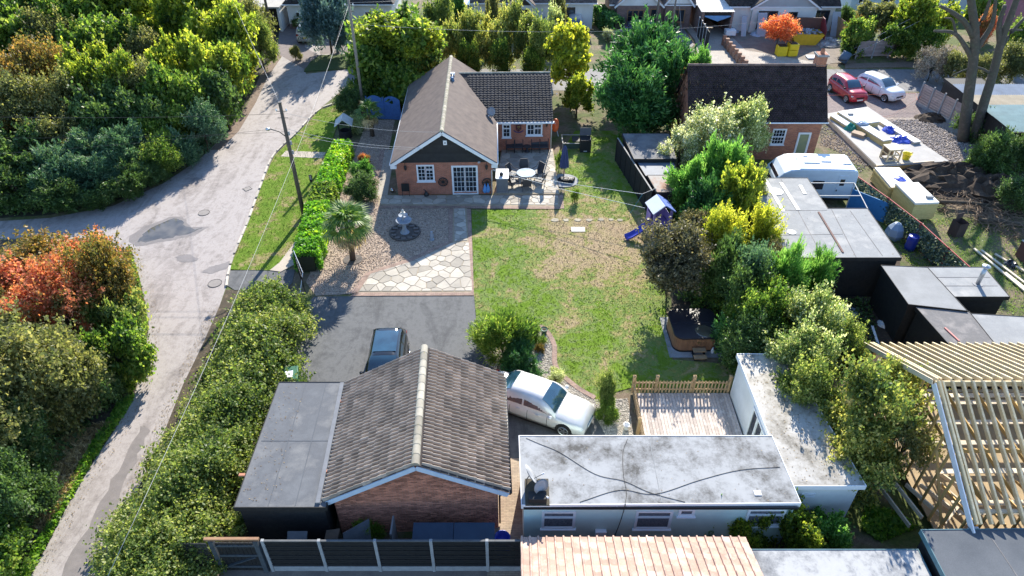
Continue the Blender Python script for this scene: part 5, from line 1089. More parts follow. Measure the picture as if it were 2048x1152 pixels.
# ---------------------------------------------------------------- garden furniture on the patio
RATT = mk('dark_rattan', (.035,.035,.04), (.055,.055,.06), scale=30, rough=.6, bump=.5, bscale=90)
PZ = .135
def rattan_chair(p, rz, label, group):
    t = thing('rattan_chair', label, 'chair', (p.x, p.y, PZ), rz, group)   # faces -y
    MB().box(-.28,.28,-.28,.26,.36,.44).build('seat', RATT, t, bevel=.03)
    b = MB().slab([Vector(v) for v in ((-.28,.24,.42),(.28,.24,.42),(.25,.42,1.02),(-.25,.42,1.02))], .05).build('backrest', RATT, t)
    for s in (-1, 1):
        MB().tube([(s*.30,-.28,0),(s*.31,-.26,.62),(s*.31,.2,.66),(s*.28,.38,.95)], .022, 6).build('armrest', RATT, t, True); MB().bar((s*.27,.25,0),(s*.27,.28,.42),.04,.04).build('leg', RATT, t)
    return t
c = G(1052,346,.7+PZ); tc = Vector((c.x, c.y, PZ))
t = thing('round_table', 'round glass topped patio table reflecting the sun', 'table', tc)
MB().cyl((0,0,.70),.62,.03,32).build('table_top', mk_glass('glass_top', (.30,.33,.35), .02), t); MB().tube([(.62*math.cos(a),.62*math.sin(a),.70) for a in [k*math.pi/16 for k in range(33)]], .025, 6).build('rim', RATT, t, True)
for k in range(4): a = k*math.pi/2+.4; MB().tube([(.18*math.cos(a),.18*math.sin(a),.69),(.12*math.cos(a),.12*math.sin(a),.35),(.4*math.cos(a),.4*math.sin(a),0)], .025, 6).build('leg', RATT, t, True)
for a, lb in ((-88,'rattan chair on the near side of the round patio table'),(-150,'rattan chair on the near left of the round patio table'),(150,'rattan chair on the far left of the round patio table'),(40,'rattan chair on the far right of the round patio table'),(-25,'rattan chair tipped pale side up at the right of the round table'),(95,'rattan chair on the far side of the round patio table')):
    a = R(a); rattan_chair(tc+Vector((math.cos(a)*1.0, math.sin(a)*1.0, 0)), a-R(90), lb, 'chairs round the patio table')
for x, lb in ((1021,'leftmost rattan armchair under the extension window'),(1037,'second rattan armchair from the left against the extension wall'),(1071,'second rattan armchair from the right against the extension wall'),(1088,'rightmost rattan armchair against the extension wall')):
    rattan_chair(G(x,306), 0, lb, 'armchairs along the extension wall')
p = G(1054,307); t = thing('side_table', 'small dark side table between the wall armchairs', 'table', (p.x,p.y,PZ)); MB().cyl((0,0,.42),.28,.03,20).build('table_top', RATT, t); MB().lathe([(.1,.42),(.06,.2),(.2,0)], 12).build('pedestal', RATT, t, True)
# closed parasol on a dark base
t = thing('parasol', 'closed navy blue parasol standing at the patio edge', 'parasol', (G(1127,362).x, G(1127,362).y, .02))
NAVYC = mk('navy_canvas', (.035,.05,.13), (.05,.07,.18), scale=5, rough=.8, bump=.3)
mb = MB(); n = 16; prof = [(.02,2.65),(.10,2.45),(.19,2.0),(.26,1.35),(.27,1.05),(.20,1.02)]
mb.lathe(prof, n); mb.v = [(x*(1+.22*(1 if i % 2 else -1)), y*(1+.22*(1 if i % 2 else -1)), z) for i, (x, y, z) in enumerate(mb.v)]; mb.build('canopy', NAVYC, t); MB().cyl((0,0,.3),.03,2.5,10).build('pole', LANT, t); MB().lathe([(.42,0),(.42,.12),(.30,.16)], 6).build('base', BLACKW, t)
t = thing('planter', 'low black planter of white stones beside the parasol', 'planter', (G(1130,357).x+.1, G(1130,357).y-.5, .02)); mb = MB(); mb.prism([(-.5,.2),(-.3,-.25),(.35,-.25),(.55,.2)], 0, .28); mb.build('trough', BLACKW, t)
mb = MB()
for k in range(40): x, y = rnd.uniform(-.4,.42), rnd.uniform(-.2,.15); mb.cbox((x,y,.29), .07,.06,.05)
stuff(mb.build('stones', PALES, t))
flat('parasol_plinth', [Vector((G(1128,358).x+.95*math.cos(a), G(1128,358).y-.3+.9*math.sin(a), 0)) for a in [k*math.pi/10 for k in range(20)]], .07, CONCD, .07)
p = G(1003,388); t = thing('patio_cabinet', 'grey storage cabinet with a white top beside the downpipe', 'cabinet', (p.x+.05,p.y+.55,.03)); MB().box(-.38,.38,-.6,.6,0,1.12).build('body', mk('grey_cabinet', (.16,.165,.18), (.12,.125,.14), rough=.7), t); MB().box(-.42,.42,-.64,.64,1.122,1.18).build('top', UPVC, t, bevel=.01)
p2 = Vector((p.x+.0, p.y+.25, 1.21)); t = thing('black_kettle', 'small black lantern on the white cabinet top', 'lantern', p2); MB().lathe([(.10,0),(.13,.05),(.12,.18),(.05,.25),(.02,.3)], 10).build('body', LANT, t, True); MB().tube([(.1,0,.2),(.17,0,.25),(.18,0,.1)], .015, 5).build('handle', LANT, t)
p = G(1110,278); t = thing('life_ring_board', 'orange float leaning on the white side of the extension', 'float', (p.x,p.y+.2,.05), R(15))
f = MB().lathe([(.01,-.07),(.30,-.05),(.33,0),(.30,.05),(.01,.07)], 18).build('float', mk('orange_plastic', (.85,.16,.03), rough=.45), t, True); f.rotation_euler = (R(62),0,R(-25)); f.scale = (.8,1.5,1); f.location = (0,0,.95)
MB().bar((.3,.1,0),(-.1,.0,1.3),.05,.05).build('prop', UPVC, t)
POSTG = mk('grey_paint', (.34,.34,.33), (.26,.26,.25), rough=.7)
p = G(1150,300); t = thing('garden_cold_frame', 'low open metal frame with a dark panel behind the parasol', 'frame', (p.x,p.y,.02))
for a, b in (((-.9,.0),(1.0,.0)),((1.0,.0),(1.0,1.4)),((1.0,1.4),(-.9,1.4)),((-.9,1.4),(-.9,.0))): MB().bar((a[0],a[1],.5),(b[0],b[1],.5),.05,.05).build('rail', POSTG, t)
for a in ((-.9,.0),(1.0,.0),(1.0,1.4),(-.9,1.4)): MB().bar((a[0],a[1],0),(a[0],a[1],.475),.04,.04).build('leg', POSTG, t)
MB().box(-.2,.35,.2,1.1,.53,.56).build('panel', BLACKW, t); MB().box(-.85,.9,.06,.10,.05,.45).build('screen', mk('dark_green_mesh', (.05,.08,.06), rough=.8), t)
p = G(1170,302); t = thing('black_crate', 'tall black box standing on the lawn behind the parasol', 'crate', (p.x,p.y,.02)); MB().box(-.38,.38,-.3,.5,0,.95).build('body', BLACKW, t); MB().slab([Vector(v) for v in ((-.4,.5,.96),(.4,.5,.96),(.42,.62,1.5),(-.38,.62,1.5))], .03).build('lid', mk('dark_grey_lid', (.10,.10,.11), rough=.6), t); MB().box(-.14,.1,-.33,-.3,.1,.14).build('handle', UPVC, t)
# fountain, statue, wishing well, blue fence
STONE = mk('cast_stone', (.33,.37,.42), (.25,.28,.33), scale=6, rough=.85, fine=.15, bump=.3)
p = G(810,466); t = thing('fountain', 'three tiered stone fountain on the gravel', 'fountain', (p.x,p.y,.02))
MB().lathe([(.95,0),(.95,.09),(.86,.11),(.84,.04),(.01,.03)], 28).build('basin', mk('dark_stone', (.10,.085,.075), (.07,.06,.055), rough=.8, fine=.2), t); 
for k in range(12): a = k*math.pi/6; o = MB().cbox((.72*math.cos(a),.72*math.sin(a),.06), .3,.22,.10).build('rim_stone', mk('wet_stone', (.13,.11,.10), (.09,.08,.075), rndv=.3, rough=.6), t, bevel=.02)
MB().lathe([(.28,.03),(.20,.15),(.12,.3),(.10,.65),(.16,.72),(.42,.82),(.48,.90),(.46,.93),(.36,.86),(.1,.84)], 20).build('lower_bowl', STONE, t, True)
MB().lathe([(.10,.84),(.07,1.0),(.08,1.1),(.26,1.2),(.29,1.26),(.22,1.22),(.06,1.2)], 18).build('upper_bowl', STONE, t, True)
MB().lathe([(.06,1.2),(.05,1.3),(.14,1.38),(.15,1.42),(.06,1.42),(.09,1.52),(.05,1.62),(.01,1.68)], 14).build('finial', mk('pale_stone', (.62,.60,.56), rough=.8), t, True)
p = G(864,480); t = thing('small_statue', 'small stone figure on the gravel near the fountain', 'statue', (p.x,p.y,.02)); MB().lathe([(.14,0),(.14,.06),(.08,.08),(.11,.22),(.12,.34),(.06,.42),(.085,.50),(.07,.58),(.01,.62)], 12).build('figure', STONE, t, True)
p = G(692,275); t = thing('wishing_well', 'small wishing well with a pale boarded gable roof', 'wishing well', (p.x,p.y,.02), R(6))
for s in (-1, 1):
    MB().slab([Vector(v) for v in ((0,-.62,1.62),(s*.62,-.62,1.12),(s*.62,.62,1.12),(0,.62,1.62))][::(1 if s < 0 else -1)], .05).build('roof_panel', mk('pale_grey_board', (.58,.58,.55), (.48,.48,.46), rough=.8, fine=.08), t); MB().bar((s*.42,0,0),(s*.42,0,1.3),.09,.09).build('post', BWOOD, t)
MB().lathe([(.42,0),(.46,.1),(.46,.55),(.38,.6),(.36,.1)], 14).build('wall', BWOOD, t); MB().bar((-.4,0,1.1),(.4,0,1.1),.06,.06).build('axle', BWOOD, t)
BLUEF = mk('blue_fence_paint', (.07,.17,.42), (.05,.13,.34), scale=4, rough=.7, fine=.1)
pa, pb = G(737,236), G(803,240); bf = thing('blue_fence', 'bright blue fence with a wavy top behind the small palm', 'fence', pa)
for i in range(2):
    a = pa+(pb-pa)*(i/2); b = pa+(pb-pa)*((i+1)/2); Lp = (b-a).length; t = sub_panel(bf, a, b)
    for k in range(12):
        x = Lp*k/12; h = 1.62+.28*math.sin(math.pi*(k+.5)/12); MB().box(x+.005,x+Lp/12-.005,-.012,.012,.02,h).build('slat', BLUEF, t)
    for z in (.3, 1.2): MB().box(0,Lp,-.045,-.014,z,z+.08).build('rail', BLUEF, t)
# ---------------------------------------------------------------- timber roof frame on the right
PINE = mk('new_pine', (.68,.56,.36), (.58,.46,.27), (.72,.62,.44), scale=3, rough=.75, rndv=.18, fine=.1, fscale=20)
PINEB = mk('yellow_pine', (.50,.34,.13), (.42,.27,.10), scale=3, rough=.75, rndv=.2, fine=.1)
PALEW = mk('pale_timber', (.66,.58,.45), (.58,.50,.38), scale=3, rough=.75, rndv=.15, fine=.08)
Tf = thing('unfinished_building', 'large half built timber roof frame of bare pale rafters', 'building', (15.9, 18.1, 0))
FX, FZ, RZF = 10.5, 3.0, 5.05; YN, YF = -4.05, 4.05
MB().bar((-.45,0,RZF-.12),(FX,0,RZF-.12),.06,.24).build('ridge_beam', PINE, Tf)
k = 0; x = -.35; rme_n = None
while x < FX:
    for s in (-1, 1):
        e = Vector((x, s*4.45, FZ-.20)); r_ = Vector((x, s*.03, RZF)); MB().bar(r_, e, .07, .17).build('rafter', PINE, Tf)
    x += .12 if k == 0 else .37; k += 1
for s in (-1, 1):
    MB().bar((-.40,s*4.0,FZ-.12),(FX,s*4.0,FZ-.12),.12,.10).build('wall_plate', PALEW, Tf); MB().bar((-.40,s*2.1,FZ+.72),(FX,s*2.1,FZ+.72),.08,.18).build('purlin', PINEB, Tf)
    MB().bar((-.42,s*4.0,.35),(FX,s*4.0,.35),.12,.12).build('sole_plate', PALEW, Tf)
    x = -.3
    while x < FX: MB().bar((x,s*4.0,.42),(x,s*4.0,FZ-.18),.09,.05,(0,1,0)).build('stud', PINEB, Tf); x += .6
WBARGE = mk('white_barge', (.72,.74,.78), (.62,.64,.68), rough=.5)
MB().bar((-.50,-.05,RZF-.10),(-.50,-4.65,FZ-.42),.04,.26).build('bargeboard', WBARGE, Tf); MB().bar((-.50,.05,RZF-.10),(-.50,4.6,FZ-.36),.04,.20).build('bargeboard', PALEW, Tf)
MB().box(-.52,-.2,-4.75,-4.4,FZ-.75,FZ-.4).build('boxed_eave', WBARGE, Tf)
x = .2
while x < FX: MB().bar((x,-3.95,FZ-.02),(x,3.95,FZ-.02),.05,.15).build('ceiling_joist', PINEB, Tf); x += 1.2
for y in (-3.3,-2.7,-2.0,-1.4,-.7,0,.7,1.4,2.0,2.7,3.3): MB().bar((-.3,y,.42),(-.3,y,min(FZ+.1+(4-abs(y))*.5,RZF-.3)),.05,.10).build('gable_stud', PINEB, Tf)
for y0, y1 in ((-3.8,-1.5),(3.8,1.5)): MB().bar((-.36,y0,.6),(-.36,y1,FZ),.03,.10,(1,0,0)).build('brace', PINEB, Tf)
MB().box(-.2,FX,-3.9,3.9,.30,.36).build('floor_deck', mk('floor_boards', (.40,.30,.18), (.32,.24,.14), scale=2, rough=.85, fine=.15), Tf)
for j, (y, w_, z) in enumerate(((-2.7,.22,.9),(-2.3,.22,.9),(-1.0,.22,1.1),(.4,.22,1.1),(1.3,.22,1.3),(2.4,.22,1.3),(2.7,.22,1.4))):
    MB().bar((.6,y,z),(FX-.5,y+.1,z),w_,.045).build('stacked_board', PALEW, Tf)
for j in range(10): MB().bar((.3+j*1.0,-3.9,1.9),(.3+j*1.0+.5,-1.0,.6),.05,.10).build('prop', PINEB, Tf)
for j, (a, b) in enumerate((((1762,975),(1820,1052)), ((1790,965),(1845,1035)), ((1812,968),(1880,1028)), ((1840,968),(1905,1018)), ((1865,955),(1925,1006)), ((1872,940),(1935,985)))):
    a, b = G(*a, .75), G(*b, .75); tag(MB().bar((a.x,a.y,.72),(b.x,b.y,.72),.06,.18).build('deck_joist', PALEW), ['leftmost bare joist on the ground by the timber frame','second bare joist from the left by the frame','third bare joist from the left by the frame','fourth bare joist from the left by the frame','fifth bare joist, close to the frame corner','last bare joist, tucked under the frame'][j], 'joist', 'bare joists beside the timber frame')
pp = [(1895,1045),(1955,985),(1965,960)]; a, b = G(1888,1048,.95), G(1950,972,.95); tag(MB().bar(a, b, .10,.16).build('bearer_beam', PALEW), 'diagonal bearer beam closing the ends of the joists', 'beam')
# ---------------------------------------------------------------- deck, picket fence, hot tub
DECK = mk('weathered_deck', (.52,.45,.41), (.40,.34,.31), (.62,.56,.52), scale=2.5, rough=.8, rndv=.22, fine=.12, fscale=25)
Dk = struct(MB().box(5.48,9.84,17.62,22.15,.02,.14).build('deck_base', BWOOD))
n = 31; wdt = (9.82-5.5)/n; dme = MB().box(0,wdt-.012,0,4.5,0,.03).mesh('deck_board', DECK)
for k in range(n): put('deck_board', dme, Dk, Matrix.Translation((5.5+k*wdt, 17.63, .142)))
PICK = mk('picket_wood', (.46,.31,.17), (.38,.25,.13), scale=5, rough=.8, rndv=.2, fine=.12)
def picket_fence(label, a, b, posts):
    a, b = Vector(a), Vector(b); t = thing('picket_fence', label, 'fence', a, math.atan2(b.y-a.y, b.x-a.x)); Lf = (b-a).length; n = int(Lf/.155)
    pme = MB().add([(-.035,-.01,.06),(.035,-.01,.06),(.035,.01,.06),(-.035,.01,.06),(-.035,-.01,.78),(.035,-.01,.78),(.035,.01,.78),(-.035,.01,.78),(0,-.01,.83),(0,.01,.83)],
         [(0,1,5,8,4),(3,7,9,6,2),(1,2,6,5),(0,4,7,3),(5,6,9,8),(4,8,9,7),(0,3,2,1)]).mesh('picket', PICK)
    for k in range(n): put('picket', pme, t, Matrix.Translation((.08+k*Lf/n, -.03, 0)))
    for z in (.22,.62): MB().box(0,Lf,-.018,.018,z,z+.08).build('rail', PICK, t)
    for f in posts: MB().box(Lf*f-.065,Lf*f+.065,.02,.15,0,1.0).build('post', PICK, t); MB().add([(Lf*f-.075,.01,1.0),(Lf*f+.075,.01,1.0),(Lf*f+.075,.16,1.0),(Lf*f-.075,.16,1.0),(Lf*f,.085,1.07)], [(0,1,4),(1,2,4),(2,3,4),(3,0,4)]).build('post_cap', PICK, t)
    return t
picket_fence('brown picket fence along the far side of the deck', (5.46,22.2,.1), (9.84,22.2,.1), (.005,.24,.62,.99)); picket_fence('brown picket fence along the left side of the deck', (5.44,18.4,.1), (5.44,22.1,.1), (.02,.38))
Ht = thing('hot_tub', 'wood sided hot tub under a black folding cover', 'hot tub', (8.95, 26.1, .03), R(2))
def rr(w, d, r, n=6):
    out = []
    for cx, cy, a0 in ((w-r,d-r,0),(-w+r,d-r,90),(-w+r,-d+r,180),(w-r,-d+r,270)):
        out += [(cx+r*math.cos(R(a0+90*k/n)), cy+r*math.sin(R(a0+90*k/n))) for k in range(n+1)]
    return out
TUB = mk('tub_panel', (.30,.15,.08), (.24,.115,.06), scale=4, rough=.6, rndv=.12)
MB().prism(rr(1.10,1.05,.42), .06, .80).build('cabinet', TUB, Ht); MB().prism(rr(1.14,1.09,.44), 0, .07).build('plinth', BLACKW, Ht)
ring = rr(1.105,1.055,.425,5)
for i in range(len(ring)):
    a, b = Vector(ring[i]+(0,)), Vector(ring[(i+1) % len(ring)]+(0,)); m = max(1, round((b-a).length/.13))
    for j in range(m): u, v = a+(b-a)*(j/m), a+(b-a)*((j+.9)/m); MB().bar((u.x,u.y,.43),(v.x,v.y,.43),.03,.70).build('cladding_strip', TUB, Ht)
COVER = mk('black_vinyl', (.014,.012,.02), (.022,.02,.03), rough=.38, bump=.15, bscale=12)
for s in (-1, 1):
    q = [(x, max(.01, y) if s > 0 else min(-.01, y)) for x, y in rr(1.16,1.11,.45)]; o = MB().prism(q, .80, .90).build('cover_half', COVER, Ht, bevel=.03)
MB().lathe([(.01,.02),(.4,.015),(.46,.0)], 20, (.35,-.62,.905)).build('cover_puddle', WATER, Ht)
MB().box(-.08,.08,-1.10,-1.075,.55,.62).build('badge', mk('brass', (.6,.5,.3), metal=1, rough=.3), Ht)
for k, (y, z) in enumerate(((-1.32,.36),(-1.62,.18))): MB().box(-.30,.32,y-.15,y+.13,z-.05,z).build('step_tread', mk('step_wood', (.36,.24,.14), (.3,.2,.11), rough=.75, rndv=.15), Ht)
for s in (-.26,.28): MB().box(s-.03,s+.03,-1.72,-1.2,.0,.13).build('step_side', BWOOD, Ht)
flat('tub_base', [Vector((x, y, 0)) for x, y in ((7.6,24.6),(10.4,24.6),(10.4,27.6),(7.6,27.6))], .03, CONCD)
p = G(1424,706); t = thing('plastic_bottle', 'white plastic bottle on the slab beside the hot tub', 'bottle', (p.x,p.y,.03)); MB().lathe([(.07,0),(.08,.02),(.08,.2),(.03,.26),(.03,.3)], 12).build('bottle', UPVC, t, True); MB().cyl((0,0,.3),.035,.03,10).build('cap', BARGE, t)
# ---------------------------------------------------------------- black boundary fence with concrete posts
POSTC = mk('concrete_post', (.34,.35,.36), (.26,.27,.28), scale=4, rough=.9, fine=.15)
xs = [-8.55,-6.62,-4.70,-2.78,-.86,1.02]
Bf = thing('back_fence', 'black boarded fence with pale concrete posts behind the garage', 'fence', (xs[0], 13.62, 0))
for i in range(len(xs)):
    y = 13.62; pst = MB().box(xs[i]-xs[0]-.055,xs[i]-xs[0]+.055,-.055,.055,0,1.92).build('post', POSTC, Bf, bevel=.012)
    if i < len(xs)-1:
        x0, x1 = xs[i]+.06, xs[i+1]-.06; w2 = (x1-x0)/2; t = MB().box(-w2,w2,-.03,.03,.02,.30).build('panel', POSTC, Bf); t.location = ((x0+x1)/2-xs[0], 0, 0)
        for k in range(11): MB().bar((-w2,-.012+.012*(k % 2),.38+k*.14),(w2,-.012+.012*(k % 2),.38+k*.14),.022,.155,(0,-.16,1)).build('board', BWOOD, t)
        for x in (-w2+.03,0,w2-.03): MB().box(x-.025,x+.025,.03,.06,.32,1.86).build('batten', BWOOD, t)
        MB().box(-w2,w2,-.035,.035,1.862,1.90).build('capping', mk('weathered_cap', (.12,.125,.13), (.08,.085,.09), rough=.8), t)
t = thing('garden_gate', 'dark braced timber gate under an orange brown lintel', 'gate', (-9.75, 13.6, 0)); GATEW = mk('bluish_dark_wood', (.07,.085,.10), (.045,.055,.065), scale=6, rough=.8)
for s in (-.55,.98): MB().box(s-.08,s+.08,-.08,.08,0,1.95).build('gate_post', GATEW, t)
MB().box(-.75,1.12,-.05,.05,1.96,2.06).build('lintel', mk('orange_timber', (.34,.19,.10), (.26,.14,.08), rough=.8), t)
for k in range(9): MB().box(-.44+k*.145,-.31+k*.145,-.02,.02,.08,1.80).build('plank', BWOOD, t)
for z in (.3,1.0,1.6): MB().box(-.45,.87,-.05,-.022,z,z+.10).build('ledge', GATEW, t)
MB().bar((-.42,-.06,.38),(.82,-.06,1.02),.03,.09,(0,1,0)).build('brace', GATEW, t)
t = thing('old_fence', 'weathered dark larch lap fence left of the garden gate', 'fence', (-11.0, 13.6, 0)); 
for k in range(11): MB().bar((-.45,-.01*(k % 2),.2+k*.15),(.5,-.01*(k % 2),.2+k*.15),.022,.165,(0,-.16,1)).build('board', mk('silvered_black', (.06,.06,.06), (.035,.035,.035), rough=.85, rndv=.3), t)
# things stored behind the garage
BLUEB = mk('dark_blue_board', (.035,.075,.13), (.025,.055,.10), scale=2, rough=.5)
for i, (x0, x1) in enumerate(((-3.55,-2.1),(-2.08,-.62))): tag(MB().slab([Vector(v) for v in ((x0,14.0,1.05),(x1,14.0,1.05),(x1,14.75,1.25),(x0,14.75,1.25))], .05).build('blue_cover_sheet', BLUEB), ['left dark blue cover sheet on a box behind the garage','right dark blue cover sheet on a box behind the garage'][i], 'cover sheet', 'blue cover sheets behind the garage') 
for i, (x0, x1) in enumerate(((-3.5,-2.12),(-2.06,-.66))): tag(MB().box(x0,x1,14.08,14.7,.02,.98).build('storage_box', BWOOD), ['left dark storage box standing behind the garage','right dark storage box standing behind the garage'][i], 'storage box', 'storage boxes behind the garage')
BLUEP = mk('blue_plastic', (.02,.04,.30), (.03,.06,.38), rough=.35)
def barrel(label, p, open_=True, h=.92, r=.29):
    t = thing('blue_barrel', label, 'barrel', p); MB().lathe([(.02,.02),(r*.92,.0),(r,.12),(r*.98,.3),(r*1.03,.34),(r*.98,.38),(r*1.0,.62),(r*1.04,.66),(r*.98,.7),(r*.95,h),(r*.86,h),(r*.85,h-.25),(.02,h-.3)] if open_ else [(.02,.02),(r*.92,.0),(r,.12),(r*1.03,.34),(r,.38),(r*1.04,.66),(r*.95,h-.06),(r*.8,h),(.02,h)], 22).build('body', BLUEP, t, True); MB().tube([(r*.95*math.cos(a),r*.95*math.sin(a),h) for a in [k*math.pi/10 for k in range(21)]], .022, 6).build('rim', BLUEP, t, True); return t
barrel('open blue barrel beside the garage wall', (-.35,14.35,.02)); barrel('blue barrel standing by the red fence', (23.2,33.75,0), False)
t = thing('leaning_board', 'grey board leaning on the garage wall among weeds', 'board', (-5.6,14.3,0), R(20)); MB().slab([Vector(v) for v in ((-.5,-.1,.0),(.5,-.1,.3),(.6,.35,1.35),(-.4,.35,.95))], .04).build('panel', mk('grey_board', (.20,.21,.22), (.15,.16,.17), rough=.8), t)
t = thing('leaning_board', 'tall dark board standing edge on behind the garage', 'board', (-4.25,14.4,0)); MB().box(-.03,.03,-.35,.4,0,1.6).build('panel', mk('grey_board', (.20,.21,.22), (.15,.16,.17), rough=.8), t)
tag(MB().slab([Vector(v) for v in ((-8.0,13.95,.9),(-7.3,13.95,.9),(-7.3,14.4,1.25),(-8.0,14.4,1.25))], .04).build('hutch_roof', mk('grey_board', (.2,.21,.22))), 'small grey lid in the dark gap behind the felt roof shed', 'lid')
tag(MB().slab([Vector(v) for v in ((-6.9,13.9,.3),(-6.4,13.9,.4),(-6.2,14.6,1.1),(-6.7,14.6,1.0))], .03).build('plywood_offcut', mk('brown_ply', (.20,.14,.10), (.15,.11,.08), rough=.85)), 'brown plywood offcut wedged between shed and garage', 'board')
# wheelie bins and rubbish on the drive
GREENB = mk('green_bin', (.03,.15,.075), (.025,.12,.06), rough=.5)
def wheelie(label, p, rz, mat, lid=True):
    t = thing('wheelie_bin', label, 'bin', p, rz, 'bins on the drive')
    a, b = [(-.25,-.30),(.25,-.30),(.25,.30),(-.25,.30)], [(-.29,-.36),(.29,-.36),(.29,.36),(-.29,.36)]
    MB().add([(x,y,.06) for x, y in a]+[(x,y,.98) for x, y in b], [(0,3,2,1),(4,5,6,7)]+[(i,(i+1)%4,4+(i+1)%4,4+i) for i in range(4)]).build('body', mat, t, bevel=.02)
    if lid: MB().slab([Vector(v) for v in ((-.31,-.40,1.0),(.31,-.40,1.0),(.31,.38,1.07),(-.31,.38,1.07))], .05).build('lid', mat, t, bevel=.015); MB().box(-.24,.1,-.3,.1,1.04,1.06).build('lid_label', UPVC, t)
    for s in (-1, 1): MB().tube([(s*.24,.3,.1),(s*.30,.3,.1)], .1, 12).build('wheel', TYRE, t)
    MB().bar((-.22,.42,.98),(.22,.42,.98),.03,.03).build('handle', mat, t)
wheelie('green wheelie bin under the hedge at the drive edge', (-9.95,22.55,.02), R(10), GREENB); 
t = thing('recycling_box', 'open green box overflowing with white rubbish bags', 'box', (-9.6,21.45,.02)); MB().box(-.45,.45,-.35,.35,0,.4).build('box', GREENB, t)
SACK = mk('white_sack', (.70,.71,.72), (.58,.6,.62), scale=8, rough=.5, bump=.6, bscale=10); SACKG = mk('green_sack', (.02,.33,.17), rough=.45)
for x, y, s, m in ((-.2,.1,.26,SACK),(.18,.15,.25,SACK),(-.25,-.2,.2,SACKG),(.1,-.2,.22,SACK),(-.35,.22,.18,SACKG),(.38,-.1,.16,mk('brown_card', (.36,.2,.12)))):
    MB().lathe([(.01,-s*.7),(s*.8,-s*.4),(s,0),(s*.75,s*.5),(.01,s*.75)], 9, (x,y,.55)).build('sack', m, t, True)
# drive-edge hurdle fence along the hedge
t = thing('lattice_fence', 'dark leaning lattice fence between hedge and drive', 'fence', G(598,640)); a, b = G(598,640)-G(598,640), G(583,745)-G(598,640)
for k in range(22): p = a+(b-a)*k/21; MB().bar((p.x,p.y,0),(p.x-.25,p.y+.12,1.2),.025,.05).build('lath', BWOOD, t)
MB().bar((a.x-.2,a.y,1.0),(b.x-.2,b.y,1.0),.04,.04).build('rail', BWOOD, t)
t = thing('iron_gate', 'open dark iron gate with a white rope at the drive entrance', 'gate', G(612,590)); a, b = Vector((0,0,0)), G(597,545)-G(612,590)
for k in range(10): p = a+(b-a)*k/9; MB().bar((p.x,p.y,.1),(p.x,p.y,1.25),.025,.025).build('bar', LANT, t)
for z in (.15,1.2): MB().bar((a.x,a.y,z),(b.x,b.y,z),.04,.04).build('rail', LANT, t)
MB().tube([(a.x-.3,a.y,.1),(a.x-.2,a.y+.8,.9),(b.x,b.y,1.5)], .02, 5).build('rope', UPVC, t)
# ---------------------------------------------------------------- playhouse, washing line, low sheds by the lawn
Ph = thing('playhouse', 'purple and blue plastic playhouse with a blue slide', 'playhouse', (8.75, 35.55, .02), R(12)); PURP = mk('purple_plastic', (.30,.22,.52), (.25,.18,.46), rough=.45); LBLUE = mk('pale_blue_plastic', (.18,.26,.62), (.14,.21,.52), rough=.4); SLB = mk('slide_blue', (.05,.06,.42), rough=.3)
for sx, sy in ((-1,-1),(1,-1),(1,1),(-1,1)): MB().box(sx*.52-.06,sx*.52+.06,sy*.5-.06,sy*.5+.06,0,1.75).build('post', PURP, Ph)
MB().box(-.5,.5,-.48,.48,.72,.80).build('floor', PURP, Ph)
MB().box(-.5,.5,.49,.53,.8,1.7).build('back_wall', PURP, Ph); MB().box(.53,.57,-.44,.44,.8,1.35).build('side_wall', PURP, Ph); MB().box(-.57,-.53,.0,.44,.8,1.35).build('side_wall', PURP, Ph)
for s in (-1, 1): MB().slab([Vector(v) for v in ((0,-.68,2.2),(s*.68,-.68,1.7),(s*.68,.68,1.7),(0,.68,2.2))][::(1 if s < 0 else -1)], .06).build('roof_panel', UPVC if s < 0 else LBLUE, Ph)
sp = [Vector(v) for v in ((-.55,-.25,.84),(-.9,-.3,.74),(-1.35,-.35,.42),(-1.85,-.42,.2),(-2.15,-.45,.14))]
mb = MB(); vs = []
for p in sp: vs += [(p.x,p.y-.24,p.z+.14),(p.x,p.y-.2,p.z),(p.x,p.y+.2,p.z),(p.x,p.y+.24,p.z+.14)]
mb.add(vs, [(i*4+j,i*4+j+1,i*4+j+5,i*4+j+4) for i in range(4) for j in range(3)]); o = mb.build('slide', SLB, Ph, True); sd = o.modifiers.new('thick', 'SOLIDIFY'); sd.thickness = .03
mb = MB(); mb.bar((.35,-.62,.75),(.75,-1.2,0),.05,.05); mb.bar((.75,-.5,.75),(1.1,-1.1,0),.05,.05); mb.build('ladder_side', UPVC, Ph)
for k in range(4): u = k/4+.1; MB().bar((.35+.4*u,-.62-.58*u,.75*(1-u)),(.75+.35*u,-.5-.6*u,.75*(1-u)),.04,.04).build('rung', UPVC, Ph)
LINE = mk('white_line', (.75,.75,.73), rough=.6)
a, b, c = world((6.2,-.2,1.9)), G(1285,388,1.9), G(1311,377,2.0)
tag(MB().tube([a, (a+b)/2-Vector((0,0,.12)), b], .014, 5).build('washing_line', LINE), 'far washing line strung from the bungalow across the lawn', 'washing line')
d = G(1290,416,1.9); tag(MB().tube([a-Vector((0,0,.05)), (a+d)/2-Vector((0,0,.15)), d], .014, 5).build('washing_line', LINE), 'near washing line strung from the bungalow to the playhouse', 'washing line')
t = thing('line_post', 'white forked washing line post beside the black fence', 'post', G(1322,430)); p = t.location
MB().tube([(0,0,0), c-p], .03, 8).build('upright', POSTG, t); MB().tube([c-p, b-p], .02, 6).build('arm', POSTG, t); MB().tube([b-p, G(1258,430)-p], .012, 5).build('prop_cord', mk('teal_cord', (.05,.3,.4)), t)
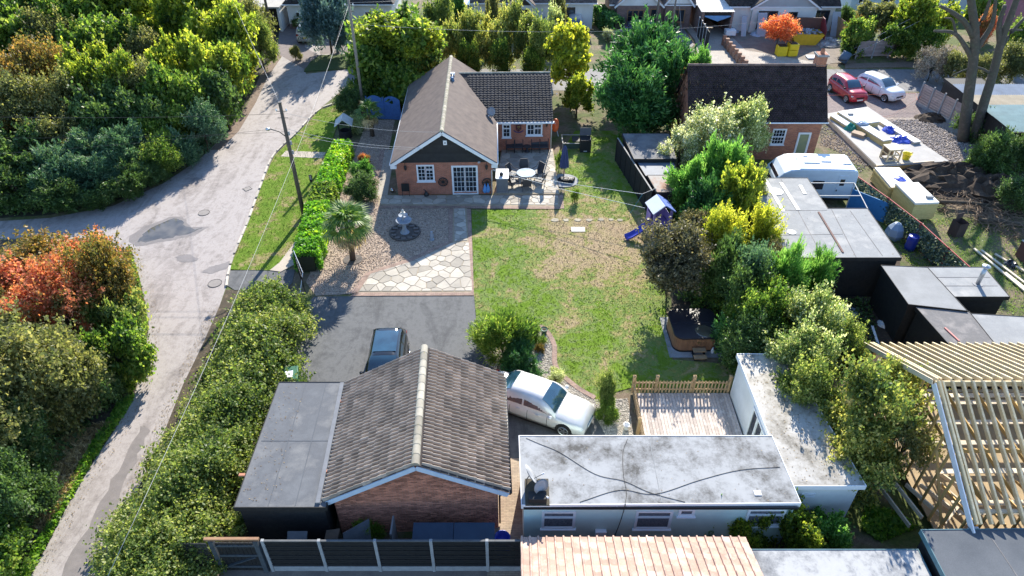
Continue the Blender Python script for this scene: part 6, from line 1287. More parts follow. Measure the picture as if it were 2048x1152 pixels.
t = thing('water_butt', 'dark plastic water butt at the end of the black fence', 'water butt', G(1300,410)); MB().lathe([(.30,0),(.36,.4),(.37,.9),(.33,1.0),(.01,1.02)], 18).build('body', mk('dark_plastic', (.02,.025,.035), rough=.4), t, True); MB().tube([(.36,0,.2),(.42,0,.2)], .03, 8).build('tap', LANT, t)
fa, fb = Vector((7.3,44.6,0)), Vector((8.55,37.4,0)); nP = 7; Lf_ = thing('lawn_fence', 'black boarded fence with grey capping along the shaded lawn', 'fence', fa)
for i in range(nP):
    a = fa+(fb-fa)*(i/nP); b = fa+(fb-fa)*((i+1)/nP); Lp = (b-a).length; t = sub_panel(Lf_, a, b, pmat=BWOOD, ph=1.75)
    for k in range(7): MB().box(k*Lp/7+.004,(k+1)*Lp/7-.004,-.012+.008*(k % 2),.012+.008*(k % 2),.03,1.78).build('board', BWOOD, t)
    MB().box(0,Lp,-.04,.045,1.782,1.82).build('capping', mk('grey_capping', (.30,.29,.28), (.22,.21,.2), rough=.8), t)
flat_building('low_shed', 'low grey roofed shed behind the black lawn fence, under the conifer', 'shed', [(8.0,41.2),(10.6,41.2),(10.8,44.8),(7.7,44.8)], 2.0, BWOOD, mk_stained('dusty_felt', (.19,.19,.195), (.14,.14,.145), (.08,.08,.08), .8), .06, fascia=BLACKW)
flat_building('low_shed', 'low blue grey shed roof behind the middle of the lawn fence', 'shed', [(8.5,39.4),(10.4,39.4),(10.5,41.05),(8.25,41.05)], 1.75, BWOOD, mk('blue_grey_felt', (.14,.17,.22), (.11,.13,.17), rough=.7), .05, fascia=BLACKW)
flat_building('low_shed', 'low pale rusty shed roof at the near end of the lawn fence', 'shed', [(8.85,37.2),(10.6,37.2),(10.6,39.2),(8.6,39.2)], 1.85, BWOOD, mk_stained('rusty_pale', (.36,.335,.31), (.34,.22,.17), (.18,.10,.07), .8), .05, fascia=BLACKW)
# ---------------------------------------------------------------- the building plot
WB_ = mk('white_board', (.74,.73,.70), (.66,.65,.62), scale=3, rough=.6, rndv=.08); FOAM = mk('yellow_foam', (.62,.50,.22), (.54,.43,.18), scale=6, rough=.8, rndv=.15)
Pl = thing('plywood_platform', 'raised grey plywood platform on timber edging', 'platform', (0,0,0)); pc_ = [G(1648,228,.42), G(1735,213,.42), G(1898,322,.42), G(1757,334,.42)]
MB().slab(pc_[::-1] if (pc_[1]-pc_[0]).cross(pc_[2]-pc_[0]).z < 0 else pc_, .03).build('plywood_top', mk('grey_ply', (.38,.37,.36), (.31,.30,.295), scale=1.2, rough=.8, fine=.08), Pl)
for i in range(4): a, b = pc_[i], pc_[(i+1) % 4]; MB().bar(a-Vector((0,0,.2)), b-Vector((0,0,.2)), .06, .32).build('edge_beam', PINEB if i == 2 else PALEW, Pl)
def board_stack(label, corner, ang, L, W, n, th, mat, edge, z=.42, group=None, jit=.04):
    t = thing('board_stack', label, 'board stack', (corner.x, corner.y, z), ang, group); 
    for k in range(n): j = rnd.uniform(-jit, jit); MB().box(j,L+j,0,W,k*th+.003,(k+1)*th-.006).build('board', mat if k == n-1 else edge, t)
    return t
pa = G(1652,222,.9); an = math.atan2((G(1765,262,.9)-G(1688,215,.9)).y, (G(1765,262,.9)-G(1688,215,.9)).x)
board_stack('wide stack of white insulation boards at the far end of the platform', G(1676,222,.9), an, 2.4, 1.9, 5, .09, WB_, FOAM); board_stack('low white boards left of the wide stack on the platform', G(1662,228,.8), an, 1.8, .7, 3, .09, WB_, FOAM)
board_stack('long narrow stack of white boards reaching forward on the platform', G(1712,246,.9), an, 3.0, .75, 5, .09, WB_, FOAM); board_stack('long thin white planks on the right side of the platform', G(1733,222,.8), an, 5.2, .6, 3, .07, WB_, PALEW)
board_stack('pale timber lengths lying between the white stacks', G(1735,268,.6), an, 2.3, .55, 2, .07, PALEW, PINEB, .42); board_stack('two brown cardboard packs on the platform', G(1703,266,.6), an+.5, .9, .6, 2, .12, mk('card', (.40,.30,.21), rough=.85), mk('card', (.4,.3,.21)), .42)
def heap(name, label, cat, p, r, h, mat, n=14, seed=1, sq=1.0, rings=6):
    """crumpled or piled mass with an uneven skin"""
    rg = random.Random(seed); vs = [(0,0,h)]; fs = []
    for k in range(1, rings+1):
        f = k/rings
        for j in range(n): a = j*2*math.pi/n; q = r*f*(1+rg.uniform(-.18,.18)); vs.append((q*math.cos(a), q*math.sin(a)*sq, h*(1-f**1.6)*(1+rg.uniform(-.3,.3))-(.05 if k == rings else 0)))
    fs += [(0, 1+j, 1+(j+1) % n) for j in range(n)]
    for k in range(rings-1):
        for j in range(n): a, b = 1+k*n+j, 1+k*n+(j+1) % n; fs.append((a, a+n, b+n, b))
    o = MB().add(vs, fs).build(name, mat); o.location = p; return tag(o, label, cat)
TARP = mk('blue_tarp', (.03,.06,.42), (.05,.10,.55), scale=5, rough=.35, bump=.8, bscale=6); heap('blue_tarpaulin', 'crumpled bright blue tarpaulin on the right edge of the platform', 'tarpaulin', G(1800,280,.42), 1.0, .28, TARP, 16, 3, .7); heap('blue_tarpaulin', 'small crumple of blue tarpaulin beside the long stack', 'tarpaulin', G(1778,262,.42), .55, .35, TARP, 12, 5)
heap('green_bag', 'rounded green plastic bag on the platform', 'bag', G(1700,258,.42), .55, .42, mk('green_plastic', (.02,.28,.20), (.015,.22,.16), rough=.35, bump=.6, bscale=8), 14, 6); heap('silver_sheet', 'crumpled silver blue plastic sheet on the boards', 'sheet', G(1722,245,.95), .55, .14, mk('silver_film', (.42,.5,.62), rough=.25, bump=.8, bscale=8), 12, 7, .7)
heap('white_blue_sack', 'blue and white sack slumped in front of the boards', 'sack', G(1745,275,.42), .4, .25, mk('blue_white_sack', (.5,.6,.75), (.08,.2,.55), scale=9, rough=.5), 12, 8)
t = thing('timber_crate', 'open pale timber crate standing on the platform', 'crate', G(1778,318,.43), R(8)); 
for sx in (-.45,.45):
    for sy in (-.4,.4): MB().box(sx-.04,sx+.04,sy-.04,sy+.04,0,.9).build('post', PINE, t)
MB().box(-.5,.5,-.45,.45,.902,.94).build('top', PALEW, t)
for z in (.04,.45,.82): MB().box(-.41,.41,-.43,-.39,z,z+.08).build('rail', PINE, t); MB().box(.41,.45,-.36,.36,z,z+.08).build('rail', PINE, t); MB().box(-.45,-.41,-.36,.36,z,z+.08).build('rail', PINE, t)
MB().box(-.03,.03,-.425,-.395,.12,.82).build('divider', PINE, t); MB().box(-.40,.40,.36,.39,.1,.85).build('back', mk('brown_ply', (.2,.14,.1)), t)
t = thing('yellow_tub', 'round yellow builders tub on the platform', 'tub', G(1811,318,.43)); MB().lathe([(.22,0),(.30,.42),(.33,.43),(.28,.41),(.20,.05),(.01,.04)], 18).build('tub', mk('yellow_plastic', (.80,.66,.02), rough=.45), t, True); MB().tube([(.3,0,.42),(.36,0,.5),(.3,.1,.42)], .02, 5).build('handle', MATS['yellow_plastic'], t)
a, b = G(1752,331,.46), G(1868,322,.46); tag(MB().bar(a, b, .10, .05).build('loose_batten', PALEW), 'long pale batten along the front edge of the platform', 'batten')
board_stack('low stack of white topped insulation with a blue bag on it', Vector((24.15,39.35,0)), R(0), 1.65, 2.5, 7, .13, WB_, FOAM, .1); board_stack('tall stack of yellow edged insulation boards near the red fence', Vector((24.5,36.75,0)), R(4), 1.5, 2.45, 9, .135, WB_, FOAM, .12)
for k, (x, y) in enumerate(((1818,400),(1860,412))): pass
heap('blue_bag', 'flat blue plastic bag on top of the low insulation stack', 'bag', G(1800,357,1.02), .42, .10, TARP, 12, 9); p = G(1859,395,1.36); tag(MB().box(p.x-.2,p.x+.2,p.y-.11,p.y+.11,1.335,1.46).build('concrete_block', CONCD, None, bevel=.01), 'grey concrete block weighing down the tall insulation stack', 'block')
p = G(1790,372,1.1); tag(MB().bar((p.x-.3,p.y-.1,1.06),(p.x+1.5,p.y+.2,1.06),.16,.05).build('loose_plank', PALEW), 'pale plank bridging the two insulation stacks', 'plank')
p = G(1702,226,1.0); tag(MB().box(p.x-.2,p.x+.2,p.y-.1,p.y+.1,.88,.97).build('concrete_block', CONCD, None, bevel=.01), 'small dark block on the wide white stack', 'block')
REDF = mk('red_steel', (.42,.05,.05), (.34,.045,.045), rough=.6)
def net_leaf(seed, Lp, h, par):
    rg = np.random.default_rng(seed); n = 2400; P = np.column_stack([rg.uniform(0, Lp, n), rg.normal(0,.06,n), rg.uniform(.05, h, n)]); o = put('ivy_screen', quads_mesh('ivy_screen', leaf_quads(rg, P, .07, .05), LEAF['ivy']), par); return stuff(o)
LEAF['ivy'] = mk_leaf('leaf_ivy', [(.02,.035,.03),(.045,.07,.055),(.09,.12,.09),(.2,.24,.2)], .25)
fpts = [Vector((21.9,40.0,0)), Vector((22.85,36.9,0)), Vector((23.55,34.1,0)), Vector((23.9,31.6,0)), Vector((24.25,29.2,0))]
for i in range(4):
    a, b = fpts[i], fpts[i+1]; Lp = (b-a).length; t = thing('red_mesh_fence', ['red framed fence section nearest the caravan, grown with ivy','red framed ivy fence section beside the blue sheet','red framed ivy fence section behind the blue barrel','red framed ivy fence section ending at the flue shed'][i], 'fence', a, math.atan2(b.y-a.y, b.x-a.x), 'red framed ivy fence')
    for z in (.08,1.55): MB().bar((0,0,z),(Lp,0,z),.05,.05).build('rail', REDF, t)
    for x in (.03,Lp-.05): MB().bar((x,0,0),(x,0,1.6),.05,.05,(0,1,0)).build('post', REDF, t)
    net_leaf(60+i, Lp, 1.5, t)
t = thing('covered_item', 'lump wrapped in a pale grey blue cover by the red fence', 'covered item', G(1785,475)); MB().lathe([(.45,0),(.55,.3),(.45,.7),(.2,1.0),(.02,1.1)], 7).build('cover', mk('grey_blue_cover', (.34,.42,.52), (.28,.35,.45), scale=4, rough=.5, bump=.6, bscale=5), t); MB().box(-.4,.4,-.3,.3,-.0,.04).build('base', BWOOD, t)
tag(MB().slab([Vector((21.3,38.4,0)), Vector((22.9,36.6,0)), Vector((22.9,36.7,1.3)), Vector((21.3,38.5,1.3))], .05).build('blue_sheet', mk('sky_blue_panel', (.06,.25,.52), (.05,.21,.45), scale=2, rough=.5)), 'blue sheet panel standing behind the caravan and frame', 'panel')
a, b = G(1640,190,1.0), G(1850,185,1.0)
ORN = mk('orange_net', (.75,.16,.08), rough=.6)
tag(MB().tube([G(1636,191,1.0), G(1830,187,1.0), G(1835,200,1.0)], .012, 5).build('barrier_tape', ORN), 'orange barrier line strung in front of the parked cars', 'barrier tape')
t = thing('barrier_netting', 'sagging orange netting in front of the white car', 'netting', G(1785,235)); 
p0 = t.location
for k in range(7): MB().tube([G(1640,238,.1+k*.05)-p0, G(1720,243,.05+k*.07)-p0, G(1785,230,.1+k*.12)-p0, G(1850,188,.2+k*.13)-p0], .008, 4).build('strand', ORN, t)
# soil heap, brash, logs, incinerator, planks
heap('soil_heap', 'long dark heap of dug soil behind the insulation stacks', 'soil heap', G(1900,360), 4.2, 1.0, SOIL, 26, 11, .5, 9); heap('soil_heap', 'rounded dark soil mound at the right edge of the plot', 'soil heap', G(1985,385), 2.6, 1.1, SOIL, 20, 12, .7, 8); heap('soil_heap', 'small ridge of clods near the panel fence', 'soil heap', G(1862,238), 1.5, .45, SOIL, 16, 13, .6)
TWIGM = mk('twig_wood', (.24,.17,.11), (.15,.105,.07), scale=4, rough=.9)
def brash(label, p, r, n, seed, name='brash_pile'):
    rg = random.Random(seed); t = thing(name, label, 'brushwood', p)
    mb = MB()
    for k in range(n):
        a = rg.uniform(0,6.28); q = r*math.sqrt(rg.random()); x, y = q*math.cos(a), q*math.sin(a); b = rg.uniform(0,6.28); L_ = rg.uniform(.4,1.3); z = rg.uniform(.03,.55)*(1-q/r*.7); mb.tube([(x,y,z),(x+L_*.5*math.cos(b),y+L_*.5*math.sin(b),z+rg.uniform(0,.2)),(x+L_*math.cos(b+.2),y+L_*math.sin(b+.2),max(.02,z+rg.uniform(-.3,.2)))], rg.uniform(.012,.035), 4, .008)
    stuff(mb.build('twigs', TWIGM, t)); MB().tube([(-r*.9,.2,.3),(0,.0,.35),(r*.9,-.3,.2)], .14, 8, .09).build('log', BARK, t, True); return t
brash('brushwood pile with a thick log on the bare plot', G(1935,415), 2.2, 220, 3); brash('dark heap of twigs beside the incinerator', G(2000,452), 1.5, 200, 4); brash('scatter of pale broken branches at the right edge', G(2040,420), 1.8, 120, 5)
t = thing('incinerator', 'rusty dark metal fire bin tilted on the grass', 'fire bin', G(1910,470), R(20)); MB().add([(-.35,-.3,0),(.35,-.3,0),(.35,.3,0),(-.35,.3,0),(-.2,-.2,.9),(.5,-.2,.85),(.5,.4,.9),(-.2,.4,.95)], [(0,3,2,1),(0,1,5,4),(1,2,6,5),(2,3,7,6),(3,0,4,7)]).build('body', mk('dark_rust', (.07,.04,.032), (.045,.03,.027), rough=.85), t); MB().slab([Vector(v) for v in ((.1,.42,.9),(.6,.42,.9),(.75,.5,1.15),(.25,.5,1.15))], .03).build('flap', MATS['dark_rust'], t)
for i, (a, b) in enumerate((((1948,497),(2060,590)), ((1962,500),(2075,585)), ((1990,508),(2080,560)), ((2010,545),(2080,600)))):
    a, b = G(*a, .1), G(*b, .1); tag(MB().bar(a, b, .14, .07).build('long_plank', PALEW), ['leftmost long pale plank lying on the rough grass','second long pale plank from the left on the grass','upper right pale plank on the rough grass','short pale plank at the right edge of the grass'][i], 'plank', 'planks on the rough grass')
heap('black_sack', 'shiny black sack between the planks on the grass', 'sack', G(2020,530), .45, .3, mk('black_poly', (.015,.015,.02), rough=.25, bump=.6, bscale=9), 12, 15)
t = thing('rusty_drum', 'rusty brown box at the right edge of the rough grass', 'box', G(2060,520)); MB().box(-.6,.6,-.5,.5,0,1.0).build('body', mk('red_rust', (.14,.06,.045), (.10,.045,.035), rough=.85), t); MB().box(-.63,.63,-.53,.53,1.002,1.04).build('lid', CONC, t)
pebbles('rubble', px((1700,240),(1860,240),(1930,280),(2000,330),(1900,345),(1880,320),(1780,250)), 4200, .07, mk('rubble_stone', (.36,.32,.30), (.26,.23,.22), scale=2, rough=.9, isl=.6), 'loose broken rubble strewn over the plot', 9, .01, 'rubble'); pebbles('rubble', px((1640,235),(1700,240),(1760,335),(1720,345),(1690,310),(1640,290)), 1500, .05, MATS['rubble_stone'], 'loose rubble along the left side of the platform', 10, .01, 'rubble')
# panel fence and barn on the right
fp = [G(1832,210), G(1942,272)]; nP = 5; Pf_ = thing('plot_fence', 'grey wooden panel fence with concrete posts beside the white car', 'fence', fp[0])
for i in range(nP):
    a = fp[0]+(fp[1]-fp[0])*(i/nP); b = fp[0]+(fp[1]-fp[0])*((i+1)/nP); Lp = (b-a).length; t = sub_panel(Pf_, a, b, pmat=POSTC, ph=1.95); SILV = mk('silvered_board', (.34,.27,.26), (.26,.21,.20), scale=3, rough=.85, rndv=.15, fine=.15)
    MB().box(.06,Lp-.06,-.025,.025,.02,.28).build('gravel_board', POSTC, t)
    for k in range(8): MB().bar((.06,.0,.38+k*.19),(Lp-.06,.0,.38+k*.19),.02,.175,(0,.05,1)).build('board', SILV, t)
Bn = thing('corrugated_barn', 'long low black barn with striped corrugated sheet roof', 'barn', (34.0, 44.2, 0)); BWX = 12
MB().box(.3,BWX,.2,8.2,0,2.3).build('wall', BWOOD, Bn)
shc = [(.20,.25,.33),(.42,.36,.27),(.22,.33,.35),(.20,.31,.33),(.3,.3,.3)]
for j, (y0, y1, c_) in enumerate(((6.2,8.3,shc[0]),(4.4,6.2,shc[1]),(2.6,4.4,shc[2]),(.0,2.6,shc[3]))):
    mb = MB(); n = 70
    m_ = mk(f'corrugated_{j}', c_, tuple(x*.75 for x in c_), scale=1.2, rough=.8, fine=.1, spec=.2)
    for k in range(n): x = .1+k*BWX/n; d = BWX/n; mb.add([(x,y0,2.42),(x+d/2,y0,2.48),(x+d,y0,2.42),(x,y1+.05,2.44),(x+d/2,y1+.05,2.5),(x+d,y1+.05,2.44)], [(0,1,4,3),(1,2,5,4)])
    mb.build('roof_sheet', m_, Bn)
MB().box(.0,BWX,-.12,-.0,2.25,2.45).build('fascia', BWOOD, Bn)
flat_building('black_shed', 'small black shed between the panel fence and the barn', 'shed', [(34.7,52.7),(37.5,52.7),(37.5,54.6),(34.7,54.6)], 2.1, BWOOD, BLACKW, .08, fascia=BLACKW)
# skip, builders bags, wall with piers, far litter
YEL = mk('yellow_skip_paint', (.70,.47,.02), (.58,.38,.02), scale=4, rough=.6, fine=.15); DRED = mk('dark_red_paint', (.22,.03,.035), (.16,.025,.03), scale=3, rough=.6)
Sk = thing('skip', 'yellow waste skip with tall dark red raised sides', 'skip', (28.7, 69.3, .02), R(-4))
MB().add([(-1.0,-.85,0),(.9,-.85,0),(.9,.85,0),(-1.0,.85,0),(-1.6,-.9,1.05),(1.55,-.9,1.05),(1.55,.9,1.05),(-1.6,.9,1.05)], [(0,3,2,1),(0,1,5,4),(1,2,6,5),(2,3,7,6),(3,0,4,7)]).build('body', YEL, Sk)
for x in (-1.62,1.5): MB().add([(x,-.95,.6),(x+.06,-.95,.6),(x+.06,.95,.6),(x,.95,.6),(x,-.95,1.5),(x+.06,-.95,1.5),(x+.06,.2,2.2),(x,.2,2.2),(x+.06,.95,2.2),(x,.95,2.2)], [(0,1,5,4),(1,2,8,6,5),(2,3,9,8),(3,0,4,7,9),(4,5,6,7),(7,6,8,9)]).build('raised_side', DRED, Sk)
MB().box(-1.55,1.5,.88,.94,1.0,2.1).build('raised_back', mk('brown_steel', (.12,.06,.05), rough=.7), Sk)
mb = MB(); 
for k in range(40): mb.cbox((rnd.uniform(-1.2,1.2), rnd.uniform(-.6,.6), .9+rnd.uniform(0,.25)), rnd.uniform(.1,.5), rnd.uniform(.1,.4), .08)
stuff(mb.build('rubbish', mk('skip_rubbish', (.25,.3,.4), (.4,.38,.36), scale=6, isl=.5), Sk))
for i, (x, y, h) in enumerate(((1562,112,.95),(1583,112,1.15))):
    p = G(x, y); t = thing('builders_bag', ['left bulging yellow builders bag beside the skip','right taller yellow builders bag beside the skip'][i], 'bag', (p.x,p.y+.2,.02), R(4), 'yellow builders bags'); 
    for k in range(2 if i else 1):
        hh = h/(2 if i else 1); MB().prism(rr(.47,.45,.15,3), k*hh, k*hh+hh*.94).build('sack', mk('yellow_sack', (.80,.60,.01), (.68,.50,.01), scale=5, rough=.55, bump=.8, bscale=7), t, bevel=.06)
    MB().prism(rr(.36,.34,.1,3), h*.96, h*.99).build('contents', SOIL, t)
wa, wb = Vector((20.6,68.6,0)), Vector((20.9,61.9,0)); t = thing('garden_wall', 'low brick garden wall with stepped piers between two drives', 'wall', wa, math.atan2(wb.y-wa.y, wb.x-wa.x)); Lw = (wb-wa).length; BRT = mk_brick('tan_brick', (.36,.20,.13), (.28,.15,.10), (.32,.27,.22))
MB().box(0,Lw,-.11,.11,0,.45).build('wall', BRT, t)
for k in range(8): MB().box(k*Lw/7-.16,k*Lw/7+.16,-.17,.17,0,.95).build('pier', BRT, t)
t = thing('front_wall', 'short curved brick wall ending in a square pier', 'wall', (12.8,62.6,0))
MB().box(0,3.6,-.1,.1,0,.6).build('wall', BRICKD, t); MB().box(3.55,4.0,-.22,.22,0,1.25).build('pier', BRICKD, t)
for i, (x, y, w_, h_, lb) in enumerate(((1497,44,.9,2.1,'tall grey door panel leaning on the renovated bungalow'),(1538,48,.6,1.5,'short grey panel leaning on the renovated bungalow'),(1632,40,.8,2.2,'pale panel leaning on the right end of the renovated bungalow'),(1470,52,.5,1.8,'blue tinted panel leaning beside the lean to garage'))):
    p = G(x, y); p.y = min(p.y, 71.9); tag(MB().slab([Vector((p.x-w_/2,p.y-.9,0)), Vector((p.x+w_/2,p.y-.9,0)), Vector((p.x+w_/2,p.y-.1,h_)), Vector((p.x-w_/2,p.y-.1,h_))], .05).build('leaning_door', mk('grey_panel', (.42,.45,.5), (.35,.38,.43), rough=.7)), lb, 'panel', 'panels leaning on the bungalow')
heap('plastic_sheet', 'crumpled blue white plastic near the lean to garage', 'plastic sheet', G(1462,62), .9, .4, MATS['silver_film'], 12, 21); heap('plastic_sheet', 'crumpled white plastic in front of the renovated bungalow', 'plastic sheet', G(1512,70), .7, .3, MATS['silver_film'], 12, 22); heap('debris_pile', 'pile of white boards and black rubble right of the skip', 'debris', G(1660,88), 1.8, .5, mk('mixed_debris', (.5,.5,.5), (.08,.08,.09), scale=2.5, rough=.8), 16, 23, .8)
p = G(1632,116); tag(MB().box(p.x-.9,p.x+.7,p.y-.4,p.y+.4,.05,.15).build('white_door', UPVC), 'white panel lying flat at the roadside', 'panel'); p = G(1458,75); tag(MB().box(p.x-.5,p.x+.5,p.y-.4,p.y+.4,.3,.8).build('white_crate', UPVC, None, bevel=.03), 'white appliance beside the brick piers', 'appliance')
t = thing('blue_drum', 'tilted blue grey drum at the corner of the road', 'drum', G(1682,128), R(20)); o = MB().lathe([(.01,0),(.4,.02),(.42,.5),(.4,1.0),(.01,1.02)], 16).build('body', mk('steel_blue', (.08,.13,.19), rough=.6), t, True); o.rotation_euler = (0,R(25),0); o.location = (0,0,.15); MB().lathe([(.43,.3),(.45,.34),(.43,.38)], 16).build('band', LANT, t).location = (0,0,.15)
t = thing('timber_fence', 'brown close boarded fence behind the skip', 'fence', G(1652,58)); 
for k in range(12): MB().box(.02*k,.02*k+.03,-k*.28,-k*.28-.26,0,1.8).build('board', mk('tan_board', (.34,.23,.12), (.26,.17,.09), rough=.8, rndv=.2), t)
a, b = G(1710,118), G(1870,112); Sf_ = thing('roadside_fence', 'dark shaded panel fence under the roadside trees', 'fence', a)
for i in range(5):
    u = a+(b-a)*i/5; v = a+(b-a)*(i+1)/5; t = sub_panel(Sf_, u, v, pmat=POSTC, ph=1.8); Lp = (v-u).length
    for k in range(8): MB().bar((.06,0,.3+k*.18),(Lp-.06,0,.3+k*.18),.02,.17,(0,.05,1)).build('board', SILV, t)
flat('roadside_verge', px((1690,128),(1860,124),(1855,134),(1690,137)), .05, MATS['leaf_litter'], .05)
# ---------------------------------------------------------------- poles and wires
POLE = mk('tarred_pole', (.13,.10,.075), (.08,.065,.05), scale=4, rough=.9, bump=.4, bscale=20); GREYW = mk('bare_wire', (.42,.42,.42), (.36,.36,.36), rough=.5)
def pole(label, base_, h, r=.14, mat=POLE, arm=False):
    t = thing('utility_pole', label, 'utility pole', base_); MB().tube([(0,0,-.2),(0,0,h)], r, 12, r*.68).build('shaft', mat, t, True); MB().cyl((0,0,h),r*.75,.05,12).build('cap', IRON, t)
    for z in (h-.5,h-.9): MB().tube([(-.30,0,z),(.30,0,z)], .022, 6).build('bracket', IRON, t)
    for s in (-.28,.28): MB().lathe([(.02,-.02),(.05,.0),(.05,.09),(.02,.12)], 8, (s,0,h-.48)).build('insulator', UPVC, t, True)
    return t
P1 = pole('leaning tarred telegraph pole standing in the verge by the hedge', G(608,432), 7.45)
for z in (5.6,5.0,4.4): MB().box(.10,.20,-.05,.05,z-.12,z+.12).build('junction_box', CONCD, P1, bevel=.01)
la = MB().tube([(0,-.02,5.35),(-.35,-.1,5.75),(-.85,-.15,5.95)], .03, 6).build('lamp_arm', IRON, P1, True); MB().lathe([(.02,.08),(.14,.04),(.12,-.06),(.02,-.08)], 10, (-.95,-.15,5.93)).build('lamp_head', ALLOY, la, True)
P2 = pole('dark telegraph pole at the bend of the lane beside the trees', G(553,110), 8.5); P3 = pole('grey telegraph pole rising behind the big round bush', G(729,234), 9.0, .13, mk('silver_pole', (.26,.22,.18), (.2,.17,.14), rough=.9)); P4 = pole('telegraph pole half hidden among the woodland trees', G(462,62), 8.0)
P5 = pole('pale telegraph pole in the forecourt of the brown brick bungalow', G(1310,65), 7.0, .13, MATS['silver_pole']); P6 = pole('short pale pole with a stay wire beside the concrete drive', G(1341,78), 5.2, .11, MATS['silver_pole'])
P7 = pole('dark slanting pole behind the bright green tree at top right', G(1865,95), 8.5, .13)
def wire(label, a, b, sag, r=.012, mat=GREYW):
    a, b = Vector(a), Vector(b); pts = []
    for i in range(17): f = i/16; p = a+(b-a)*f; p.z -= sag*4*f*(1-f); pts.append(p)
    return tag(MB().tube(pts, r, 5).build('overhead_wire', mat, None, True), label, 'wire')
top = lambda p, h: Vector((p.location.x, p.location.y, h))
near = G(212,1160,6.4)
wire('thick pale wire running down the lane towards the camera', top(P3,8.6), near, .9, .007); wire('thin pale wire beside the thick lane wire', top(P3,8.3)+Vector((-.3,0,0)), near+Vector((-.35,.2,-.1)), 1.5, .005, CAB)
wire('pale wire from the woodland pole to the leaning pole', top(P4,8.0), top(P1,7.4), .5, .008); wire('pale wire from the leaning pole to the bungalow gable', top(P1,6.9), world((XR,-.3,RZ-.05)), .35, .008)
wire('upper of two wires to the left eave of the bungalow', top(P1,5.9), world((1.7,-.4,3.6)), .3, .010); wire('lower of two wires to the left eave of the bungalow', top(P1,5.7), world((1.9,-.4,3.5)), .35, .010)
wire('upper dark wire from the leaning pole over the woodland', top(P1,6.8), Vector((-45,36.5,7.8)), .5, .011, CAB); wire('middle dark wire from the leaning pole over the woodland', top(P1,5.7), Vector((-45,36,6.6)), .5, .007, CAB); wire('lower dark wire from the lamp arm over the dark bushes', top(P1,5.9)+Vector((-.95,-.15,0)), Vector((-45,34,5.2)), .4, .008, CAB)
wire('upper wire crossing in front of the cream bungalow', top(P3,8.7), top(P5,7.0), .9, .010); wire('lower wire crossing in front of the cream bungalow', top(P3,7.2), G(1560,40,3.2), .8, .012)
wire('stay wire from the short pale pole', top(P6,5.1), G(1366,105), 0, .014); wire('left stay wire beside the blue grey drum', G(1668,118), G(1930,-20,6), 0, .014); wire('right stay wire beside the blue grey drum', G(1675,126), G(1960,-20,6), 0, .014)
wire('wire from the bend pole to the woodland pole', top(P2,8.4), top(P4,7.8), .4, .012); wire('wire from the bend pole to the white cottage', top(P2,6.5), Vector((-18,73.4,3.0)), .3, .012)
t = thing('sign_board', 'small dark sign on a stub post in the hedge by the foot path', 'sign', G(625,375)); MB().box(-.10,.10,-.02,.02,.45,.95).build('panel', BLACKW, t); MB().bar((0,.03,0),(0,.03,.5),.04,.04).build('post', LANT, t); MB().box(-.06,.06,-.024,-.02,.6,.9).build('notice', CONC, t)
# ---------------------------------------------------------------- hedge along the foot path
def hedge(label, pts, wd, h, n, leaf, seed, L=.085, W=.055, name='hedge'):
    rg = np.random.default_rng(seed); pts = [Vector(p) for p in pts]; t = thing(name, label, 'hedge', (pts[0].x, pts[0].y, 0)); c0 = pts[0]
    seg = [(pts[i+1]-pts[i]) for i in range(len(pts)-1)]; ln = np.array([s.length for s in seg]); tot = ln.sum(); cum = np.concatenate([[0], np.cumsum(ln)])
    u = rg.uniform(0, tot, n); k = np.clip(np.searchsorted(cum, u)-1, 0, len(seg)-1); f = (u-cum[k])/ln[k]
    A = np.array([tuple(p-c0) for p in pts]); D = np.array([tuple(s) for s in seg]); P = A[k]+D[k]*f[:, None]
    d = unit(D)[k]; nr = np.column_stack([-d[:, 1], d[:, 0], np.zeros(n)])
    wob = 1+.06*np.sin(u*1.9+seed)+.05*np.sin(u*5.3); face = rg.random(n); s = np.where(face < .5, rg.uniform(-1, 1, n), np.sign(rg.normal(size=n))*(1-.25*rg.random(n)**2))
    z = np.where(face < .5, h*(1-.14*rg.random(n)**2)*(1+.03*np.sin(u*3.1)+.03*np.sin(u*7.7+s*2)), h*rg.uniform(.03, 1, n)); s = s*(1-.18*(np.clip(z/h, 0, 1))**3)
    P = P+nr*(s*wob*wd/2)[:, None]; P[:, 2] = z; P += rg.normal(size=(n, 3))*.045
    o = put('foliage', quads_mesh('foliage', leaf_quads(rg, P, L, W, None, 0, .5), LEAF[leaf]), t)
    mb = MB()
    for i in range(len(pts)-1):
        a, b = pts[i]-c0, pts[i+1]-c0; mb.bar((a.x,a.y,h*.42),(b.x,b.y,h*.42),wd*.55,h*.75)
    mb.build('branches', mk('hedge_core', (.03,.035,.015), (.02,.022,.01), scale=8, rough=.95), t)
    return t
hedge('bright variegated hedge along the foot path, far half', [G(690,312), G(672,352), G(655,400)], 1.35, 1.25, 9500, 'laurel', 31); hedge('duller green middle stretch of the foot path hedge', [G(655,400), G(642,440)], 1.45, 1.3, 5500, 'green', 32)
hedge('bright variegated hedge along the foot path, near half', [G(642,440), G(630,490), G(618,545)], 1.45, 1.35, 10500, 'laurel', 33)
hedge('clipped dark conifer hedge bordering the cream bungalow drive', [G(1195,45), G(1235,75)], 1.4, 1.7, 6000, 'cypress', 34, .12, .06)
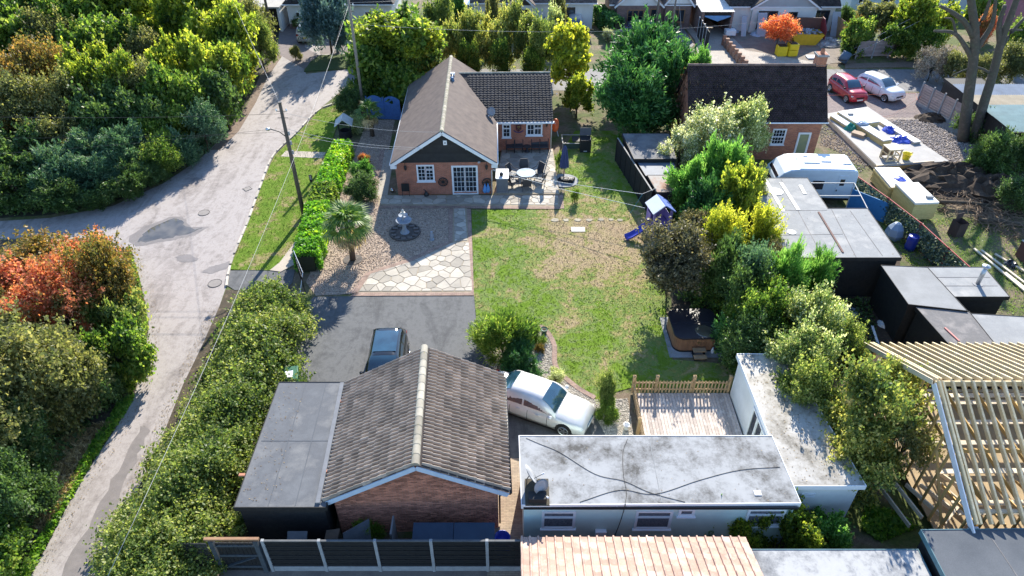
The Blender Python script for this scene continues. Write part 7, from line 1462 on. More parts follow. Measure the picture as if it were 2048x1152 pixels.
# ---------------------------------------------------------------- palms
def frond_mesh():
    mb = MB(); mb.tube([(0,0,0),(.35,0,.12),(.62,0,.10)], .015, 4, .01); n = 17
    for k in range(n):
        a = R(-105+210*k/(n-1)); L_ = .62*(1-.25*abs(a)/R(105)); d = Vector((math.cos(a), math.sin(a), 0)); sd = Vector((-d.y, d.x, 0))*.035; c = Vector((.60,0,.10))
        m_ = c+d*L_*.55+Vector((0,0,.03)); e = c+d*L_+Vector((0,0,-.20)); mb.add([c, m_+sd, e, m_-sd], [(0,1,2,3)])
    return mb.mesh('frond', LEAF['palm'])
FM = frond_mesh()
def palm(label, p, h, s, n, dead=8):
    t = thing('palm_tree', label, 'palm tree', p); mb = MB(); mb.tube([(0,0,0),(.03,0,h*.5),(0,0,h)], .17, 10, .13); mb.build('trunk', mk('fibrous_trunk', (.13,.09,.06), (.08,.055,.04), scale=14, rough=.95, bump=.9, bscale=30), t, True)
    for k in range(n+dead):
        a = k*2.39996; f = k/n
        el = R(78-95*min(f, 1)) if k < n else R(-55); sc_ = s*rnd.uniform(.85,1.15)
        o = put('frond', FM, t, Matrix.Translation((0,0,h-.12*min(f,1))) @ Matrix.Rotation(a, 4, 'Z') @ Matrix.Rotation(-el, 4, 'Y') @ Matrix.Rotation(rnd.uniform(-.3,.3), 4, 'X') @ Matrix.Scale(sc_, 4))
        if k >= n: o.material_slots[0].link = 'OBJECT'; o.material_slots[0].material = LEAF['dry']
    return t
palm('large fan palm on the gravel beside the hedge', G(706,520,.02), 2.3, 1.34, 36, 6); palm('small fan palm in front of the blue fence', G(745,272,.02), 1.9, .95, 22, 8)
flat('palm_ring', [Vector((G(706,520).x+.55*math.cos(a), G(706,520).y+.5*math.sin(a), 0)) for a in [k*math.pi/8 for k in range(16)]], .05, MATS['dark_stone'], .05)
# garden shrubs
shrub((722,378),.75,1.05,1.3,'fine','deep','clipped round dark green bush between hedge and bungalow path','round_bush',var=0); shrub((726,345),.45,.75,.8,'spray','bright','yellow green spiky clump behind the round bush','spiky_clump'); shrub((730,322),.35,.45,.6,'spray','red','small red spiky cordyline on the gravel','cordyline')
shrub((1005,690),.85,1.5,1.55,'spray','green','large bright green shrub at the corner of the tarmac drive','garden_shrub',var=0); shrub((1045,722),.55,1.0,1.0,'fir','cypress','low dark conifer beside the large green shrub','garden_shrub'); shrub((1060,668),.55,.75,.9,'fine','green','small round shrub behind the large green shrub','garden_shrub')
shrub((1110,758),.4,.5,.7,'open','variegate','yellowish shrub beside the silver car windscreen','garden_shrub'); shrub((1208,792),.7,.5,1.5,'fine','hedge','upright clipped shrub left of the deck','garden_shrub'); shrub((1212,825),.45,.5,.9,'fine','green','lower shrub in front of the upright one by the deck','garden_shrub'); shrub((1080,700),.15,.3,.35,'open','russet','tiny russet plant on the pale pebbles','small_plant')
p = G(1088,668); t = thing('plant_pot', 'small dark green pot on the pale pebbles', 'pot', (p.x,p.y,.03)); MB().lathe([(.12,0),(.17,.3),(.19,.31),(.15,.29),(.01,.25)], 14).build('pot', mk('pot_green', (.03,.09,.06), rough=.5), t, True); MB().lathe([(.01,.3),(.12,.27)], 12).build('soil', SOIL, t)
p = G(1252,858); t = thing('white_bucket', 'small white bucket on the pebbles near the deck', 'bucket', (p.x,p.y,.03)); MB().lathe([(.10,0),(.14,.25),(.15,.26),(.12,.24),(.01,.06)], 14).build('pail', UPVC, t, True); MB().tube([(.14,0,.25),(0,.05,.36),(-.14,0,.25)], .008, 5).build('handle', ALLOY, t)
shrub((705,215),.9,1.3,1.5,'fine','deep','dark rounded shrub at the bend beside the verge','garden_shrub'); shrub((715,250),.5,.8,.9,'open','variegate','pale speckled shrub behind the wishing well','garden_shrub'); shrub((722,190),.9,1.1,1.5,'fine','green','green shrub at the road corner by the verge','garden_shrub')
shrub((735,1065),.35,.6,.7,'thin','weed','feathery green weeds growing behind the garage','weeds'); shrub((1424,1050),.8,.45,1.5,'fir','bright','small young conifer in front of the mobile home wall','young_conifer',shape='cone'); shrub((1500,1065),.7,.75,1.3,'broad','lime','leafy yellow green bush left of the mobile home corner','leafy_bush'); shrub((1580,1065),.8,1.0,1.5,'broad','lime','leafy yellow green bush below the annex window','leafy_bush'); shrub((1645,1075),.7,.8,1.2,'broad','bright','leafy green bush right of the annex window','leafy_bush'); shrub((1150,395),.4,.35,.7,'thin','green','thin plant at the patio corner','small_plant'); shrub((1118,330),.5,.4,.9,'fine','green','slim shrub between patio and parasol','garden_shrub')
# ---------------------------------------------------------------- trees: big bush, hedgerow behind the bungalow
shrub((775,180),1.5,2.2,2.5,'broad','green','dark leafy base left of the huge round bush','leafy_bush'); shrub((850,130),2.4,2.2,3.2,'broad','green','dense leafy growth right of the huge round bush','leafy_bush'); BB = tree((805,125),3.0,3.8,4.2,'broad','green','huge round bush, sunlit top painted yellow green, behind the bungalow','big_bush',var=0,base_xy=None); shrub((745,90),1.6,1.3,2.2,'broad','lime','bright leafy shrub left of the huge round bush','leafy_bush'); shrub((845,165),1.9,2.0,2.7,'broad','green','dark lower growth of shrubs beside the bungalow roof','leafy_bush')
cp_ = put('crown', crown_mesh('broad', 1)[0], BB); cp_.location = (.1, .5, 4.6); cp_.scale = (1.55, 1.5, 1.15); set_mat(cp_, LEAF['lime'])  # lime cap paints the sunlit top onto the green bush
for i, (x, y, zc, r_, hz_, lf) in enumerate(((880,70,2.6,1.9,3.8,'hedge'),(915,95,2.3,1.85,3.2,'bamboo'),(950,80,2.6,1.85,3.6,'bamboo'),(985,100,2.3,1.85,3.2,'bamboo'),(1020,80,2.6,1.85,3.6,'bamboo'),(1055,90,2.5,1.85,3.4,'bamboo'),(1085,110,2.2,1.85,3.2,'hedge'),(1108,85,2.2,1.1,3.0,'variegate'),(935,130,1.5,1.2,2.3,'green'),(1000,135,1.4,1.2,2.2,'green'),(1065,138,1.4,1.2,2.2,'green'))):
    shrub((x,y),zc,r_,hz_,'open' if lf == 'bamboo' else 'fine',lf,['tall olive shrub right of the huge round bush','first golden tipped tall shrub behind the bungalow ridge','second golden tipped tall shrub behind the bungalow ridge','third golden tipped tall shrub behind the extension','fourth golden tipped tall shrub behind the extension','fifth golden tipped tall shrub behind the extension','olive shrub beside the yellow tree','pale speckled shrub between yellow tree and bungalow car','dark green low shrub at the bungalow ridge end','dark green low shrub above the extension roof middle','dark green low shrub above the extension roof end'][i],'tall_shrub',shape='column',group='tall shrubs behind the bungalow')
for x, lb in ((985,'left brown column conifer before the cream bungalow'),(1115,'right brown column conifer before the cream bungalow')): tree((x,38),2.0,1.0,3.9,'open','olive',lb,'column_conifer',shape='column')
tree((1142,118),3.2,2.1,2.8,'big','yellow','golden yellow tree beside the dark green conifer','yellow_tree',var=0); tree((1155,195),1.7,1.2,1.7,'big','lime','lower green boughs under the golden yellow tree','yellow_tree',var=1)
tree((1290,135),3.6,3.6,3.7,'fir','cypress','wide spreading dark green conifer behind the lawn','spreading_conifer',var=0); tree((1265,215),2.2,2.6,3.0,'fir','cypress','dense lower boughs of green conifer above the low shed','spreading_conifer',var=1); tree((1350,190),2.5,2.4,3.3,'fir','cypress','conifer growth leaning towards the mossy roof','spreading_conifer',var=1)
tree((1398,135),5.3,.8,1.6,'fir','bright','bright conifer tip against the mossy roof','conifer_top',var=0)
t = thing('dead_conifer', 'massive dark brown conifer trunk beside the mossy roof', 'tree', G(1385,285)); MB().tube([(0,0,0),(.1,.1,2),(.2,.2,4.5),(.2,.2,5.6)], .75, 14, .4).build('trunk', mk('brown_fibre_bark', (.055,.028,.018), (.03,.017,.012), scale=9, rough=.95, bump=1, bscale=14), t, True)
rg_ = np.random.default_rng(77); P_ = np.column_stack([rg_.normal(0,.75,3500), rg_.normal(0,.7,3500), rg_.uniform(.4,5.2,3500)]); put('dead_foliage', quads_mesh('dead_foliage', leaf_quads(rg_, P_, .12, .04, np.tile([[0,0,-1.]],(3500,1)), .6), mk_leaf('leaf_dead', [(.03,.016,.010),(.055,.03,.018),(.09,.05,.028)], .2)), t)
rg_ = np.random.default_rng(78); P_ = np.column_stack([rg_.uniform(12.6,17.2,5000), 44.86-np.abs(rg_.normal(0,.08,5000)), rg_.uniform(.1,2.9,5000)]); P_ = P_[(P_[:,0] < 15.2+1.4*np.sin(P_[:,2]*2.1)) | (P_[:,0] > 40)]
iv = thing('wall_ivy', 'dark ivy climbing the left part of the old brick wall', 'ivy', (0,0,0)); put('foliage', quads_mesh('foliage', leaf_quads(rg_, P_, .08, .06), LEAF['deep']), iv); MB().tube([(13.5,44.85,0),(13.8,44.84,1.5),(14.6,44.84,2.6)], .04, 5, .015).build('stem', BARK, iv, True)
# blue spruce and cottage planting
tree((655,50),3.0,2.3,4.4,'fir','spruce','blue grey spruce on the grass island','blue_spruce',var=0,shape='round',pos=(G(664,107).x,G(664,107).y)); shrub((712,115),.5,.7,.9,'fine','green','low shrub at the right end of the grass island','garden_shrub'); shrub((735,75),1.0,1.1,1.6,'broad','green','leafy shrub in front of the cottage wall','leafy_bush'); shrub((600,45),.5,.8,.9,'fine','deep','low shrub under the cottage wall','leafy_bush')
# ---------------------------------------------------------------- woodland on the left
W_ = [ # px, py, zc, r, rz, form, leaf
 (20,40,4.2,3.6,4.2,'broad','green'),(95,20,4.6,3.6,4.4,'broad','lime'),(165,55,4.2,3.2,4.2,'broad','green'),(250,25,4.6,3.4,4.4,'broad','lime'),(330,45,4.4,3.2,4.2,'broad','lime'),(405,60,4.2,2.9,4.0,'broad','lime'),(455,95,3.8,2.4,3.6,'broad','lime'),(500,60,3.0,2.1,3.2,'fine','olive'),(520,95,2.2,1.6,2.6,'fine','hedge'),(300,-20,4.6,3.5,4.4,'broad','green'),(200,-25,4.8,3.5,4.5,'broad','lime'),(90,-40,5,3.6,4.6,'broad','green'),(-20,-20,5,3.8,4.6,'broad','green'),(400,0,4.0,2.6,3.6,'broad','lime'),
 (30,110,3.6,2.9,3.6,'broad','green'),(110,115,3.3,2.4,3.3,'fine','olive'),(190,120,3.6,2.4,3.4,'broad','green'),(235,110,3.6,2.2,3.2,'broad','green'),(300,130,3.2,2.2,3.2,'open','olive'),(360,150,3.4,1.7,3.0,'broad','lime'),(420,150,3.3,2.1,3.3,'broad','lime'),(465,150,2.6,1.7,3.0,'broad','green'),(486,140,2.0,1.2,2.2,'fine','yellow'),
 (30,190,3.4,2.6,3.4,'fine','russet'),(100,170,3.6,2.3,3.0,'fine','russet'),(60,240,2.8,2.4,3.0,'fine','olive'),(140,215,3.0,2.2,3.2,'fine','olive'),(195,175,3.6,1.8,3.2,'broad','lime'),(245,190,3.2,1.8,3.2,'broad','lime'),(290,200,2.8,2.0,2.9,'fine','olive'),(345,215,2.8,1.8,3.0,'broad','green'),(400,215,2.4,1.8,2.8,'broad','green'),(445,205,2.2,1.6,2.6,'broad','deep'),(10,270,2.4,2.2,2.8,'fine','russet'),
 (220,245,2.4,2.0,2.8,'broad','deep'),(285,255,2.2,1.8,2.6,'broad','deep'),(340,270,1.8,1.6,2.2,'broad','green'),(405,262,1.6,1.4,2.0,'fine','bluish'),(120,290,1.9,2.0,2.4,'fine','olive'),(50,320,1.8,2.0,2.4,'broad','deep'),
 (180,305,1.7,1.9,2.2,'fir','bluish'),(250,315,1.6,1.7,2.0,'fir','bluish'),(315,325,1.2,1.3,1.6,'fine','green'),(360,300,1.3,1.2,1.7,'fir','bluish'),(110,350,1.5,1.8,2.0,'fir','bluish'),(30,375,1.3,1.9,1.8,'fir','deep'),(190,360,1.2,1.6,1.6,'fir','bluish'),(260,365,1.0,1.4,1.4,'fir','deep'),(120,395,.9,1.5,1.2,'fir','deep'),(200,395,.7,1.2,1.0,'fir','deep'),(300,350,.8,1.1,1.1,'fine','deep')]
KW = dict(lime='yellow green', green='mid green', olive='dull olive', russet='rust tipped', hedge='olive green', deep='dark green', bluish='bluish green', yellow='golden')
def zone(x, y): return ('top left corner' if x < 130 else 'upper left edge' if x < 280 else 'middle of the wood top' if x < 420 else 'lane side top') if y < 100 else (('left edge' if x < 130 else 'centre left' if x < 250 else 'centre right' if x < 390 else 'lane side') + (' of the upper wood' if y < 165 else ' of the middle wood' if y < 235 else ' of the lower wood' if y < 290 else ' front row'))
used_ = {}
for i, (x, y, zc, r_, rz_, fm, lf) in enumerate(W_):
    lb = f"{KW[lf]} {'tree' if rz_ > 2.3 else 'bush'} at the {zone(x, y)} left of the lane"; used_[lb] = used_.get(lb, 0)+1
    if used_[lb] > 1: lb = f"{['','','another','third','fourth'][used_[lb]]} {lb.replace(' left of the lane', '')}"
    tree((x, y), zc, r_*1.05, rz_, fm, lf, lb, 'woodland_tree' if rz_ > 2.3 else 'woodland_bush', 'tree' if rz_ > 2.3 else 'shrub', group='woodland left of the lane', trunk_r=.09)
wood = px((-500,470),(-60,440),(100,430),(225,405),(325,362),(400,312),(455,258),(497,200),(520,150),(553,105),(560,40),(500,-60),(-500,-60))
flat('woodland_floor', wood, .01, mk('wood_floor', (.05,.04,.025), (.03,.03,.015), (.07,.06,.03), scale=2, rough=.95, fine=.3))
cover('undergrowth', px((-60,440),(100,430),(225,405),(325,362),(400,312),(455,258),(490,205),(440,200),(330,300),(200,360),(-60,380)), 9000, .7, .11, .06, 'deep', 'dark tangled undergrowth along the lane edge of the wood', 'undergrowth', 41)
cover('grass_tuft', px((455,262),(490,205),(478,200),(440,240),(420,262)), 2200, .25, .12, .02, 'weed', 'sunlit tuft of grass at the lane edge', 'grass', 42)
# ---------------------------------------------------------------- red tree and thicket left of the lower lane
L_ = [((80,560),2.1,2.5,2.2,'fine','russet','rust and olive crown behind the red hawthorn left of the lane','hawthorn'),((172,550),2.2,2.3,2.25,'fine','red','bright red autumn hawthorn at the lane bend','hawthorn'),((40,610),2.2,2.4,2.3,'fine','red','red and brown hawthorn at the left edge below the bend','hawthorn'),((215,580),2.4,1.9,2.8,'fine','russet','rusty shrub on the lane side of the red hawthorn','hawthorn'),((130,630),2.3,2.2,2.5,'fine','red','lower red boughed hawthorn above the olive thicket','hawthorn'),((228,655),1.5,1.4,2.1,'broad','hedge','green bush overhanging the lane below the hawthorn','thicket_bush'),((235,720),1.4,1.4,2.2,'broad','green','dark leafy bush at the lane edge left of the kink','thicket_bush'),
      ((45,715),2.3,2.4,2.7,'open','olive','twiggy olive thicket at the left edge','thicket_tree'),((125,750),2.2,2.2,2.7,'open','olive','twiggy olive thicket tree near the lane','thicket_tree'),((50,800),2.6,2.4,3.0,'fine','olive','dense olive thicket at the left edge, middle','thicket_tree'),((105,795),2.2,1.9,2.8,'fine','olive','dense olive bush above the dry bank','thicket_tree'),((185,790),1.2,1.2,1.8,'fine','deep','dark bush above the lane verge','thicket_bush'),((0,900),2.0,1.9,2.6,'fine','olive','shaded olive thicket at the left edge, lower','thicket_tree'),((45,885),1.5,1.4,2.2,'fine','deep','dark shrub above the dry grass bank','thicket_bush'),((15,1010),1.6,1.5,2.2,'fine','deep','dark shrub in the lower left shade','thicket_bush'),((10,1110),1.0,1.2,1.5,'broad','green','leafy shrub in the bottom left corner','thicket_bush')]
for a in L_: tree(a[0], a[1], a[2], a[3], a[4], a[5], a[6], a[7], 'tree' if a[3] > 2.4 else 'shrub', group='thicket left of the lower lane', trunk_r=.07)
bank = px((-400,480),(150,480),(262,500),(283,570),(298,650),(288,725),(268,792),(232,856),(186,925),(138,1005),(98,1085),(55,1165),(-400,1300)); flat('lane_bank', bank, .008, mk('bank_soil', (.09,.065,.04), (.05,.04,.025), (.14,.10,.065), scale=2.5, rough=.95, fine=.3, bump=.8, bscale=15))
cover('dry_grass', px((120,880),(190,850),(228,850),(180,925),(130,1005),(95,1070),(60,1060),(90,960)), 6500, .28, .13, .018, 'dry', 'straw coloured dead grass on the bank beside the lane', 'dry grass', 43); cover('lane_weeds', px((232,856),(250,830),(270,792),(240,800),(215,850),(180,905),(150,950),(120,1010),(90,1070),(50,1140),(0,1160),(55,1165),(98,1085),(138,1005),(186,925)), 3600, .3, .10, .055, 'weed', 'bright green weeds fringing the lane', 'weeds', 44)
cover('ivy_edge', px((262,500),(283,570),(298,650),(288,725),(268,792),(240,790),(255,720),(262,650),(250,570)), 5000, .6, .10, .06, 'green', 'leafy ivy and bramble along the lane edge', 'undergrowth', 45); cover('bramble', px((-100,1050),(60,1040),(40,1165),(-100,1165)), 3500, .6, .10, .06, 'weed', 'tangle of bramble in the bottom left corner', 'undergrowth', 46)
cover('thicket_floor', px((-100,640),(240,640),(230,800),(150,900),(40,1040),(-100,1040)), 6000, .6, .11, .06, 'deep', 'dark undergrowth beneath the thicket', 'undergrowth', 47)
# ---------------------------------------------------------------- tall hedge between lane and drive
def hedge_mass(label, pts, wd, h, n, leaf, seed, L=.062, W=.04):
    """loose untrimmed hedge: leaf clumps over a wandering ridge, with shoots sticking out"""
    rg = np.random.default_rng(seed); pts = smoothline(pts, 6); c0 = Vector((pts[0].x, pts[0].y, 0)); t = thing('hawthorn_hedge' if 'hawthorn' in label else 'shrubbery', label, 'hedge', c0)
    A = np.array([(p.x-c0.x, p.y-c0.y, 0) for p in pts]); D = A[1:]-A[:-1]; ln = np.linalg.norm(D, axis=1); cum = np.concatenate([[0], np.cumsum(ln)]); nc = int(cum[-1]*wd*34)
    u = rg.uniform(0, cum[-1], nc); k = np.clip(np.searchsorted(cum, u)-1, 0, len(D)-1); P = A[k]+D[k]*((u-cum[k])/ln[k])[:, None]; d = unit(D)[k]; nr = np.column_stack([-d[:, 1], d[:, 0], np.zeros(nc)])
    s = np.clip(rg.normal(0, .62, nc), -1.2, 1.2); ph = rg.uniform(0, 6, 4)
    top_ = h*(.86+.06*np.sin(u*.83+ph[0])+.06*np.sin(u*1.9+ph[1]+s*2)+.05*np.sin(s*5+ph[2]+u*1.3))*(1-.45*np.abs(s)**2.4)
    z = np.maximum(.1, top_*(1-.85*rg.random(nc)**1.7)); C = P+nr*(s*wd/2*(1+.15*np.sin(u*1.9+ph[3])))[:, None]; C[:, 2] = z
    idx = rg.choice(nc, n, p=(lambda q: q/q.sum())(rg.uniform(.3, 1.7, nc))); Q = C[idx]+rg.normal(size=(n, 3))*rg.uniform(.08, .24, nc)[idx][:, None]
    m = n//7; ci = rg.integers(nc, size=m//14+1); sd = unit(rg.normal(size=(len(ci), 3))*.6+np.array([0, 0, .8])); q = rg.integers(len(ci), size=m); Q[:m] = C[ci][q]+sd[q]*rg.uniform(0, .7, (m, 1))+rg.normal(size=(m, 3))*.04
    Q[:, 2] = np.maximum(Q[:, 2], .03); put('foliage', quads_mesh('foliage', leaf_quads(rg, Q, L, W, None, 0, .4), LEAF[leaf]), t)
    mb = MB()
    for i in range(int(cum[-1]*7)):
        j = rg.integers(nc); e = Vector(C[j]); f = A[k[j]]; b_ = Vector((f[0]+rg.normal()*.5, f[1]+rg.normal()*.5, 0)); e = b_+(e-b_)*1.12; mb.tube([b_, (b_+e)/2+Vector((rg.normal()*.1, rg.normal()*.1, .1)), e], .03, 4, .008)
    mb.build('branches', BARKG, t); return t
hedge_mass('loose hawthorn hedge between the lane and the tarmac drive', [G(535,592,1.1), G(525,650,1.1), G(508,715,1.1), G(482,785,1.1)], 3.3, 2.4, 60000, 'hedge', 71)
hedge_mass('loose hawthorn hedge between the lane and the felt roofed shed', [G(478,792,1.1), G(445,850,1.1), G(410,920,1.1), G(370,990,1.1), G(332,1060,1.1), G(298,1130,1.1), G(272,1200,1.1)], 3.7, 2.5, 90000, 'hedge', 72, .055, .035)
flat('hedge_bank', px((452,580),(590,575),(600,620),(585,745)) + [Vector((-9.7,20.6,0)), Vector((-9.7,14.6,0)), Vector((-11.4,13.4,0)), Vector((-11.4,10,0))] + px((212,1155),(262,1010),(322,880),(366,770),(405,690),(438,615)), .014, MATS['bank_soil'])
# ---------------------------------------------------------------- trees between the lawn and the workshop
M_ = [((1420,282),2.7,2.3,2.5,'open','blossom','frothy white flowered shrub beside the caravan','flowering_shrub'),((1362,300),2.2,1.7,2.1,'open','blossom','lower white flowered boughs near the low sheds','flowering_shrub'),((1490,265),3.0,1.6,2.2,'fine','variegate','pale green rounded top of the shrub by the old house','flowering_shrub'),((1385,370),2.0,1.5,2.4,'fir','bright','bright green feathery cypress behind the playhouse','garden_cypress'),((1445,365),2.3,1.6,2.6,'fir','bright','taller bright cypress in front of the white flowered shrub','garden_cypress'),((1420,425),1.9,1.5,2.3,'fir','cypress','darker cypress beside the playhouse','garden_cypress'),((1475,415),2.3,1.4,2.4,'broad','lime','yellow green shrub beside the workshop roof corner','golden_shrub'),((1505,385),2.4,1.0,1.8,'open','bamboo','golden tipped shrub at the far corner of the workshop','golden_shrub'),
      ((1345,522),2.3,2.2,2.2,'fine','purple','dark purple leaved tree over the lawn edge','purple_tree'),((1385,470),2.2,1.0,1.5,'open','purple','twiggy brown top of the purple leaved tree','purple_tree'),((1445,485),2.5,1.4,2.2,'fine','yellow','golden yellow shrub beside the purple tree','golden_shrub'),((1520,470),2.6,1.15,2.0,'open','yellow','golden shrub overhanging the workshop roof','golden_shrub'),((1440,560),1.9,1.4,2.3,'fir','deep','dark conifer behind the hot tub','dark_conifer'),((1495,590),2.2,1.5,2.5,'fine','deep','dark evergreen in the middle of the boundary row','dark_evergreen'),((1500,560),2.6,1.2,2.2,'fine','bluish','grey green shrub above the dark evergreens','grey_shrub'),((1540,540),2.4,1.0,1.8,'thin','purple','thin reddish twigs beside the workshop wall','red_twig_shrub'),((1560,575),2.2,1.2,2.2,'spray','bright','bright ferny shrub against the black workshop wall','ferny_shrub'),((1635,560),2.3,.9,1.8,'spray','bright','upright ferny sprig in front of the black wall','ferny_shrub'),
      ((1492,668),1.4,1.3,2.1,'fir','cypress','low dark conifer right of the hot tub','dark_conifer'),((1520,640),2.0,1.5,2.6,'fine','green','green shrub right of the dark conifers','green_shrub'),((1510,700),1.4,1.4,2.0,'fine','deep','dark shrub behind the annex roof','dark_evergreen'),((1610,660),2.4,1.5,2.5,'fine','variegate','pale variegated tree right of the annex','variegated_tree'),((1592,735),2.2,1.5,2.4,'fine','variegate','lower pale variegated boughs over the annex roof','variegated_tree'),((1665,715),1.5,1.2,2.0,'fine','hedge','green bush on the waste ground beside the sheds','green_shrub'),((1618,805),1.8,1.4,2.2,'fine','hedge','bush hanging over the middle of the annex roof','green_shrub'),
      ((1745,835),2.6,2.0,2.9,'open','bamboo','airy olive green tree beside the timber frame','airy_tree'),((1790,790),2.6,1.0,2.0,'thin','bamboo','thin upper sprays of the airy tree','airy_tree'),((1725,915),1.9,1.7,2.2,'open','bamboo','denser lower crown of the airy tree by the annex','airy_tree'),((1805,890),2.0,1.3,1.9,'open','olive','drooping right side of the airy tree over the joists','airy_tree')]
for a in M_: tree(a[0], a[1], a[2], a[3], a[4], a[5], a[6], a[7], 'tree' if a[3] > 2.15 else 'shrub', group='boundary planting right of the lawn' if a[0][0] < 1700 else 'airy tree by the frame', trunk_r=.06)
hedge_mass('mixed green shrubbery filling the boundary behind the hot tub', [G(1400,400,1.1), G(1440,480,1.1), G(1470,560,1.1), G(1510,640,1.1), G(1560,705,1.1)], 3.2, 2.2, 45000, 'green', 73, .075, .045)
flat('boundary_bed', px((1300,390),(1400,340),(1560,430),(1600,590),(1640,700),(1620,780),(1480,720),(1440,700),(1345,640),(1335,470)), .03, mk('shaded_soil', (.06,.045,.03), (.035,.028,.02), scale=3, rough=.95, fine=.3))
cover('boundary_ivy', px((1340,600),(1440,560),(1600,600),(1640,720),(1480,715),(1450,690),(1440,620)), 5000, .7, .10, .06, 'deep', 'dark ivy and shade plants under the boundary trees', 'undergrowth', 48); cover('yard_weeds', px((1640,600),(1740,600),(1760,700),(1700,760),(1640,700)), 1600, .3, .09, .05, 'deep', 'sparse weeds on the waste ground by the workshop', 'weeds', 49); cover('frame_weeds', px((1730,1010),(1800,1030),(1830,1060),(1760,1085),(1720,1060)), 1200, .35, .09, .05, 'weed', 'weeds beside the bare joists', 'weeds', 50)
cover('rough_grass', px((1850,440),(2100,430),(2100,640),(1960,620),(1900,520)), 7000, .1, .07, .014, MATS['blade_lawn'], 'thin rough grass on the right hand plot', 'grass', 51, .1, 1); cover('plot_weeds', px((1760,420),(1850,440),(1900,560),(1830,540),(1770,480)), 3000, .12, .07, .014, MATS['blade_verge'], 'grass strip between workshop and red fence', 'grass', 52, .1, 1)
heap('crumpled_sheet', 'crumpled grey plastic sheet on the dark waste ground', 'sheet', G(1693,625), .75, .2, mk('grey_film', (.34,.36,.4), (.2,.22,.25), scale=6, rough=.4, bump=.8, bscale=8), 12, 25); a, b = G(1743,655), G(1755,692); tag(MB().bar(a+Vector((0,0,.1)), b+Vector((0,0,.1)), .12,.06).build('white_batten', UPVC), 'white batten lying on the dark waste ground', 'batten'); heap('rubbish_heap', 'small heap of white rubbish beside the sheds', 'rubbish', G(1768,650), .4, .2, MATS['white_sack'], 10, 26)
# ---------------------------------------------------------------- top right: pruned tree and shrubs
t = thing('pruned_tree', 'tall pollarded tree with two bare grey trunks and cut limbs', 'tree', G(1935,282)); p0 = t.location; YY = p0.y
def gp(x, y, dy=0): return GY(x, y, YY+dy)-p0
for nm, pts, r0, r1 in (('trunk', [(1925,285),(1934,210),(1944,140),(1950,70),(1942,0),(1938,-60)], .40, .2), ('trunk', [(1945,285),(1968,205),(1988,140),(2003,80),(2022,30),(2040,-20)], .36, .17),
    ('limb', [(1946,120),(1930,92),(1908,66),(1868,62)], .20, .08), ('limb', [(1948,75),(1930,45),(1905,25),(1880,12)], .22, .09), ('limb', [(1945,110),(1965,80),(1985,45),(1992,-10)], .22, .1), ('limb', [(1990,120),(2015,75),(2050,35)], .18, .09), ('limb', [(2000,90),(1998,50),(2010,10)], .2, .12), ('limb', [(1985,150),(1960,136),(1935,138),(1905,150)], .10, .03), ('limb', [(1946,60),(1970,30),(1985,-20)], .16, .08), ('limb', [(1912,68),(1905,40),(1890,36)], .10, .05), ('limb', [(2020,60),(2045,60)], .1, .05)):
    MB().tube(smoothline([gp(x, y) for x, y in pts], 4), r0, 9, r1).build(nm, BARKG, t, True)
shrub((1950,255),.8,1.3,1.7,'open','deep','ivy and suckers round the foot of the pollarded tree','ivy_clump'); shrub((1990,320),1.0,1.6,1.9,'fir','deep','dark green bush below the pollarded tree','dark_bush'); shrub((2035,320),.9,1.3,1.8,'fine','deep','dark bush at the right edge below the barn','dark_bush'); shrub((2030,400),.8,1.5,1.5,'fine','deep','low dark growth beside the soil mound','dark_bush')
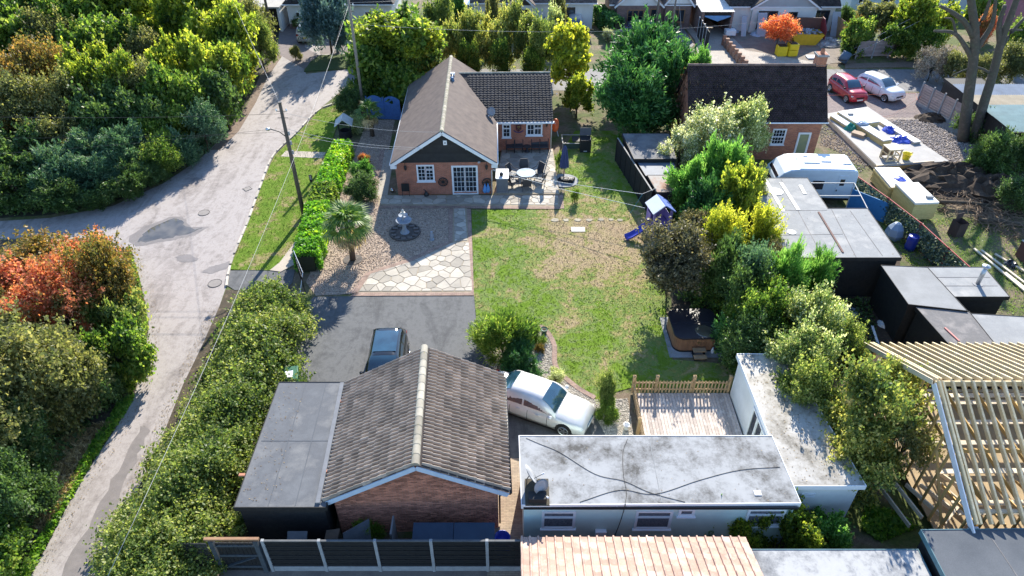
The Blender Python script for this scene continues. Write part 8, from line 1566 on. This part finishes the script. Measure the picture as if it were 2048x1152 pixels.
for a in (((1715,85),1.3,1.7,2.3,'broad','green','leafy green shrub with orange tips by the blue grey drum','leafy_bush'),((1712,62),1.7,1.0,1.5,'fine','russet','orange tipped top of the roadside shrub','leafy_bush'),((1755,40),2.4,1.8,1.8,'broad','olive','rounded bronze green tree at top right','round_tree'),((1830,45),2.8,2.4,3.0,'broad','lime','bright yellow green tree at top right','lime_tree'),((1880,60),2.2,1.8,2.6,'broad','lime','lower yellow green tree beside the pruned tree','lime_tree'),((1790,90),1.2,1.6,1.8,'broad','green','green hedge growth over the shaded fence','leafy_bush'),((1850,95),1.2,1.6,1.9,'broad','green','green growth at the right end of the shaded fence','leafy_bush'),((1865,135),1.2,1.5,2.1,'thin','twig','bare brown shrub at the road end','bare_shrub'),((1905,140),1.2,1.6,2.1,'open','olive','olive shrub left of the pruned tree trunks','olive_shrub'),((1970,150),1.2,1.6,2.0,'open','olive','olive shrub behind the pruned tree trunks','olive_shrub'),((2030,140),1.3,1.8,2.2,'fine','olive','olive shrub behind the barn at the right edge','olive_shrub'),((1965,70),1.6,1.0,2.2,'fine','red','small red leaved shrub behind the pruned tree','red_shrub'),((2040,95),1.8,1.6,2.4,'fine','green','green shrub at the right edge before the pink house','leafy_bush'),((1960,25),2.5,1.8,2.6,'broad','green','green tree behind the pruned tree','leafy_bush'),((1560,58),1.9,1.75,1.5,'fine','acer','orange red maple in front of the renovated bungalow','maple_tree'),((1690,45),.9,.9,1.4,'spray','deep','dark spiky shrub beside the small bright lawn','spiky_shrub'),((910,25),1.6,1.2,2.4,'broad','bright','bright green shrub beside the white car','leafy_bush'),((1300,62),.5,.9,.8,'fine','deep','clipped dark shrubs under the bay window','clipped_shrub'),((1340,55),.5,.7,.8,'fine','deep','clipped dark shrub at the drive corner','clipped_shrub'),((1215,70),.6,.9,.8,'open','blossom','white flowered shrub against the dark clipped hedge','flowering_shrub'),((1350,100),.5,1.0,.8,'fine','olive','low shrub by the short curved wall','low_shrub'),((590,110),.5,.6,.8,'fine','olive','low growth at the foot of the bend pole','low_shrub')):
    tree(a[0], a[1], a[2], a[3], a[4], a[5], a[6], a[7], 'tree' if a[3] > 2.4 else 'shrub', trunk_r=.06)
flat('small_lawn', px((1690,30),(1720,32),(1735,58),(1700,60)), .03, mk('vivid_grass', (.16,.30,.01), (.12,.25,.01), rough=.9))
cover('yard_grass', px((-2000,-30),(560,20),(560,60),(400,80)), 10, .1, .05, .01, MATS['blade_lawn'], 'thin grass behind the woodland', 'grass', 53, .1, 1) if False else None
